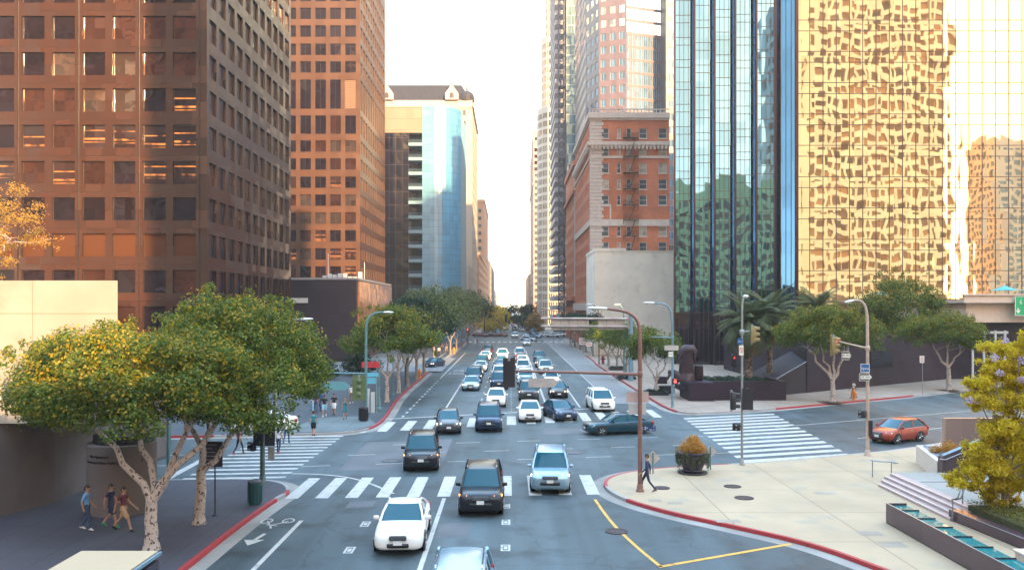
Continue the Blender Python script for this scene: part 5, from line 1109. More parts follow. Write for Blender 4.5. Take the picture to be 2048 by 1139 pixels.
# ------------------------------------------------------------------ trees and planting
BARK_W = None
def bark(name, col, spot, scale=9, thr=.62):
    m = bpy.data.materials.new(name); m.use_nodes = True; nt = m.node_tree; b = nt.nodes['Principled BSDF']; b.inputs['Roughness'].default_value=.85
    tc = N(nt,'ShaderNodeTexCoord'); mp = N(nt,'ShaderNodeMapping'); mp.inputs['Scale'].default_value=(1,1,.6); nt.links.new(tc.outputs['Object'], mp.inputs[0])
    a = N(nt,'ShaderNodeTexNoise'); a.inputs['Scale'].default_value=scale; a.inputs['Detail'].default_value=8; nt.links.new(mp.outputs[0], a.inputs['Vector'])
    q = N(nt,'ShaderNodeMapRange'); q.inputs['From Min'].default_value=thr; q.inputs['From Max'].default_value=thr+.05; nt.links.new(a.outputs['Fac'], q.inputs['Value'])
    mm = N(nt,'ShaderNodeMix', data_type='RGBA'); mm.inputs['A'].default_value=(*col,1); mm.inputs['B'].default_value=(*spot,1); nt.links.new(q.outputs['Result'], mm.inputs['Factor']); nt.links.new(mm.outputs['Result'], b.inputs['Base Color'])
    bp = N(nt,'ShaderNodeBump'); bp.inputs['Distance'].default_value=.02; nt.links.new(a.outputs['Fac'], bp.inputs['Height']); nt.links.new(bp.outputs[0], b.inputs['Normal']); return m
BARK_W = bark('whitewashed_bark', (.46,.37,.32), (.075,.05,.05), 11, .56); BARK_G = bark('grey_bark', (.24,.20,.18), (.08,.06,.05)); BARK_P = bark('palm_bark', (.22,.15,.11), (.07,.045,.035), 5, .5)
LEAF = leafmat('ficus_leaves', (.038,.088,.018), (.18,.23,.028), .42); LEAFN = leafmat('sunlit_new_leaves', (.11,.13,.015), (.46,.31,.022), .4); LEAFD = leafmat('dark_ficus_leaves', (.010,.028,.016), (.034,.065,.024)); LEAFY = leafmat('yellow_green_leaves', (.42,.34,.015), (.90,.66,.03), .5); LEAFO = leafmat('dry_leaves', (.30,.17,.03), (.52,.28,.05), .4)  # young yellow leaves that also paint in the sunlit crown tops
LEAFP = leafmat('palm_leaves', (.045,.065,.025), (.12,.13,.05), .3); FLOW = leafmat('lilac_flowers', (.40,.30,.50), (.62,.52,.66), .3); LEAFH = leafmat('hedge_leaves', (.10,.12,.02), (.25,.20,.03), .3); LEAFOR = leafmat('orange_succulent', (.50,.20,.03), (.62,.36,.07), .3); LEAFG = leafmat('trailing_leaves', (.07,.09,.05), (.16,.17,.09), .3)

def leaves(name, centres, n, size, mat, parent, seed=0, droop=.3, shell=.55, aspect=.55, tip=None, tipf=1.0):
    """n small bent leaves spread through ellipsoid clumps [(x,y,z,rx,ry,rz)], denser towards each clump's outside"""
    rng = np.random.default_rng(seed); C = np.array(centres, float)
    wgt = (C[:,3]*C[:,4]*C[:,5])**(2/3); idx = rng.choice(len(C), n, p=wgt/wgt.sum())
    d = rng.normal(size=(n,3)); d /= np.linalg.norm(d,axis=1)[:,None]
    r = (shell+(1-shell)*rng.random(n))**.8 * (1+.16*rng.normal(size=n).clip(-1,2)); r = np.where(rng.random(n)<.05, r*rng.uniform(1.05,1.5,n), r)
    p = C[idx,:3]+d*C[idx,3:]*r[:,None]
    nr = d*np.array([1,1,1])+rng.normal(size=(n,3))*.75; nr[:,2] += .35; nr /= np.linalg.norm(nr,axis=1)[:,None]
    t = rng.normal(size=(n,3)); t[:,2] -= droop; t -= nr*(t*nr).sum(1)[:,None]; t /= np.linalg.norm(t,axis=1)[:,None]+1e-9
    u = np.cross(nr,t); s = size*(.7+.6*rng.random(n))[:,None]
    a = p-t*s*.5; b = p+u*s*aspect*.5+nr*s*.06; c = p+t*s*.5-nr*s*.10; e_ = p-u*s*aspect*.5+nr*s*.06
    V = np.stack([a,b,c,e_],1).reshape(-1,3); me = bpy.data.meshes.new(name)
    me.vertices.add(4*n); me.vertices.foreach_set('co', V.ravel().astype(np.float32)); me.loops.add(4*n); me.loops.foreach_set('vertex_index', np.arange(4*n,dtype=np.int32))
    me.polygons.add(n); me.polygons.foreach_set('loop_start', np.arange(0,4*n,4,dtype=np.int32)); me.polygons.foreach_set('loop_total', np.full(n,4,dtype=np.int32))
    me.materials.append(mat)
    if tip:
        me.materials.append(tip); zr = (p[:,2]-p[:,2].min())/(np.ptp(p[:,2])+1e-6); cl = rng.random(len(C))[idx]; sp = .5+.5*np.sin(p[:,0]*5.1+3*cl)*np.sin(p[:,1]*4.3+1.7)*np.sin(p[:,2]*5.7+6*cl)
        pr = 2.3*tipf*np.clip(zr*1.25-.12,.06,1)*np.clip((r-.72)*3.2,0,1)*np.clip(sp*2.2-.55,0,1)*(.5+cl)  # more yellow on outer upper leaves, a painted sun highlight
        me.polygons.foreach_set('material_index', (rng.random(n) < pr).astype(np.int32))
    me.update(); me.validate()
    o = bpy.data.objects.new(name, me); COL.objects.link(o)
    if parent: o.parent = parent
    return o
def clumps(c, r, n, cr, seed, lo=-.55, jitter=.25):
    """uneven clump centres over a flattened dome of radii r about c"""
    rg = random.Random(seed); out = []
    while len(out) < n:
        d = Vector((rg.gauss(0,1),rg.gauss(0,1),rg.gauss(0,1))).normalized()
        if d.z < lo: continue
        q = rg.uniform(.35,1.0)**.5; k = cr*rg.uniform(.65,1.3)
        out.append((c[0]+d.x*r[0]*q*(1+rg.uniform(-jitter,jitter)*.5), c[1]+d.y*r[1]*q, c[2]+d.z*r[2]*q, k*1.15, k*1.15, k*.8))
    return out
def limb(mb, a, b, r0, r1, rg, n=4, bend=.12, mi=0):
    a, b = Vector(a), Vector(b); L = (b-a).length; P = []
    for i in range(n+1):
        t = i/n; p = a.lerp(b,t)
        if 0 < i < n: p += Vector((rg.uniform(-1,1),rg.uniform(-1,1),rg.uniform(-.6,.6)))*bend*L*.5
        P.append(p)
    mb.tube(P, [r0+(r1-r0)*i/n for i in range(n+1)], 8, mi)
    return P
def tree(name, label, base, cc, cr, ncl, clr, nleaf, lsize, leafm, barkm, forks, trunk_top, tr=(.30,.22), seed=1, group=None, lo=-.5, cat='tree', shell=.5, lean=(0,0), tip=None, tipf=1.0):
    """base: ground point; cc: crown centre relative to base; forks: limb ends relative to base"""
    root = thing(name, label, cat, base, 0, group); rg = random.Random(seed)
    b = MB(); top = Vector((lean[0],lean[1],trunk_top)); limb(b,(0,0,-.1),top,tr[0],tr[1],rg,5,.04); b.tube([(0,0,-.1),(0,0,.25)],[tr[0]*1.35,tr[0]*1.02],10)
    CLS = clumps(cc, cr, ncl, clr, seed, lo); rq = random.Random(seed+500)
    for q in range(ncl//2):
        d = Vector((rq.gauss(0,1),rq.gauss(0,1),rq.gauss(0,1))).normalized()
        if d.z < lo: d.z = -d.z
        k = clr*rq.uniform(.22,.45); e_ = rq.uniform(1.12,1.32); CLS.append((cc[0]+d.x*cr[0]*e_,cc[1]+d.y*cr[1]*e_,cc[2]+d.z*cr[2]*e_-.15,k,k,k*1.1))
    for f in forks:
        P = limb(b, top-Vector((0,0,.15)), f, tr[1]*.72, tr[1]*.36, rg, 5, .13)
        for q in range(4):
            c = rg.choice(CLS); s_ = P[-1-(q%2)]; e_ = Vector(c[:3])
            if (e_-s_).length < max(cr)*1.1: limb(b, s_, s_.lerp(e_,.8), tr[1]*.28, tr[1]*.08, rg, 4, .15)
    b.build('trunk', barkm, root, 60)
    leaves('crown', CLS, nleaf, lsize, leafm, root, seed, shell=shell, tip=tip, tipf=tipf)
    return root
# near left: two whitewashed ficus and a darker one behind
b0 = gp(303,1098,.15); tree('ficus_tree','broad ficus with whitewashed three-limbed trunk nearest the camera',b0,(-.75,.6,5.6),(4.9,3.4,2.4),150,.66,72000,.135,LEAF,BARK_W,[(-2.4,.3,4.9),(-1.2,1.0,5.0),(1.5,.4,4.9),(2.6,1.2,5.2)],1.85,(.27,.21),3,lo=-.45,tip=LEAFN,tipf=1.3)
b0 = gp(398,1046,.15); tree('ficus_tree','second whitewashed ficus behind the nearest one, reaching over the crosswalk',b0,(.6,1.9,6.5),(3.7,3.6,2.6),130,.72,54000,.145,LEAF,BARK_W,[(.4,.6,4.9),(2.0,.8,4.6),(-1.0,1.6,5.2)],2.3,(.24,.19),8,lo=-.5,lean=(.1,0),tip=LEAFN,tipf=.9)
b0 = gp(120,978,.15); tree('ficus_tree','thin-trunked dark ficus by the concrete block in the left shade',b0,(-.2,.6,4.7),(2.6,2.4,1.5),22,.95,9000,.18,LEAFD,BARK_G,[(.9,.3,3.6),(-.8,.2,3.7)],2.1,(.18,.13),12)
# left row
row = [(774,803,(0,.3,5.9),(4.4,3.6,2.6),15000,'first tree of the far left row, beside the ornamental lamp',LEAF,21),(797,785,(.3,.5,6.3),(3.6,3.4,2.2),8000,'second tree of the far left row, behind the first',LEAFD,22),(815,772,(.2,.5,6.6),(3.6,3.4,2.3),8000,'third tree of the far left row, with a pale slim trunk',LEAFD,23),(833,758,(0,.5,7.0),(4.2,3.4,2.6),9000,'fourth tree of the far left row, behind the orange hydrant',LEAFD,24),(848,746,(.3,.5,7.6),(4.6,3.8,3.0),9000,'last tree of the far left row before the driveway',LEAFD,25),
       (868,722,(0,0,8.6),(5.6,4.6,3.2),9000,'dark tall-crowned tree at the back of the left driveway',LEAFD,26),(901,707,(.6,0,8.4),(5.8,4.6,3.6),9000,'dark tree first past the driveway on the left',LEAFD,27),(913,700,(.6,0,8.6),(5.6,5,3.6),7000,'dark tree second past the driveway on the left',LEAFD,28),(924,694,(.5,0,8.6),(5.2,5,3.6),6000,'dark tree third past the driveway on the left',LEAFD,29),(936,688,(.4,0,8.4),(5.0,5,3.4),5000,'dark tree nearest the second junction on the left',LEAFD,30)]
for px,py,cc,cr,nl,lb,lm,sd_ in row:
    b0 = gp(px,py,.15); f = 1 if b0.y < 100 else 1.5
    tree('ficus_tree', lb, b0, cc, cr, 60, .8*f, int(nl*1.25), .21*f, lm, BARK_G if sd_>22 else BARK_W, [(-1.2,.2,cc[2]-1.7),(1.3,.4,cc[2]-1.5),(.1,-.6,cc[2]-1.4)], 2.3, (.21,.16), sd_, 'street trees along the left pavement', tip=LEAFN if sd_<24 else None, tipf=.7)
# right row
row = [(1312,788,(-.1,.4,4.6),(2.9,2.4,1.9),10000,'nearest tree of the right row, with a forked pale trunk and square planter',31,BARK_W),(1252,757,(.6,.3,4.8),(3.6,3.0,1.9),9000,'second tree of the right row, behind the blue gantry post',32,BARK_G),(1234,739,(.4,.3,4.9),(3.6,3,1.8),8000,'third tree of the right row, over a low planter bed',33,BARK_G),(1217,731,(-.2,.3,4.9),(3.4,3,1.8),7000,'fourth tree of the right row, by the red hydrant',34,BARK_G)]
for px,py,cc,cr,nl,lb,sd_,bk in row:
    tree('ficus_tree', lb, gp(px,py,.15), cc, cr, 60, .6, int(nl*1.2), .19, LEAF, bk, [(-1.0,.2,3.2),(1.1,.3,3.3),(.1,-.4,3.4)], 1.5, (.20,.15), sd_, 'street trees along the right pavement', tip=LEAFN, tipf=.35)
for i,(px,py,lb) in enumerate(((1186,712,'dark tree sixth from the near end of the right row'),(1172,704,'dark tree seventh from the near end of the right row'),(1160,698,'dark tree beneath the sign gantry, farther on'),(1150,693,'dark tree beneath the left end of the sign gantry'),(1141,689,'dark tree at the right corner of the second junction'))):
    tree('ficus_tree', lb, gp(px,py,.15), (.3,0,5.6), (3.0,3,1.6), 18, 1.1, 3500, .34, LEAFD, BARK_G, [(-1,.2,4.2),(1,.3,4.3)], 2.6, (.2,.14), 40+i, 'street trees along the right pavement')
# right of the cross street
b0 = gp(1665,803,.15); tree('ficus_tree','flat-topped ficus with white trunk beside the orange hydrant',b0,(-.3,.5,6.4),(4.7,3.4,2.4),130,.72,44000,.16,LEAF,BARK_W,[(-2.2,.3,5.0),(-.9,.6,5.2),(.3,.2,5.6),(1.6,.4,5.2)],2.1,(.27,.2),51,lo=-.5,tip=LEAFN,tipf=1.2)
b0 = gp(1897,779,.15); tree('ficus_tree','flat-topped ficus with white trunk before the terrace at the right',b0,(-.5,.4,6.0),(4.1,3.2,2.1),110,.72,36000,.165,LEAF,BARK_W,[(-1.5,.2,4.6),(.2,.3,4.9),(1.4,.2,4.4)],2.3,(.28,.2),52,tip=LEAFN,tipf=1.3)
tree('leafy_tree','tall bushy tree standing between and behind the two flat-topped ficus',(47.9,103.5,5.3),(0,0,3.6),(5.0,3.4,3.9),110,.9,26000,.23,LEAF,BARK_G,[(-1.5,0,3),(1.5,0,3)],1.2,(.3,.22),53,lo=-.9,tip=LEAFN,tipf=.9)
tree('leafy_tree','yellow-topped leafy tree on the roof of the concrete block at the upper left',(-31.0,50.5,9.9),(.4,0,3.9),(3.2,2.6,2.4),40,.62,7000,.13,LEAFO,BARK_W,[(-1,0,3),(1.2,.3,3.2),(.2,-.3,3.6)],1.9,(.16,.11),54,lo=-.9,shell=.2)
tree('cypress_tree','dark slim evergreen clinging by the corner of the white blank building',(33.6,155,0),(0,0,15.5),(.9,.9,4.6),26,.6,3000,.3,LEAFD,BARK_G,[(0,0,14)],11,(.2,.1),55,lo=-1)
# near right feathery tree with lilac flowers
jb = gp(2012,1028,.5)
root = thing('jacaranda_tree','feathery yellow-green tree with a few lilac flowers at the right edge','tree',jb); rg = random.Random(61); b = MB()
limb(b,(0,0,-.2),(-.1,0,2.0),.16,.12,rg,5,.06); CLS=[]
for px,py,rr_ in ((2010,720,1.0),(2040,690,.8),(1975,770,.9),(2035,790,1.1),(1985,830,1.0),(2040,870,1.2),(1960,905,.7),(1935,945,.75),(2000,910,1.0),(1975,960,.8),(2030,950,1.0),(2090,800,1.3),(2090,900,1.3),(1955,930,.6),(2070,740,1.0),(2000,985,.7),(1920,955,.5),(1990,740,.6),(1962,805,.5)):
    q = wp(px,py,jb.y+rg.uniform(-.8,.8))-jb; CLS += [(q.x+rg.uniform(-.8,.8)*rr_,q.y+rg.uniform(-.8,.8)*rr_,q.z+rg.uniform(-.62,.62)*rr_,rr_*rg.uniform(.28,.5),rr_*rg.uniform(.28,.5),rr_*rg.uniform(.2,.36)) for _ in range(11)]; P=limb(b,(-.1,0,1.2+rg.random()*.9),q,.055,.015,rg,5,.08)
b.build('trunk', BARK_G, root, 60)
leaves('crown', CLS, 60000, .17, LEAFY, root, 61, droop=.5, shell=.05, aspect=.26)
fl = [wp(px,py,jb.y-.6)-jb for px,py in ((2010,680),(1955,800),(1940,800),(2045,720),(2000,745),(1990,715),(2042,760))]
leaves('flower_clusters', [(q.x,q.y,q.z,.17,.17,.17) for q in fl], 500, .07, FLOW, root, 62, aspect=.8)

# palms
def palm(label, base, hgt, rl, nf, seed, tr=.42, mat=None, group='palms before the mirror tower', dry=.2, fruit=False):
    root = thing('palm_tree', label, 'palm', base, 0, group); rg = random.Random(seed); b = MB()
    P = []; n_ = int(hgt/.18)
    rad = []
    for i in range(n_+1): P.append((0,0,-.1+hgt*i/n_)); rad.append(tr*(1.15-.3*min(1,i/n_*2.5))*(1.07 if i%2 else .95)+ (.12 if i/n_>.92 else 0))
    b.tube(P, rad, 12); b.build('trunk', BARK_P, root)
    f = MB(); d_ = MB()
    for k in range(nf):
        az = k*2.39996+rg.uniform(-.2,.2); t = k/nf; el = R(82-118*t+rg.uniform(-8,8)); L = rl*rg.uniform(.85,1.1)*(1-.15*t)
        h = Vector((math.cos(az),math.sin(az),0)); p = Vector((0,0,hgt)); mb = d_ if t > 1-dry*.5 else f; seg=12; pts=[p]
        for i in range(seg):
            dir_ = h*math.cos(el)+Vector((0,0,1))*math.sin(el); p = p+dir_*(L/seg); el -= R(5.5+5*t); pts.append(p)
        mb.tube(pts,[.035*(1-.9*i/seg) for i in range(seg+1)],4)
        for i in range(2,len(pts)*3-4):
            q = i/3; j = min(int(q),seg-1); a = pts[j].lerp(pts[j+1],q-j); tt = q/seg; tan = (pts[j+1]-pts[j]).normalized(); sd_ = tan.cross(Vector((0,0,1)));
            if sd_.length < .1: sd_ = Vector((-h.y,h.x,0))
            sd_.normalize(); ll = rl*.20*math.sin(math.pi*min(1,.12+tt*.88))+.08
            for sg in (-1,1):
                e_ = a+(sd_*sg*.75+tan*.65+Vector((0,0,-.35)))*ll; w_ = tan*.035*rl/3
                mb.add([a-w_,a+w_,e_+w_*.2,e_-w_*.2],[(0,1,2,3)])
    f.build('fronds', LEAFP, root); 
    if d_.v: d_.build('dry_fronds', LEAFO, root)
    if fruit: leaves('fruit_stalks', [(.4*math.cos(a),.4*math.sin(a),hgt-.35,.45,.45,.35) for a in (3.6,4.4,5.2,5.9,4.0)], 900, .13, leafmat('red_fruit',(.30,.05,.015),(.45,.10,.03),.2), root, seed, aspect=.4)
    return root
palm('big palm with red fruit stalks and a thick textured trunk', (24.6,87.5,.9), 6.4, 4.6, 60, 71, .43, fruit=True)
palm('second palm half hidden behind the flat-topped ficus', (26.9,87.9,.5), 7.6, 4.2, 48, 72, .36)
palm('third palm showing only fronds above the ficus', (37.3,102.5,5.3), 3.4, 4.3, 44, 73, .34, dry=0)
palm('tan-fronded small palm at the left of the bushy tree', (42.6,103.5,5.3), 2.6, 2.6, 16, 74, .25, dry=1.6)
# far street greenery
for px,py,y_,rx,rz,lb,lm,sd_ in ((1036,632,330,7.0,3.8,'round dark green tree at the far end of the street',LEAFD,81),(985,640,300,6.0,4.2,'yellow-green arching tree past the second junction on the left',LEAFY,82),(1000,635,360,5.5,3.0,'dull green tree behind the yellow arching one',LEAF,83),(1052,642,345,3.5,3.0,'olive tree right of the round dark green one',LEAF,84),(1070,648,300,2.4,3.2,'yellowish small tree by the far right kerb',LEAFO,85)):
    c = wp(px,py,y_); tree('street_tree', lb, (c.x,c.y,.1), (0,0,c.z-.1), (rx,rx*.8,rz), 26, rz*.42, 3000, .8, lm, BARK_G, [(-1,0,c.z-1.5),(1,0,c.z-1.5)], max(1.5,c.z-3.5), (.3,.2), sd_, lo=-.8)
rg = random.Random(9)
for i in range(7):
    y_ = 420+i*70; sx = -1 if i%2 else 1
    tree('street_tree', 'small hazy tree lining the far end of the street', (sx*(12.8 if sx>0 else 11.2)+rg.uniform(-.6,.6),y_,.1),(0,0,6.5),(4,4,3),14,1.7,900,1.0,LEAF if i%3 else LEAFO,BARK_G,[(0,0,5)],3.5,(.25,.2),90+i,'hazy trees at the far end',lo=-.8)
for i,(x_,y_,rx,rz,lb) in enumerate(((-26.5,104,3.4,2.2,'tallest dark shrub behind the group of walkers on the far left'),(-22.6,99,2.4,1.5,'lower dark shrub right behind the two black polo shirts'),(-30.5,97,3.6,1.8,'dark shrub half hidden by the near tree at the far left'),(-19.4,112,2.2,1.4,'small dark shrub behind the green signal back'))):
    root = thing('shrub', lb, 'shrub', (x_,y_,.15), 0, 'shrubs on the far left pavement'); leaves('foliage', clumps((0,0,rz*.75),(rx,rx*.7,rz),36,.8,300+i,-.4), 7000, .22, LEAFD, root, 300+i); b = MB()
    for q in range(6): b.tube([(0,0,-.05),(math.cos(q)*rx*.5,math.sin(q)*rx*.4,rz*.9)],[.06,.02],5)
    b.build('stems', BARK_G, root, 60)

# ------------------------------------------------------------------ street furniture, near right terrace
STEEL = M('galvanised_steel', (.30,.31,.32), .45, .6, .12, 3); TEALP = M('teal_painted_steel', (.10,.21,.22), .5, .2, .15, 3); BRNP = M('brown_painted_steel', (.22,.11,.09), .5, .2, .15, 3); TANP = M('tan_painted_steel', (.46,.34,.28), .5, .1, .15, 3); BLGR = M('blue_grey_steel', (.16,.26,.33), .5, .3, .12, 3)
BLACK = M('black_paint', (.018,.016,.022), .5, .1, .1); GREENP = M('signal_green', (.10,.14,.06), .55, .1, .15); OLIVE = M('signal_olive', (.28,.20,.08), .55, .1, .15); SIGNBK = M('sign_back_aluminium', (.46,.42,.40), .5, .3, .15, 3); SIGNBT = M('sign_back_teal', (.13,.32,.36), .5, .2, .1); SBLUE = M('street_sign_blue', (.01,.10,.30), .4, 0, 0); SNAVY = M('street_sign_navy', (.01,.035,.14), .4, 0, 0); SWHITE = M('sign_white', (.72,.68,.62), .5, 0, .05); SGREEN = M('sign_green', (.01,.36,.13), .4, 0, 0); SRED = M('sign_red', (.50,.04,.03), .5, 0, 0); SBLK = M('sign_black', (.02,.015,.02), .5, 0, 0); LUMI = M('lamp_head', (.70,.68,.66), .4, .1, 0)
LENS_OFF = M('dark_lens', (.06,.02,.02), .25, 0, 0); LENS_RED = M('lit_red_lens', (1,.06,.04), .3, 0, 0, emit=1.2)
ORANGEP = M('hydrant_orange', (.62,.20,.03), .5, 0, .1); REDP = M('hydrant_red', (.25,.03,.03), .5, 0, .1)

def pole(name, label, cat, d, pts, r0, r1, mat, head=None, arms=(), z0=.15, base=.16, group=None):
    """upright traced as (px,py) at distance d from its foot up; arms: lists of (px,py) at the same distance with radius"""
    P = [wp(x,y,d) for x,y in pts]; foot = Vector((P[0].x,P[0].y,z0)); root = thing(name,label,cat,foot,0,group); P[0] = foot.copy()
    b = MB(); Q = [p-foot for p in P]; n = len(Q); S = smoothed3(Q); b.tube(S,[r0+(r1-r0)*i/(len(S)-1) for i in range(len(S))],10); b.build('pole',mat,root,60)
    b = MB(); b.lathe([(base,0),(base,.06),(base*.8,.12),(base*.75,.3),(r0,.36)],(0,0,0),10); b.build('base',mat,root,40)
    for k,(ap,ar) in enumerate(arms):
        b = MB(); A = [wp(x,y,d)-foot for x,y in ap]; b.tube(A,[ar+(ar*.6-ar)*i/(len(A)-1) for i in range(len(A))],8); b.cbox(A[0],(.24,.24,.3),0,0,.04); b.build('arm',mat,root,60)
    if head:
        a, c = wp(*head[0],d)-foot, wp(*head[1],d)-foot; m_ = (a+c)/2; L = (c-a).length; b = MB()
        sg = 1 if c.x > a.x else -1
        prof = [(0,.05,.04),(.15,.10,.07),(.45,.15,.09),(.8,.14,.07),(1,.05,.03)]
        b.loft([[ (a.x+sg*L*t+0*w_, a.y+w_*math.cos(q*math.pi/4), a.z+(c.z-a.z)*t+h_*math.sin(q*math.pi/4)) for q in range(8)] for t,w_,h_ in prof]); o = b.build('lamp_head',LUMI,root,50)
        b = MB(); b.ball((a.x+sg*L*.65,a.y,a.z+(c.z-a.z)*.65-.05),(L*.18,.11,.10),8,6); b.build('lens',M('lamp_lens',(.55,.5,.42),.15,0,0),o,60)
    return root
def smoothed3(pts, it=2):
    P = [Vector(p) for p in pts]
    if len(P) < 3: return P
    for _ in range(it):
        Q = [P[0]]
        for a,b in zip(P[:-1],P[1:]): Q += [a*.75+b*.25, a*.25+b*.75]
        P = Q+[P[-1]]
    return P
def signal(label, c, face, s=1.0, body=BLACK, lit=None, plate=True, name='traffic_signal', cat='traffic signal', n=3, pw=.30, group='traffic signals'):
    """face in degrees: 0 = lenses towards the camera"""
    root = thing(name,label,cat,c,R(face),group); b = MB()
    hh = .34*n*s; b.cbox((0,0,0),(.34*s,.26*s,hh),0,0,.03*s); b.build('housing',body,root,40)
    if plate: b = MB(); b.cbox((0,.15*s,0),(pw*2*s,.02,hh+.26*s),0,0); b.build('backplate',body,root)
    b = MB(); b.cbox((0,.10*s,hh/2+.06*s),(.12*s,.12*s,.14*s)); b.cbox((0,.10*s,-hh/2-.05*s),(.1*s,.1*s,.1*s)); b.build('bracket',STEEL,root)
    for k in range(n):
        z = hh/2-.17*s-k*.34*s
        b = MB(); b.ball((0,-.13*s,z),(.11*s,.03*s,.11*s),12,6); b.build('lens',LENS_RED if lit==k else LENS_OFF,root,60)
        b = MB(); R_=.135*s; prof=[(math.cos(a),math.sin(a)) for a in [R(-30+240*q/12) for q in range(13)]]
        for (x0,z0),(x1,z1) in zip(prof,prof[1:]): b.quad((x0*R_,-.12*s,z+z0*R_),(x1*R_,-.12*s,z+z1*R_),(x1*R_*.96,-.40*s,z+z1*R_*.96-.01),(x0*R_*.96,-.40*s,z+z0*R_*.96-.01))
        b.build('visor',body,root)
        b = MB(); b.ball((0,(.19 if body is GREENP else .05)*s,z),(.13*s,.07*s,.13*s),10,6); b.build('reflector_cap',body,root,60)
    return root
def pedsignal(label, c, face, s=1.0, lit=False):
    root = thing('pedestrian_signal',label,'pedestrian signal',c,R(face),'pedestrian signals'); b = MB(); b.cbox((0,0,0),(.46*s,.22*s,.46*s),0,0,.04*s); b.build('housing',BLACK,root,40)
    b = MB(); b.cbox((0,-.115*s,0),(.38*s,.02,.38*s)); b.build('screen',LENS_OFF,root)
    b = MB()
    for q in range(6): b.cbox((0,-.15*s,-.2*s+q*.08*s),(.42*s,.10*s,.012))
    b.build('louvre',BLACK,root); b = MB(); b.cbox((0,.16*s,.12*s),(.08*s,.2*s,.06*s)); b.cbox((0,.16*s,-.12*s),(.08*s,.2*s,.06*s)); b.build('bracket',STEEL,root)
    if lit: 
        b = MB(); b.cbox((0,-.125*s-.03,-.05*s),(.16*s,.02,.14*s),0,0,.0)
        for q in range(4): b.cbox((-.06*s+q*.04*s,-.155*s,.09*s),(.025*s,.02,.15*s))
        b.cbox((-.105*s,-.155*s,.0),(.04*s,.02,.1*s)); b.build('hand_symbol',LENS_RED,root)
    return root
def board(name, label, px0, py0, px1, py1, d, mat, face=0, th=.03, cat='sign', outline=None, group=None, rim=None, wscale=1.0):
    a, c = wp(px0,py0,d), wp(px1,py1,d); m_ = (a+c)/2; w_ = abs(c.x-a.x)*wscale; h_ = abs(a.z-c.z)
    root = thing(name,label,cat,m_,R(face),group); b = MB()
    out = outline or [(-.5,-.5),(.5,-.5),(.5,.5),(-.5,.5)]
    b.add([(x*w_,-th/2,z*h_) for x,z in out]+[(x*w_,th/2,z*h_) for x,z in out],[tuple(range(len(out))),tuple(reversed(range(len(out),2*len(out))))]+[(i,i+len(out),(i+1)%len(out)+len(out),(i+1)%len(out)) for i in range(len(out))])
    b.build('panel',mat,root)
    if rim: 
        b = MB(); t = .04*max(w_,h_)**.5
        for x0,x1,z0,z1 in ((-.5*w_,.5*w_,.5*h_-t,.5*h_),(-.5*w_,.5*w_,-.5*h_,-.5*h_+t),(-.5*w_,-.5*w_+t,-.5*h_+t,.5*h_-t),(.5*w_-t,.5*w_,-.5*h_+t,.5*h_-t)): b.box(x0,x1,-th/2-.004,-th/2,z0,z1)
        b.build('border',rim,root)
    b = MB(); b.cbox((0,th/2+.03,0),(w_*.5,.05,.05)); b.build('bracket',STEEL,root)
    root['wh'] = (w_,h_); return root
FRONT = lambda x,z,y=-.02: Matrix.Translation((x,y,z)) @ Matrix.Rotation(math.pi/2,4,'X')

# right foreground mast over the street
pole('mast_arm_pole','tall brown lamp post on the plaza corner with a long arm over the street','street lamp',41.0,[(1280,988),(1280,720),(1280,675),(1277,640),(1255,622),(1213,617)],.115,.06,BRNP,((1216,617),(1176,615)),[([(1280,748),(1150,744),(1010,741)],.085)],base=.2)
signal('big black signal hanging over the street, seen from behind',wp(1018,744,40.8),180,1.1,BLACK,None,True,pw=.26)
board('arrow_sign','arrow-ended pale sign hung from the long brown arm, seen from behind',1057,756,1116,774,41,SIGNBK,outline=[(-.5,-.5),(.36,-.5),(.5,.0),(.36,.5),(-.5,.5)])
b = MB(); 
board('traffic_sign','pink-grey back of a sign on the brown lamp post',1253,783,1297,804,41.25,M('pink_sign_back',(.50,.36,.33),.6,.1,.1)); board('traffic_sign','paler square sign back just under the pink-grey one on the brown lamp post',1257,806,1292,828,41.25,M('pale_sign_back',(.50,.48,.47),.6,.1,.1))
s_ = board('street_name_sign','small navy street sign reading 5th 900 W on the brown lamp post',1287,851,1311,861,41,SNAVY); w_,h_ = s_['wh']
text_mesh('5',h_*.85,SWHITE,s_,FRONT(-w_*.36,0)); text_mesh('th',h_*.35,SWHITE,s_,FRONT(-w_*.20,h_*.12)); text_mesh('900  W',h_*.34,SWHITE,s_,FRONT(w_*.20,-h_*.25)); text_mesh('ST',h_*.3,SWHITE,s_,FRONT(w_*.35,h_*.28))
# pole with signals at the right crosswalk
pole('signal_pole','slim grey lamp post on the plaza edge at the right crosswalk','street lamp',47.9,[(1484,936),(1484,700),(1484,620),(1485,600),(1489,593)],.075,.045,STEEL,((1486,592),(1497,592)),[([(1484,664),(1500,661)],.04)],base=.15)
signal('black signal cluster with wide plate on the slim grey post, seen from behind',wp(1494,797,47.9),180,.95,BLACK,None,True,pw=.32); signal('side-on black signal left of the slim grey post',wp(1466,801,47.8),95,.95,BLACK,None,False)
pedsignal('black pedestrian signal low on the slim grey post',wp(1473,853,47.8),160,.95)
signal('olive signal high on the slim grey post beside the palm trunk',wp(1507,668,47.8),60,.9,OLIVE,None,False)
s_ = board('street_name_sign','small blue street name sign on the slim grey post',1475,676,1485,688,47.8,SBLUE); w_,h_=s_['wh']; text_mesh('Figueroa',h_*.34,SWHITE,s_,FRONT(0,0),font_scale=(.6,1))
s_ = board('no_turn_sign','white no-turn sign below the small blue sign on the slim grey post',1478,690,1487,710,47.8,SWHITE); w_,h_=s_['wh']
b = MB(); 
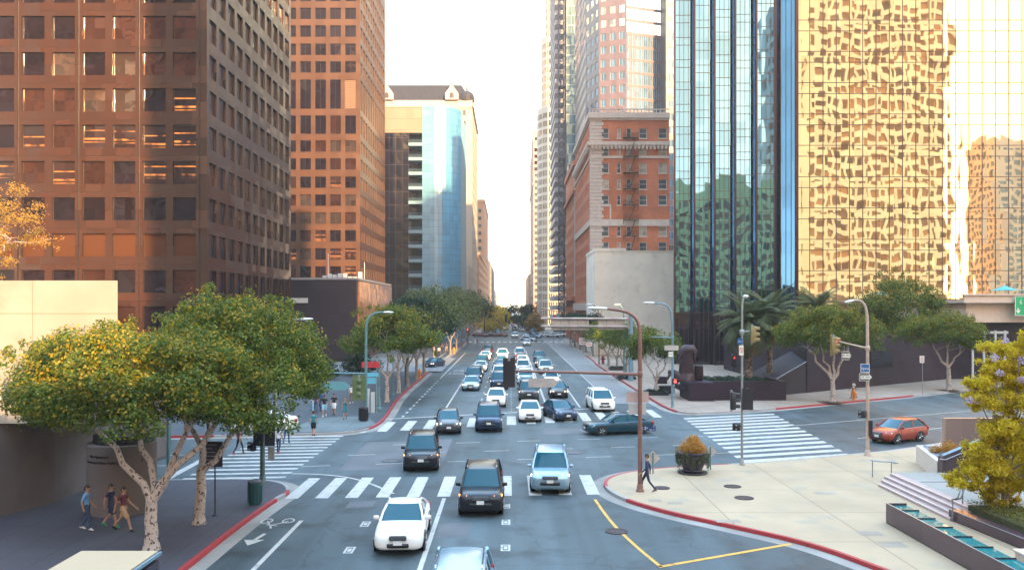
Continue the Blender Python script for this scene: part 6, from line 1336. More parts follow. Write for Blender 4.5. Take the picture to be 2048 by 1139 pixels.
for k in range(16):
    a0,a1 = k*math.pi/8,(k+1)*math.pi/8; r0,r1=w_*.42,w_*.33; b.quad((r0*math.cos(a0),-.02,r0*1.4*math.sin(a0)),(r0*math.cos(a1),-.02,r0*1.4*math.sin(a1)),(r1*math.cos(a1),-.02,r1*1.4*math.sin(a1)),(r1*math.cos(a0),-.02,r1*1.4*math.sin(a0)))
b.quad((-w_*.28,-.021,h_*.24),(-w_*.18,-.021,h_*.28),(w_*.28,-.021,-h_*.24),(w_*.18,-.021,-h_*.28)); b.build('ban_ring',SRED,s_)
# tan pole farther right
pole('signal_pole','tan lamp post with curved top and one-way signs at the far crosswalk end','street lamp',51.0,[(1735,914),(1735,720),(1735,650),(1733,615),(1722,600),(1705,600)],.11,.06,TANP,((1708,600),(1690,604)),[([(1735,696),(1705,689),(1676,682)],.06)],base=.2)
signal('tan traffic signal with a red light on the tan post arm',wp(1669,690,50.9),40,1.0,OLIVE,0,True,pw=.22)
def oneway(label, x0,y0,x1,y1,d,face=0,hung=False):
    s_ = board('one_way_sign',label,x0,y0,x1,y1,d,SBLK,face,outline=[(-.5,-.5),(.28,-.5),(.5,0),(.28,.5),(-.5,.5)],group='one-way signs'); w_,h_=s_['wh']; b = MB()
    b.add([(-w_*.42,-.018,-h_*.25),(w_*.24,-.018,-h_*.25),(w_*.24,-.018,-h_*.42),(w_*.45,-.018,0),(w_*.24,-.018,h_*.42),(w_*.24,-.018,h_*.25),(-w_*.42,-.018,h_*.25)],[tuple(range(7))]); 
    for x_0,x_1,z0,z1 in ((-.5,.28,.44,.5),(-.5,.28,-.5,-.44),(-.5,-.47,-.44,.44)): b.quad((x_0*w_,-.017,z0*h_),(x_1*w_,-.017,z0*h_),(x_1*w_,-.017,z1*h_),(x_0*w_,-.017,z1*h_))
    b.build('white_arrow',SWHITE,s_); text_mesh('ONE WAY',h_*.36,SBLK,s_,FRONT(-w_*.08,0,-.021),font_scale=(.85,1))
    if hung: b = MB(); b.box(-w_*.25,-w_*.2,-.01,.01,h_*.5,h_*1.15); b.box(w_*.2,w_*.25,-.01,.01,h_*.5,h_*1.05); b.build('hanger',STEEL,s_)
oneway('one-way sign hung from the arm of the tan post',1683,702,1703,719,50.9,0,True); oneway('larger one-way sign fixed to the tan post below the blue sign',1718,746,1745,761,50.8)
s_ = board('street_name_sign','bright blue Figueroa street sign on the tan post',1721,727,1739,744,50.8,SBLUE,rim=SWHITE); w_,h_=s_['wh']; text_mesh('Figueroa',h_*.40,SWHITE,s_,FRONT(0,-h_*.05),font_scale=(.62,1))
pedsignal('black pedestrian signal on the tan post',wp(1724,827,50.9),120,1.0); board('push_button_box','long dark box on the lower tan post',1737,840,1744,872,50.9,BLACK,0,.2,'control box')
# lamp at the far right corner
pole('signal_pole','blue-green lamp post at the far right corner with arm over the pavement','street lamp',75.5,[(1345,818),(1345,680),(1344,640),(1341,618),(1330,607),(1305,605)],.12,.06,BLGR,((1310,605),(1287,605)),[([(1345,675),(1325,674),(1302,673)],.06)])
board('traffic_sign','pale double sign back on the blue-green corner lamp post',1329,690,1357,700,75.4,SIGNBK); s_ = board('one_way_sign','small one-way sign on the blue-green corner lamp post',1337,703,1346,713,75.3,SWHITE); text_mesh('ONE WAY',.11,SBLK,s_,FRONT(0,0),font_scale=(.6,1)); 
pedsignal('pedestrian signal with a red hand at the far right corner',wp(1350,762,75.3),0,1.1,True)
for d,px,py,top,hx,lb in ((105,1248,758,609,1228,'grey lamp post arching beside the gantry sign'),(133,1198,726,608,1172,'farther lamp post with pale head above the gantry sign')):
    pole('street_lamp',lb,'street lamp',d,[(px,py),(px,660),(px,630),(px-3,614),(px-12,609),(hx+12,608)],.11,.06,TEALP if d<120 else BRNP,((hx+14,608),(hx,609)),group='lamp posts along the right kerb')
# overhead sign gantry, seen from behind
g0 = Vector((14.7,103,.15)); root = thing('sign_gantry','blue-grey gantry post carrying two tubes of blank sign backs over the right lanes','sign gantry',g0); b = MB(); b.tube([(0,0,0),(0,0,7.9)],[.30,.27],14); b.lathe([(.5,0),(.5,.05),(.33,.06),(.33,.3)],(0,0,0),14); b.build('post',BLGR,root,50)
for z in (7.5,6.55): b = MB(); b.tube([(-.2,0,z),(-10.9,0,z+.05)],[.16,.13],10); b.cbox((-.3,0,z),(.2,.5,.5)); b.build('cross_tube',M('rusty_steel',(.33,.27,.25),.6,.4,.3,1),root,60)
for x0,x1,z0,z1 in ((-9.6,-5.05,6.15,7.65),(-4.0,-.75,6.2,7.65)):
    b = MB(); b.box(x0,x1,.24,.28,z0,z1); o = b.build('sign_panel',SIGNBK,root); k = x0
    while k < x1: b = MB(); b.box(k,k+.07,.18,.24,z0,z1); b.build('rib',STEEL,o); k += 1.05
# left side poles
pole('street_lamp','teal lamp post at the far left corner with a long arm towards the left','street lamp',67.5,[(732,838),(732,700),(732,655),(735,637),(750,625),(768,624)],.13,.06,TEALP,((766,624),(787,624)),[([(732,747),(660,745),(585,748)],.08)],base=.2)
signal('large green signal back on the teal post at the far left corner',wp(719,774,67.2),180,1.55,GREENP,None,True,pw=.34)
board('arrow_sign','teal arrow-shaped sign back hung from the arm of the teal post',636,763,701,780,67.3,SIGNBT,outline=[(-.5,-.5),(.34,-.5),(.5,0),(.34,.5),(-.5,.5)])
P_ = gp(757,821,.15); root = thing('ornamental_lamp','old-style ornamental lamp standard with two scroll arms at the far left kerb','street lamp',P_); b = MB(); b.lathe([(.30,0),(.30,.25),(.2,.35),(.17,.9),(.13,1.1),(.10,3.9),(.12,4.0),(.09,4.1),(.05,4.6),(.01,4.9)],(0,0,0),12); b.build('pole',TEALP,root,40)
for sg in (-1,1):
    b = MB(); b.tube([(0,0,4.0),(sg*.3,0,4.05),(sg*.55,0,4.3),(sg*.95,0,4.5) if sg<0 else (sg*.6,0,4.1)],[.05,.05,.045,.04],6); b.build('scroll_arm',TEALP,root,60)
b = MB(); b.ball((0,0,4.15),.14,8,6); b.build('finial',TEALP,root,60)
pole('street_lamp','grey lamp post rising through the near left trees','street lamp',58.5,[(551,880),(551,700),(551,665),(556,648),(575,640),(596,638)],.12,.06,STEEL,((594,638),(626,637)))
pole('signal_pole','thick grey-green signal post on the near left corner','post',43.0,[(525,992),(525,860),(525,780),(525,700)],.13,.10,M('dark_green_steel',(.09,.13,.12),.5,.2,.15),base=.22)
signal('tall dark signal back on the near left corner post, left one',wp(519,858,42.9),175,1.25,BLACK,None,True,pw=.2); signal('tall dark signal back on the near left corner post, right one',wp(541,858,43.2),185,1.25,BLACK,None,True,pw=.2)
board('traffic_sign','grey back of a sign under the right-hand dark signal',536,893,549,920,43.2,SIGNBK); pedsignal('dark pedestrian signal left of the near corner post',wp(503,892,42.9),150,1.0)
pole('post','teal-grey post behind the nearest tree trunk','post',44.3,[(337,962),(337,900),(337,800)],.10,.09,TEALP)
pole('post','thin green post between the far left trunks','post',86,[(786,793),(786,760),(786,725)],.06,.05,TEALP,group=None); pole('post','dark square column among the far left trunks','post',96,[(813,774),(813,740),(813,715)],.22,.22,M('dark_column',(.06,.05,.07),.7,0,.1))
# directory stand
P_ = gp(430,1030,.15); root = thing('directory_sign','black pedestrian directory board on a thin pole by the second white trunk','sign',P_); b = MB(); b.tube([(0,0,0),(0,0,2.1)],.03,8); b.lathe([(.14,0),(.12,.03),(.04,.06)],(0,0,0),10); b.build('pole',BLACK,root,60); b = MB(); b.cbox((-.03,0,2.62),(.70,.05,1.08)); o = b.build('board',M('directory_black',(.025,.018,.03),.4,0,0),root)
for i,tx in enumerate(('Flower Street','Library','Union Plaza','City National Plaza','Parking','Restrooms')): text_mesh(tx,.075,M('faded_white',(.45,.42,.45),.6,0,0),o,FRONT(-.34,3.02-i*.16,-.03),align='LEFT')
# litter bins
def bin_(label, px, py, z, mat, w_, h_):
    p = gp(px,py,z); root = thing('litter_bin',label,'litter bin',p,0,'litter bins'); b = MB(); b.lathe([(w_*.42,0),(w_*.45,.05),(w_*.5,h_*.92),(w_*.52,h_*.94),(w_*.52,h_)],(0,0,0),14); b.build('body',mat,root,40)
    b = MB(); b.lathe([(w_*.53,h_),(w_*.5,h_*1.06),(w_*.3,h_*1.12),(w_*.28,h_*1.12),(.02,h_*1.05)],(0,0,0),14); b.build('lid',BLACK,root,40)
    b = MB()
    for k in range(14): a=k*2*math.pi/14; b.box(w_*.5*math.cos(a)-.015,w_*.5*math.cos(a)+.015,w_*.5*math.sin(a)-.015,w_*.5*math.sin(a)+.015,.08,h_*.9)
    b.build('ribs',mat,root)
bin_('dark teal ribbed litter bin at the near left kerb',510,1007,.15,M('bin_teal',(.02,.09,.10),.5,0,.1),.62,.98); bin_('black litter bin below the large green signal',727,841,.15,BLACK,.75,1.0)
P_ = gp(741,824,.15); root = thing('street_kiosk','white and blue street kiosk boxes with a red panel at the far left corner','kiosk',P_); b = MB(); b.cbox((-.25,0,1.0),(.35,.4,2.0)); b.cbox((.2,0,.85),(.30,.4,1.7)); b.build('cabinet',M('kiosk_white',(.50,.52,.52),.5,.1,.1),root); b = MB(); b.cbox((.05,-.25,2.7),(.9,.1,.5)); b.cbox((.15,-.22,3.2),(1.1,.1,.35)); b.build('blue_panel',M('kiosk_blue',(.12,.42,.55),.4,0,.1),root); b = MB(); b.cbox((.05,-.2,4.05),(1.5,.3,.5)); b.build('red_panel',M('kiosk_red',(.42,.03,.04),.5,0,.1),root); b = MB(); b.tube([(.5,.1,0),(.5,.1,4.3)],.05,6); b.build('post',STEEL,root)
# hydrants
def hydrant(label, p, mat, s=1.0):
    root = thing('fire_hydrant',label,'fire hydrant',p,0,'fire hydrants'); b = MB(); b.lathe([(.17*s,0),(.17*s,.05*s),(.11*s,.07*s),(.11*s,.48*s),(.15*s,.5*s),(.15*s,.55*s),(.13*s,.58*s),(.12*s,.66*s),(.07*s,.74*s),(.03*s,.76*s),(.03*s,.82*s)],(0,0,0),12); b.build('barrel',mat,root,40)
    for sg in (-1,1): b = MB(); b.tube([(sg*.08*s,0,.42*s),(sg*.21*s,0,.42*s)],[.06*s,.07*s],8); b.build('outlet_cap',mat,root,40)
    b = MB(); b.tube([(0,-.08*s,.36*s),(0,-.22*s,.36*s)],[.08*s,.09*s],8); b.build('outlet_cap',mat,root,40)
hydrant('orange fire hydrant by the right flat-topped ficus',gp(1708,799,.15),ORANGEP,1.35); hydrant('orange fire hydrant at the far left kerb',gp(839,756,.15),ORANGEP,1.5); hydrant('orange fire hydrant half behind the round concrete wall',(-17.9,41.6,.15),ORANGEP,1.1); hydrant('dark red fire hydrant by the right tree row',gp(1206,727,.15),REDP,1.8); hydrant('orange-red hydrant under the dark trees past the left driveway',gp(908,707,.15),ORANGEP,1.6)
# small signs on posts
def postsign(label, px, py, d, x0,y0,x1,y1, mat, txt=None, name='parking_sign'):
    foot = wp(px,py,d); foot.z = .15; root = thing(name,label,'sign',foot); a,c = wp(x0,y0,d),wp(x1,y1,d); b = MB(); b.tube([(0,0,0),(0,0,a.z-.15)],.035,6); b.build('pole',STEEL,root,60); b = MB(); b.cbox(((a.x+c.x)/2-foot.x,-.05,(a.z+c.z)/2-.15),(c.x-a.x,.03,a.z-c.z)); o = b.build('panel',mat,root)
    b = MB(); w_,h_=c.x-a.x,a.z-c.z
    for q in range(3): b.cbox(((a.x+c.x)/2-foot.x,-.068,(a.z+c.z)/2-.15+(q-1)*h_*.25),(w_*.7,.004,h_*.1))
    b.build('red_lettering',SRED,o)
postsign('small red and white parking sign on a thin post by the right wall',1845,783,85,1839,711,1848,725,SWHITE); postsign('pale square sign on a thin post in the right tree row',1166,706,163,1158,675,1174,689,SWHITE); postsign('small white sign on a thin post right of the pale square one',1178,716,148,1172,684,1184,692,SWHITE)
def diamond(label, px, cy, foot_y, r):
    f = gp(px,foot_y,.15); d = f.y; c = wp(px,cy,d); root = thing('diamond_sign',label,'sign',f,0,'diamond signs'); b = MB(); b.tube([(0,0,0),(0,0,c.z-.15+r*.8)],.035,8); b.build('pole',TEALP,root,60); b = MB(); z=c.z-.15; b.add([(0,.05,z-r),(r,.05,z),(0,.05,z+r),(-r,.05,z),(0,.075,z-r),(r,.075,z),(0,.075,z+r),(-r,.075,z)],[(0,1,2,3),(7,6,5,4),(0,4,5,1),(1,5,6,2),(2,6,7,3),(3,7,4,0)]); b.build('panel',SIGNBK,root)
diamond('diamond sign back beside the man in the suit',1306,916,946,.40); diamond('diamond sign back right of the big planter pot',1421,903,938,.36)
# planter pot
P_ = gp(1385,945,.15); root = thing('planter_pot','huge dark urn with orange bush and trailing greenery on the plaza','planter',P_); b = MB(); b.lathe([(.0001,0),(.5,0),(.56,.08),(.5,.14),(.62,.38),(.72,.7),(.70,.90),(.80,.97),(.82,1.04),(.74,1.06),(.66,1.0),(.0001,.98)],(0,0,.08),24); b.build('urn',M('dark_urn',(.035,.025,.045),.45,0,.2,4,.01),root,40); b = MB(); b.lathe([(.78,0),(.80,.04),(.78,.09)],(0,0,0),24); b.build('saucer',BLACK,root,40)
b = MB()
for sg in (-1,1): b.tube([(sg*.72,0,.72),(sg*.87,0,.85),(sg*.9,0,1.0),(sg*.79,0,1.05)],.05,6)
b.build('handle',M('dark_urn',(.035,.025,.045)),root,60)
leaves('orange_bush',[(0,0,1.45,.6,.6,.45),(-.35,.05,1.3,.42,.42,.33),(.36,0,1.28,.40,.40,.33),(.05,0,1.75,.36,.36,.3)],5200,.11,LEAFOR,root,101,droop=-1.2,shell=.3,aspect=.3)
leaves('trailing_plant',[(.82*math.cos(a),.82*math.sin(a),.78+.2*math.sin(a*5),.12,.12,.42) for a in [k*.35 for k in range(18)]],2600,.10,LEAFG,root,102,droop=3,shell=.2,aspect=.35)
# round concrete sign wall
root = thing('round_wall','round raw concrete drum with dark raised lettering beside the three walkers','concrete wall',(-17.0,37.3,.15)); b = MB(); b.lathe([(1.42,0),(1.42,2.95),(1.36,3.0),(.0001,3.0)],(0,0,0),40); b.build('drum',CONCR,root,40); b = MB(); b.lathe([(1.25,3.0),(1.25,3.35),(.0001,3.36)],(.1,0,0),30); b.build('cap',BLACK,root,40)
def bent(txt, size, z, a0):
    o = text_mesh(txt,size,SBLK,root,None,'raised_lettering',.012,align='LEFT')
    for v in o.data.vertices: a = a0+v.co.x/1.43; r_ = 1.43+v.co.z; v.co = (r_*math.sin(a),-r_*math.cos(a),z+v.co.y)
bent('Fine Sponsors',.17,2.55,-.62); bent('Food and Wine Gallery',.17,2.30,-.78); bent('R',.17,2.30,.98)
# cream-topped street cabinet at the bottom left
root = thing('street_shelter','cream-roofed dark shelter cut by the bottom left edge in front of the tree','shelter',(-10.45,21.5,0)); b = MB(); b.box(-.98,1.06,-2.4,1.2,2.38,2.52); b.build('roof',concrete('cream_roof',(.40,.29,.18),None,.06,.7,stain=(.32,.22,.13)),root); b = MB(); b.box(-.9,1.12,-2.3,1.12,.15,2.3); b.build('body',M('dark_panel',(.035,.03,.05),.35,.1,.1),root); b = MB(); b.box(1.1,1.16,-2.45,1.22,2.42,2.5); b.build('gutter_trim',BLGR,root)
b = MB(); 
for k in range(3): b.box(1.12,1.125,-2.2+k*1.1,-2.2+k*1.1+1.0,.5,2.1)
b.build('side_panel',M('side_glass',(.03,.035,.06),.1,0,0),root)

# -------- near right terrace
STONE = M('pinkish_step_stone',(.40,.29,.27),.6,0,.12,3); TERR = concrete('terrace_paving',(.29,.275,.25),2.4,.1); DARKW = stone('dark_polished_wall',(.070,.040,.050),.25,2.6,3,.1)
root = thing('stone_steps','four pinkish stone steps up to the raised terrace on the right','steps',(24,39,.15)); 
for k,x_ in enumerate((18.3,18.6,18.9,19.2)):
    b = MB(); b.box(x_-24,19.55-24 if k==3 else x_+.32-24,35.3-39,(42.2+.35*min(k,2))-39,.0 if k==0 else .13*k-.02,.13*(k+1)); b.build('step',STONE,root)
    b = MB(); b.box(x_-24-.012,x_-24+.05,35.3-39,(42.2+.35*min(k,2))-39,.13*(k+1)-.035,.13*(k+1)+.004); b.build('nosing',M('pale_nosing',(.62,.52,.50),.5,0,.05),root)
b = MB(); b.box(19.55-24,40-24,30-39,43.1-39,0,.515); b.build('terrace_slab',TERR,root); b = MB(); b.box(19.7-24,34-24,40.6-39,40.85-39,.515,.519); b.build('dark_joint',M('dark_joint',(.12,.12,.13),.6,0,0),root)
root = thing('water_trough','long dark-walled water trough with glass dividers at the lower right','fountain',(16,28,.15)); b = MB(); b.box(-.5,-.44,-9,7,0,.82); b.box(-.44,.33,6.94,7,0,.82); b.box(.33,.39,-9,7,0,.70); b.box(-.44,.33,-9,6.94,0,.1); b.build('wall',DARKW,root)
WAT = glass('turquoise_water',(.015,.20,.22),.1,.03,.05,1.2,.0,(50,50),var=0); b = MB(); b.box(-.44,.33,-9,6.94,.1,.74); b.build('water',WAT,root)
for k in range(12): y_ = 33.95-1.3*k-28; b = MB(); b.box(-.46,.36,y_-.02,y_+.02,.70,.79); b.build('divider',BLACK,root)
b = MB(); b.box(-.5,-.44,-9,7,.82,.826); b.build('edge_trim',STEEL,root)
root = thing('planter_wall','low dark wall in front of the clipped hedge','wall',(19.3,32,.15)); b = MB(); b.add([(-.9,3.6,0),(-.35,3.6,0),(.4,-6,0),(-.1,-6,0),(-.9,3.6,.42),(-.35,3.6,.42),(.4,-6,.42),(-.1,-6,.42)],[(0,3,7,4),(4,7,6,5),(0,4,5,1),(1,5,6,2),(3,2,6,7)]); b.build('wall',DARKW,root); b = MB(); b.tube([(-.9,3.6,.43),(-.1,-6,.43)],.012,4); b.build('edge_trim',STEEL,root)
root = thing('clipped_hedge','clipped yellow-green hedge under the feathery tree','hedge',(19.9,31.8,.15)); hb = [(x_,y_,.62,.34,.34,.30) for x_ in (-.45,0,.5,1.0) for y_ in [3.6-k*.45 for k in range(20)]]; leaves('foliage',[(x_+(3.6-y_)*.05,y_,z_,a,c,e_) for x_,y_,z_,a,c,e_ in hb],15000,.065,LEAFH,root,110,droop=-.5,shell=.5); b = MB(); b.add([(-.75,3.7,0),(1.3,3.7,0),(1.7,-5.5,0),(-.3,-5.5,0),(-.75,3.7,.62),(1.3,3.7,.62),(1.7,-5.5,.62),(-.3,-5.5,.62)],[(0,3,7,4),(4,7,6,5),(0,4,5,1),(1,5,6,2),(3,2,6,7)]); b.build('twigs',M('hedge_core',(.05,.05,.015),.9,0,.3,8),root)
root = thing('corner_pier','cream stone pier in the bottom right corner','pier',(16.9,27.5,.15)); b = MB(); b.cbox((.05,0,.44),(.8,.7,.88),0,0,.03); b.cbox((.05,0,.92),(.9,.8,.08),0,0,.02); b.build('pier',CRM,root)
root = thing('ramp_wall','dark sloping ramp wall with a thin handrail at the right','wall',(22,43.2,.15)); b = MB(); b.add([(-.1,-.2,0),(9,-.2,0),(9,.25,0),(-.1,.25,0),(-.1,-.2,1.3),(9,-.2,5.1),(9,.25,5.1),(-.1,.25,1.3)],[(0,1,5,4),(4,5,6,7),(3,7,6,2),(0,4,7,3)]); b.build('wall',DARKW,root); b = MB(); b.tube([(-.3,-.34,1.22),(0,-.34,1.2),(9,-.34,4.95)],.03,6); 
for k in range(4): b.tube([(.1+k*2,-.34,1.2+k*.84),(.1+k*2,-.2,1.1+k*.84)],.02,5)
b.build('handrail',STEEL,root,60); b = MB(); b.add([(0,-.15,1.36),(3,-.15,2.61),(3,.2,2.61),(0,.2,1.36)],[(0,1,2,3)]); b.build('capping',BLGR,root)
root = thing('screen_wall','tan polished screen wall hiding the tail of the red car','wall',(26.5,46.1,.15)); b = MB(); b.box(-2.9,4,-.12,.12,0,2.85); b.build('panel',stone('tan_panel',(.28,.19,.16),.22,4,6,.05,spec=.8),root); b = MB(); b.box(-2.98,-2.9,-.14,.14,0,2.87); b.box(-2.9,4,-.13,.13,2.85,2.88); b.build('frame',M('tan_frame',(.40,.28,.22),.4,.2,0),root)
root = thing('gravel_planter','cream planter box of gravel with a small orange bush','planter',(24.5,45.8,.15)); b = MB(); b.prism([(-2.65,-2.35),(-1.3,2.7),(2.5,2.7),(2.5,-2.35)],0,1.02); b.build('box',concrete('cream_planter',(.60,.52,.46),None,.06),root); b = MB(); rg = random.Random(4); b.prism([(-2.3,-2.1),(-1.1,2.4),(2.3,2.4),(2.3,-2.1)],1.02,1.03)
for k in range(260): y_=rg.uniform(-2,2.3); b.ball((rg.uniform(-2.2+(y_+2)*.25,2.2),y_,1.04),(rg.uniform(.05,.1),rg.uniform(.05,.1),.05),5,4)
tag(b.build('gravel',M('grey_gravel',(.20,.22,.25),.8,0,.4,9),root),kind='stuff'); leaves('orange_bush',[(-1.15,-.5,1.4,.45,.45,.4),(-.8,-.3,1.3,.4,.4,.3),(-1.5,.1,1.2,.35,.35,.25)],2200,.10,LEAFOR,root,103,droop=-1,shell=.3,aspect=.35)
def rail(label, pts, posts):
    root = thing('handrail',label,'handrail',pts[0],0,'handrails by the steps'); o = Vector(pts[0]); b = MB(); P=[Vector(p)-o for p in pts]; b.tube(P,.03,6); b.tube([p+Vector((.16,.02,0)) for p in P],.03,6); b.build('rail',STEEL,root,60)
    for (x_,y_,z0,z1) in posts: b = MB(); b.tube([(x_-o.x,y_-o.y,z0-o.z),(x_-o.x,y_-o.y,z1-o.z)],.028,6); b.build('post',STEEL,root,60)
rail('steel handrail at the far end of the steps',[(18.9,44.6,1.02),(19.2,44.2,1.02),(19.5,43.5,1.12),(19.55,43.1,1.12)],[(19.0,44.5,.15,1.02),(19.5,43.4,.5,1.1)]); rail('steel handrail at the near end of the steps beside the hedge',[(18.3,35.2,1.05),(18.6,35.3,1.1),(19.3,36.2,1.5)],[(18.35,35.2,.15,1.05),(19.3,36.2,.65,1.5)])
# far right: dark granite walls, statue, low walls
root = thing('granite_planter','dark granite planter wall at the foot of the palms','planter',(22,84,.15)); b = MB(); b.box(-4.9,-2.6,-3.4,1.4,0,1.75); b.box(-2.6,4.5,-2.6,-2.2,0,1.8); b.box(4.1,4.5,-2.2,6,0,1.8); b.box(-2.6,4.1,-2.2,5,0,1.45); b.box(-5.6,-4.9,-1.8,.4,.9,1.3); b.build('wall',DGRAN,root); leaves('groundcover',[(x_,y_,1.62,.6,.6,.25) for x_ in (-1.8,-.6,.6,1.8,3.0) for y_ in (-1,.5,2,3.5)],5000,.16,LEAFD,root,120,droop=-1)
tag(root.children[-1],kind='stuff')
SZ = M('dark_bronze',(.038,.022,.03),.4,.5,.2,3)
root = thing('bronze_statue','dark bronze statue of bent figures on a block at the palm planter','statue',(17.3,83.2,1.9)); rj = random.Random(12)
def lumpy(mb, amt):
    mb.v = [tuple(c+rj.uniform(-amt,amt) for c in q) for q in mb.v]
b = MB(); b.loft([[(x*k_,y*k_,z) for x,y in ((-.62,-.6),(0,-.7),(.62,-.6),(.75,0),(.62,.6),(0,.66),(-.6,.6),(-.66,0))] for z,k_ in ((0,1.25),(.7,1.05),(1.4,.95),(2.2,.86),(2.7,.92))]); lumpy(b,.06); b.build('block',SZ,root)
b = MB(); b.tube([(.6,0,2.3),(.62,-.05,2.7),(.4,-.1,2.98),(0,-.15,3.0),(-.42,-.2,2.82),(-.7,-.25,2.5)],[.4,.52,.56,.54,.42,.22],10); b.tube([(-.3,-.45,2.8),(-.75,-.55,2.3),(-.95,-.6,1.7)],[.2,.15,.09],7); b.tube([(-.35,.15,2.8),(-.85,0,2.3),(-1.1,0,1.8)],[.18,.14,.08],7); b.tube([(.6,-.3,2.9),(.75,-.45,2.5),(.7,-.5,2.0)],[.26,.2,.14],7); b.ball((-.82,-.28,2.55),(.2,.2,.25),8,6); lumpy(b,.035); b.build('bent_figure',SZ,root,60)
b = MB(); b.tube([(-.75,-.6,0),(-1.0,-.65,.5),(-1.4,-.7,.8),(-1.75,-.7,.65)],[.5,.46,.36,.18],10); b.tube([(-1.35,-.5,.8),(-1.8,-.5,.5),(-1.95,-.5,.1)],[.16,.12,.08],7); b.tube([(-1.4,-.85,.75),(-1.9,-.9,.55),(-2.0,-.9,.15)],[.15,.12,.08],7); b.ball((-1.75,-.7,.85),(.19,.19,.23),8,6); lumpy(b,.03); b.build('crouched_figure',SZ,root,60); b = MB(); b.cbox((1.25,.2,.75),(.8,.9,1.45),0,0,.1); lumpy(b,.03); b.build('side_block',SZ,root)
root = thing('stair_wall','dark sloping stair wall behind the flat-topped ficus','wall',(26.8,85.6,.15)); ux,uy = .805,.593; b = MB(); L_ = 10.5; q_ = lambda l,d_,z: (ux*l-uy*d_, uy*l+ux*d_, z)
b.add([q_(0,0,0),q_(L_,0,0),q_(L_,4,0),q_(0,4,0),q_(0,0,1.6),q_(L_,0,4.8),q_(L_,4,4.8),q_(0,4,1.6)],[(0,1,5,4),(4,5,6,7),(0,4,7,3),(1,2,6,5)]); b.build('wall',M('matte_dark_stone',(.03,.018,.024),.8,0,.1),root); b = MB(); b.tube([q_(0,-.02,1.66),q_(L_,-.02,4.86)],.04,5); b.build('edge_trim',STEEL,root)
signal('far signal with a red light by the palm planter',wp(1466,722,88),20,1.2,BLACK,0,False)
for px,py,lb in ((1660,804,'dark iron tree grate at the flat-topped ficus by the hydrant'),(1897,780,'dark iron tree grate at the flat-topped ficus before the terrace')):
    p = gp(px,py,.15); b = MB(); b.cbox((0,0,.006),(2.0,2.0,.012)); 
    for k in range(9): b.cbox((0,-.9+k*.22,.016),(1.9,.09,.01))
    tag(b.build('tree_grate',IRON,None,None,(p.x,p.y,p.z)),lb,'tree grate','tree grates')
for px,py,lb in ((1312,788,'dark square planter bed of the nearest right-row tree'),(1252,757,'low planter bed of the second right-row tree'),(1234,739,'low planter bed of the third right-row tree')):
    p = gp(px,py,.15); root = thing('planter_bed',lb,'planter',p,0,'planter beds of the right tree row'); b = MB(); 
    for x0,x1,y0,y1 in ((-1.1,1.1,-1.1,-.95),(-1.1,1.1,.95,1.1),(-1.1,-.95,-.95,.95),(.95,1.1,-.95,.95)): b.box(x0,x1,y0,y1,0,.35)
    b.box(-.95,.95,-.95,.95,0,.2); b.build('kerb',BLACK,root); leaves('groundcover',[(x_,y_,.36,.4,.4,.18) for x_ in (-.6,0,.6) for y_ in (-.6,0,.6)],900,.14,LEAFD,root,130,droop=-1); tag(root.children[-1],kind='stuff')
for px,py,w_,lb in ((1333,786,1.5,'dark granite bench block right of the nearest right-row planter'),(1322,766,1.3,'dark column base behind the nearest right-row tree')):
    p = gp(px,py,.15); b = MB(); b.cbox((0,0,.4),(w_,1.0,.8),0,0,.05); tag(b.build('granite_bench',DGRAN,None,None,(p.x,p.y,p.z)),lb,'bench')
# terrace umbrellas and the green freeway sign
TURQ = M('turquoise_canvas',(.10,.42,.46),.8,0,.08)
for x_,lb in ((62.6,'turquoise terrace umbrella, left one'),(66.4,'turquoise terrace umbrella cut by the right edge')):
    root = thing('terrace_umbrella',lb,'umbrella',(x_,107.5,9.3),0,'terrace umbrellas'); b = MB(); n=8; rim=[(1.75*math.cos(2*math.pi*k/n),1.75*math.sin(2*math.pi*k/n),1.9) for k in range(n)]; mid=[(.8*math.cos(2*math.pi*k/n),.8*math.sin(2*math.pi*k/n),2.16) for k in range(n)]; b.loft([rim,mid,[(.03*math.cos(2*math.pi*k/n),.03*math.sin(2*math.pi*k/n),2.5) for k in range(n)]],0,False); b.build('canopy',TURQ,root); b = MB(); b.tube([(0,0,0),(0,0,2.7)],.035,6); b.build('pole',SWHITE,root)
    b = MB()
    for k in range(n): b.tube([(0,0,2.1),rim[k]],.015,4)
    b.build('ribs',SWHITE,root)
s_ = board('freeway_sign','green freeway sign reading 6th with a down arrow, cut by the right edge',2030,592,2092,631,103.2,SGREEN,rim=SWHITE,cat='road sign'); w_,h_=s_['wh']; text_mesh('6',h_*.36,SWHITE,s_,FRONT(-w_*.31,h_*.20),font_scale=(.8,1)); text_mesh('th St',h_*.22,SWHITE,s_,FRONT(-w_*.07,h_*.18))
b = MB(); x0=-w_*.40; z0=-h_*.26; q=h_*.13; b.add([(x0-q*.3,-.02,z0+q*1.2),(x0-q*.3,-.02,z0+q*.3),(x0-q,-.02,z0+q*.3),(x0,-.02,z0-q),(x0+q,-.02,z0+q*.3),(x0+q*.3,-.02,z0+q*.3),(x0+q*.3,-.02,z0+q*1.2)],[tuple(range(7))]); b.build('down_arrow',SWHITE,s_)
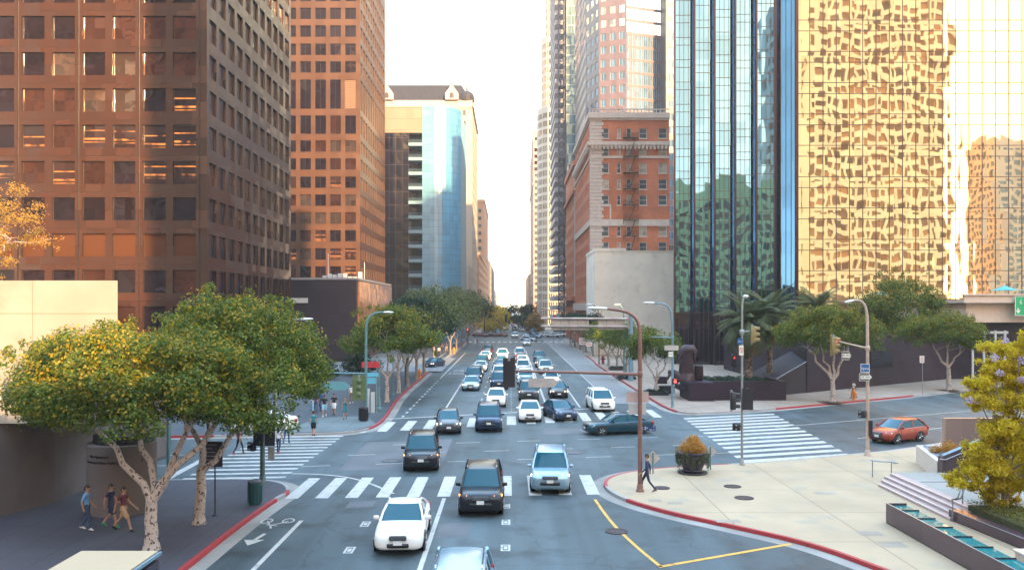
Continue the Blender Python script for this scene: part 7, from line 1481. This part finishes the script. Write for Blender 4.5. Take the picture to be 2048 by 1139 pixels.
# banner flags and far signals
for i,(px,c0_,c1_) in enumerate(((1107,'red','teal'),(1143,'red','yellow'),(1156,'black','yellow'),(1166,'red','yellow'),(1174,'black','yellow'))):
    p = wp(px,631,196); root = thing('banner_flag',('red and teal street banner left of the others above the gantry' if i==0 else f"{c0_} and {c1_} slanted street banner above the gantry, {['','second','third','fourth','rightmost'][i]} of the row"),'banner',(p.x,196,.15),0,'slanted street banners'); b = MB(); b.tube([(0,0,0),(0,0,p.z+1)],.06,6); b.build('pole',STEEL,root)
    FC = {'red':SRED,'teal':SIGNBT,'yellow':M('banner_yellow',(.60,.32,.05),.7,0,.1),'black':SBLK}
    for q,cn in enumerate((c0_,c1_)): b = MB(); x0=q*.75-.1; z=p.z-.3; b.add([(x0,-.06,z-.9+q*.45),(x0+.75,-.06,z-.45+q*.45),(x0+.75,-.06,z+.5+q*.3),(x0,-.06,z+.2+q*.3),(x0,-.03,z-.9+q*.45),(x0+.75,-.03,z-.45+q*.45),(x0+.75,-.03,z+.5+q*.3),(x0,-.03,z+.2+q*.3)],[(0,1,2,3),(7,6,5,4),(0,4,5,1),(1,5,6,2),(2,6,7,3),(3,7,4,0)]); b.build('flag',FC[cn],root)
pole('signal_pole','dark signal post at the second junction on the left','post',285,[(969,665),(969,640),(969,615)],.2,.15,BLACK,None,[([(969,636),(990,633)],.1)]); pole('signal_pole','long-armed signal post at the second junction on the right','post',286,[(1128,667),(1128,640),(1127,622)],.2,.15,BRNP,None,[([(1127,624),(1080,617),(1060,614)],.12)])
signal('small black signal over the second junction, left of centre',wp(1012,636,285),0,2.6,BLACK,None,False); signal('small black signal on the long far arm over the second junction',wp(1062,616,285),0,2.6,BLACK,None,False); signal('tiny signal with a red light far down the left pavement',wp(936,664,235),0,2,BLACK,0,False)
# haze between the buildings
# evening haze lying over the whole place
b = MB(); b.box(-2600,2600,-700,3100,-1.2,184); hz = bpy.data.materials.new('haze'); hz.use_nodes = True; nt = hz.node_tree; nt.nodes.remove(nt.nodes['Principled BSDF'])
pv = N(nt,'ShaderNodeVolumePrincipled'); pv.inputs['Color'].default_value=(1,.95,.86,1); pv.inputs['Density'].default_value=.00032; pv.inputs['Anisotropy'].default_value=.2
nt.links.new(pv.outputs[0], nt.nodes['Material Output'].inputs['Volume']); o = b.build('haze', hz); o['kind']='stuff'; o['label']='pale warm evening haze over the street'; o['category']='haze'
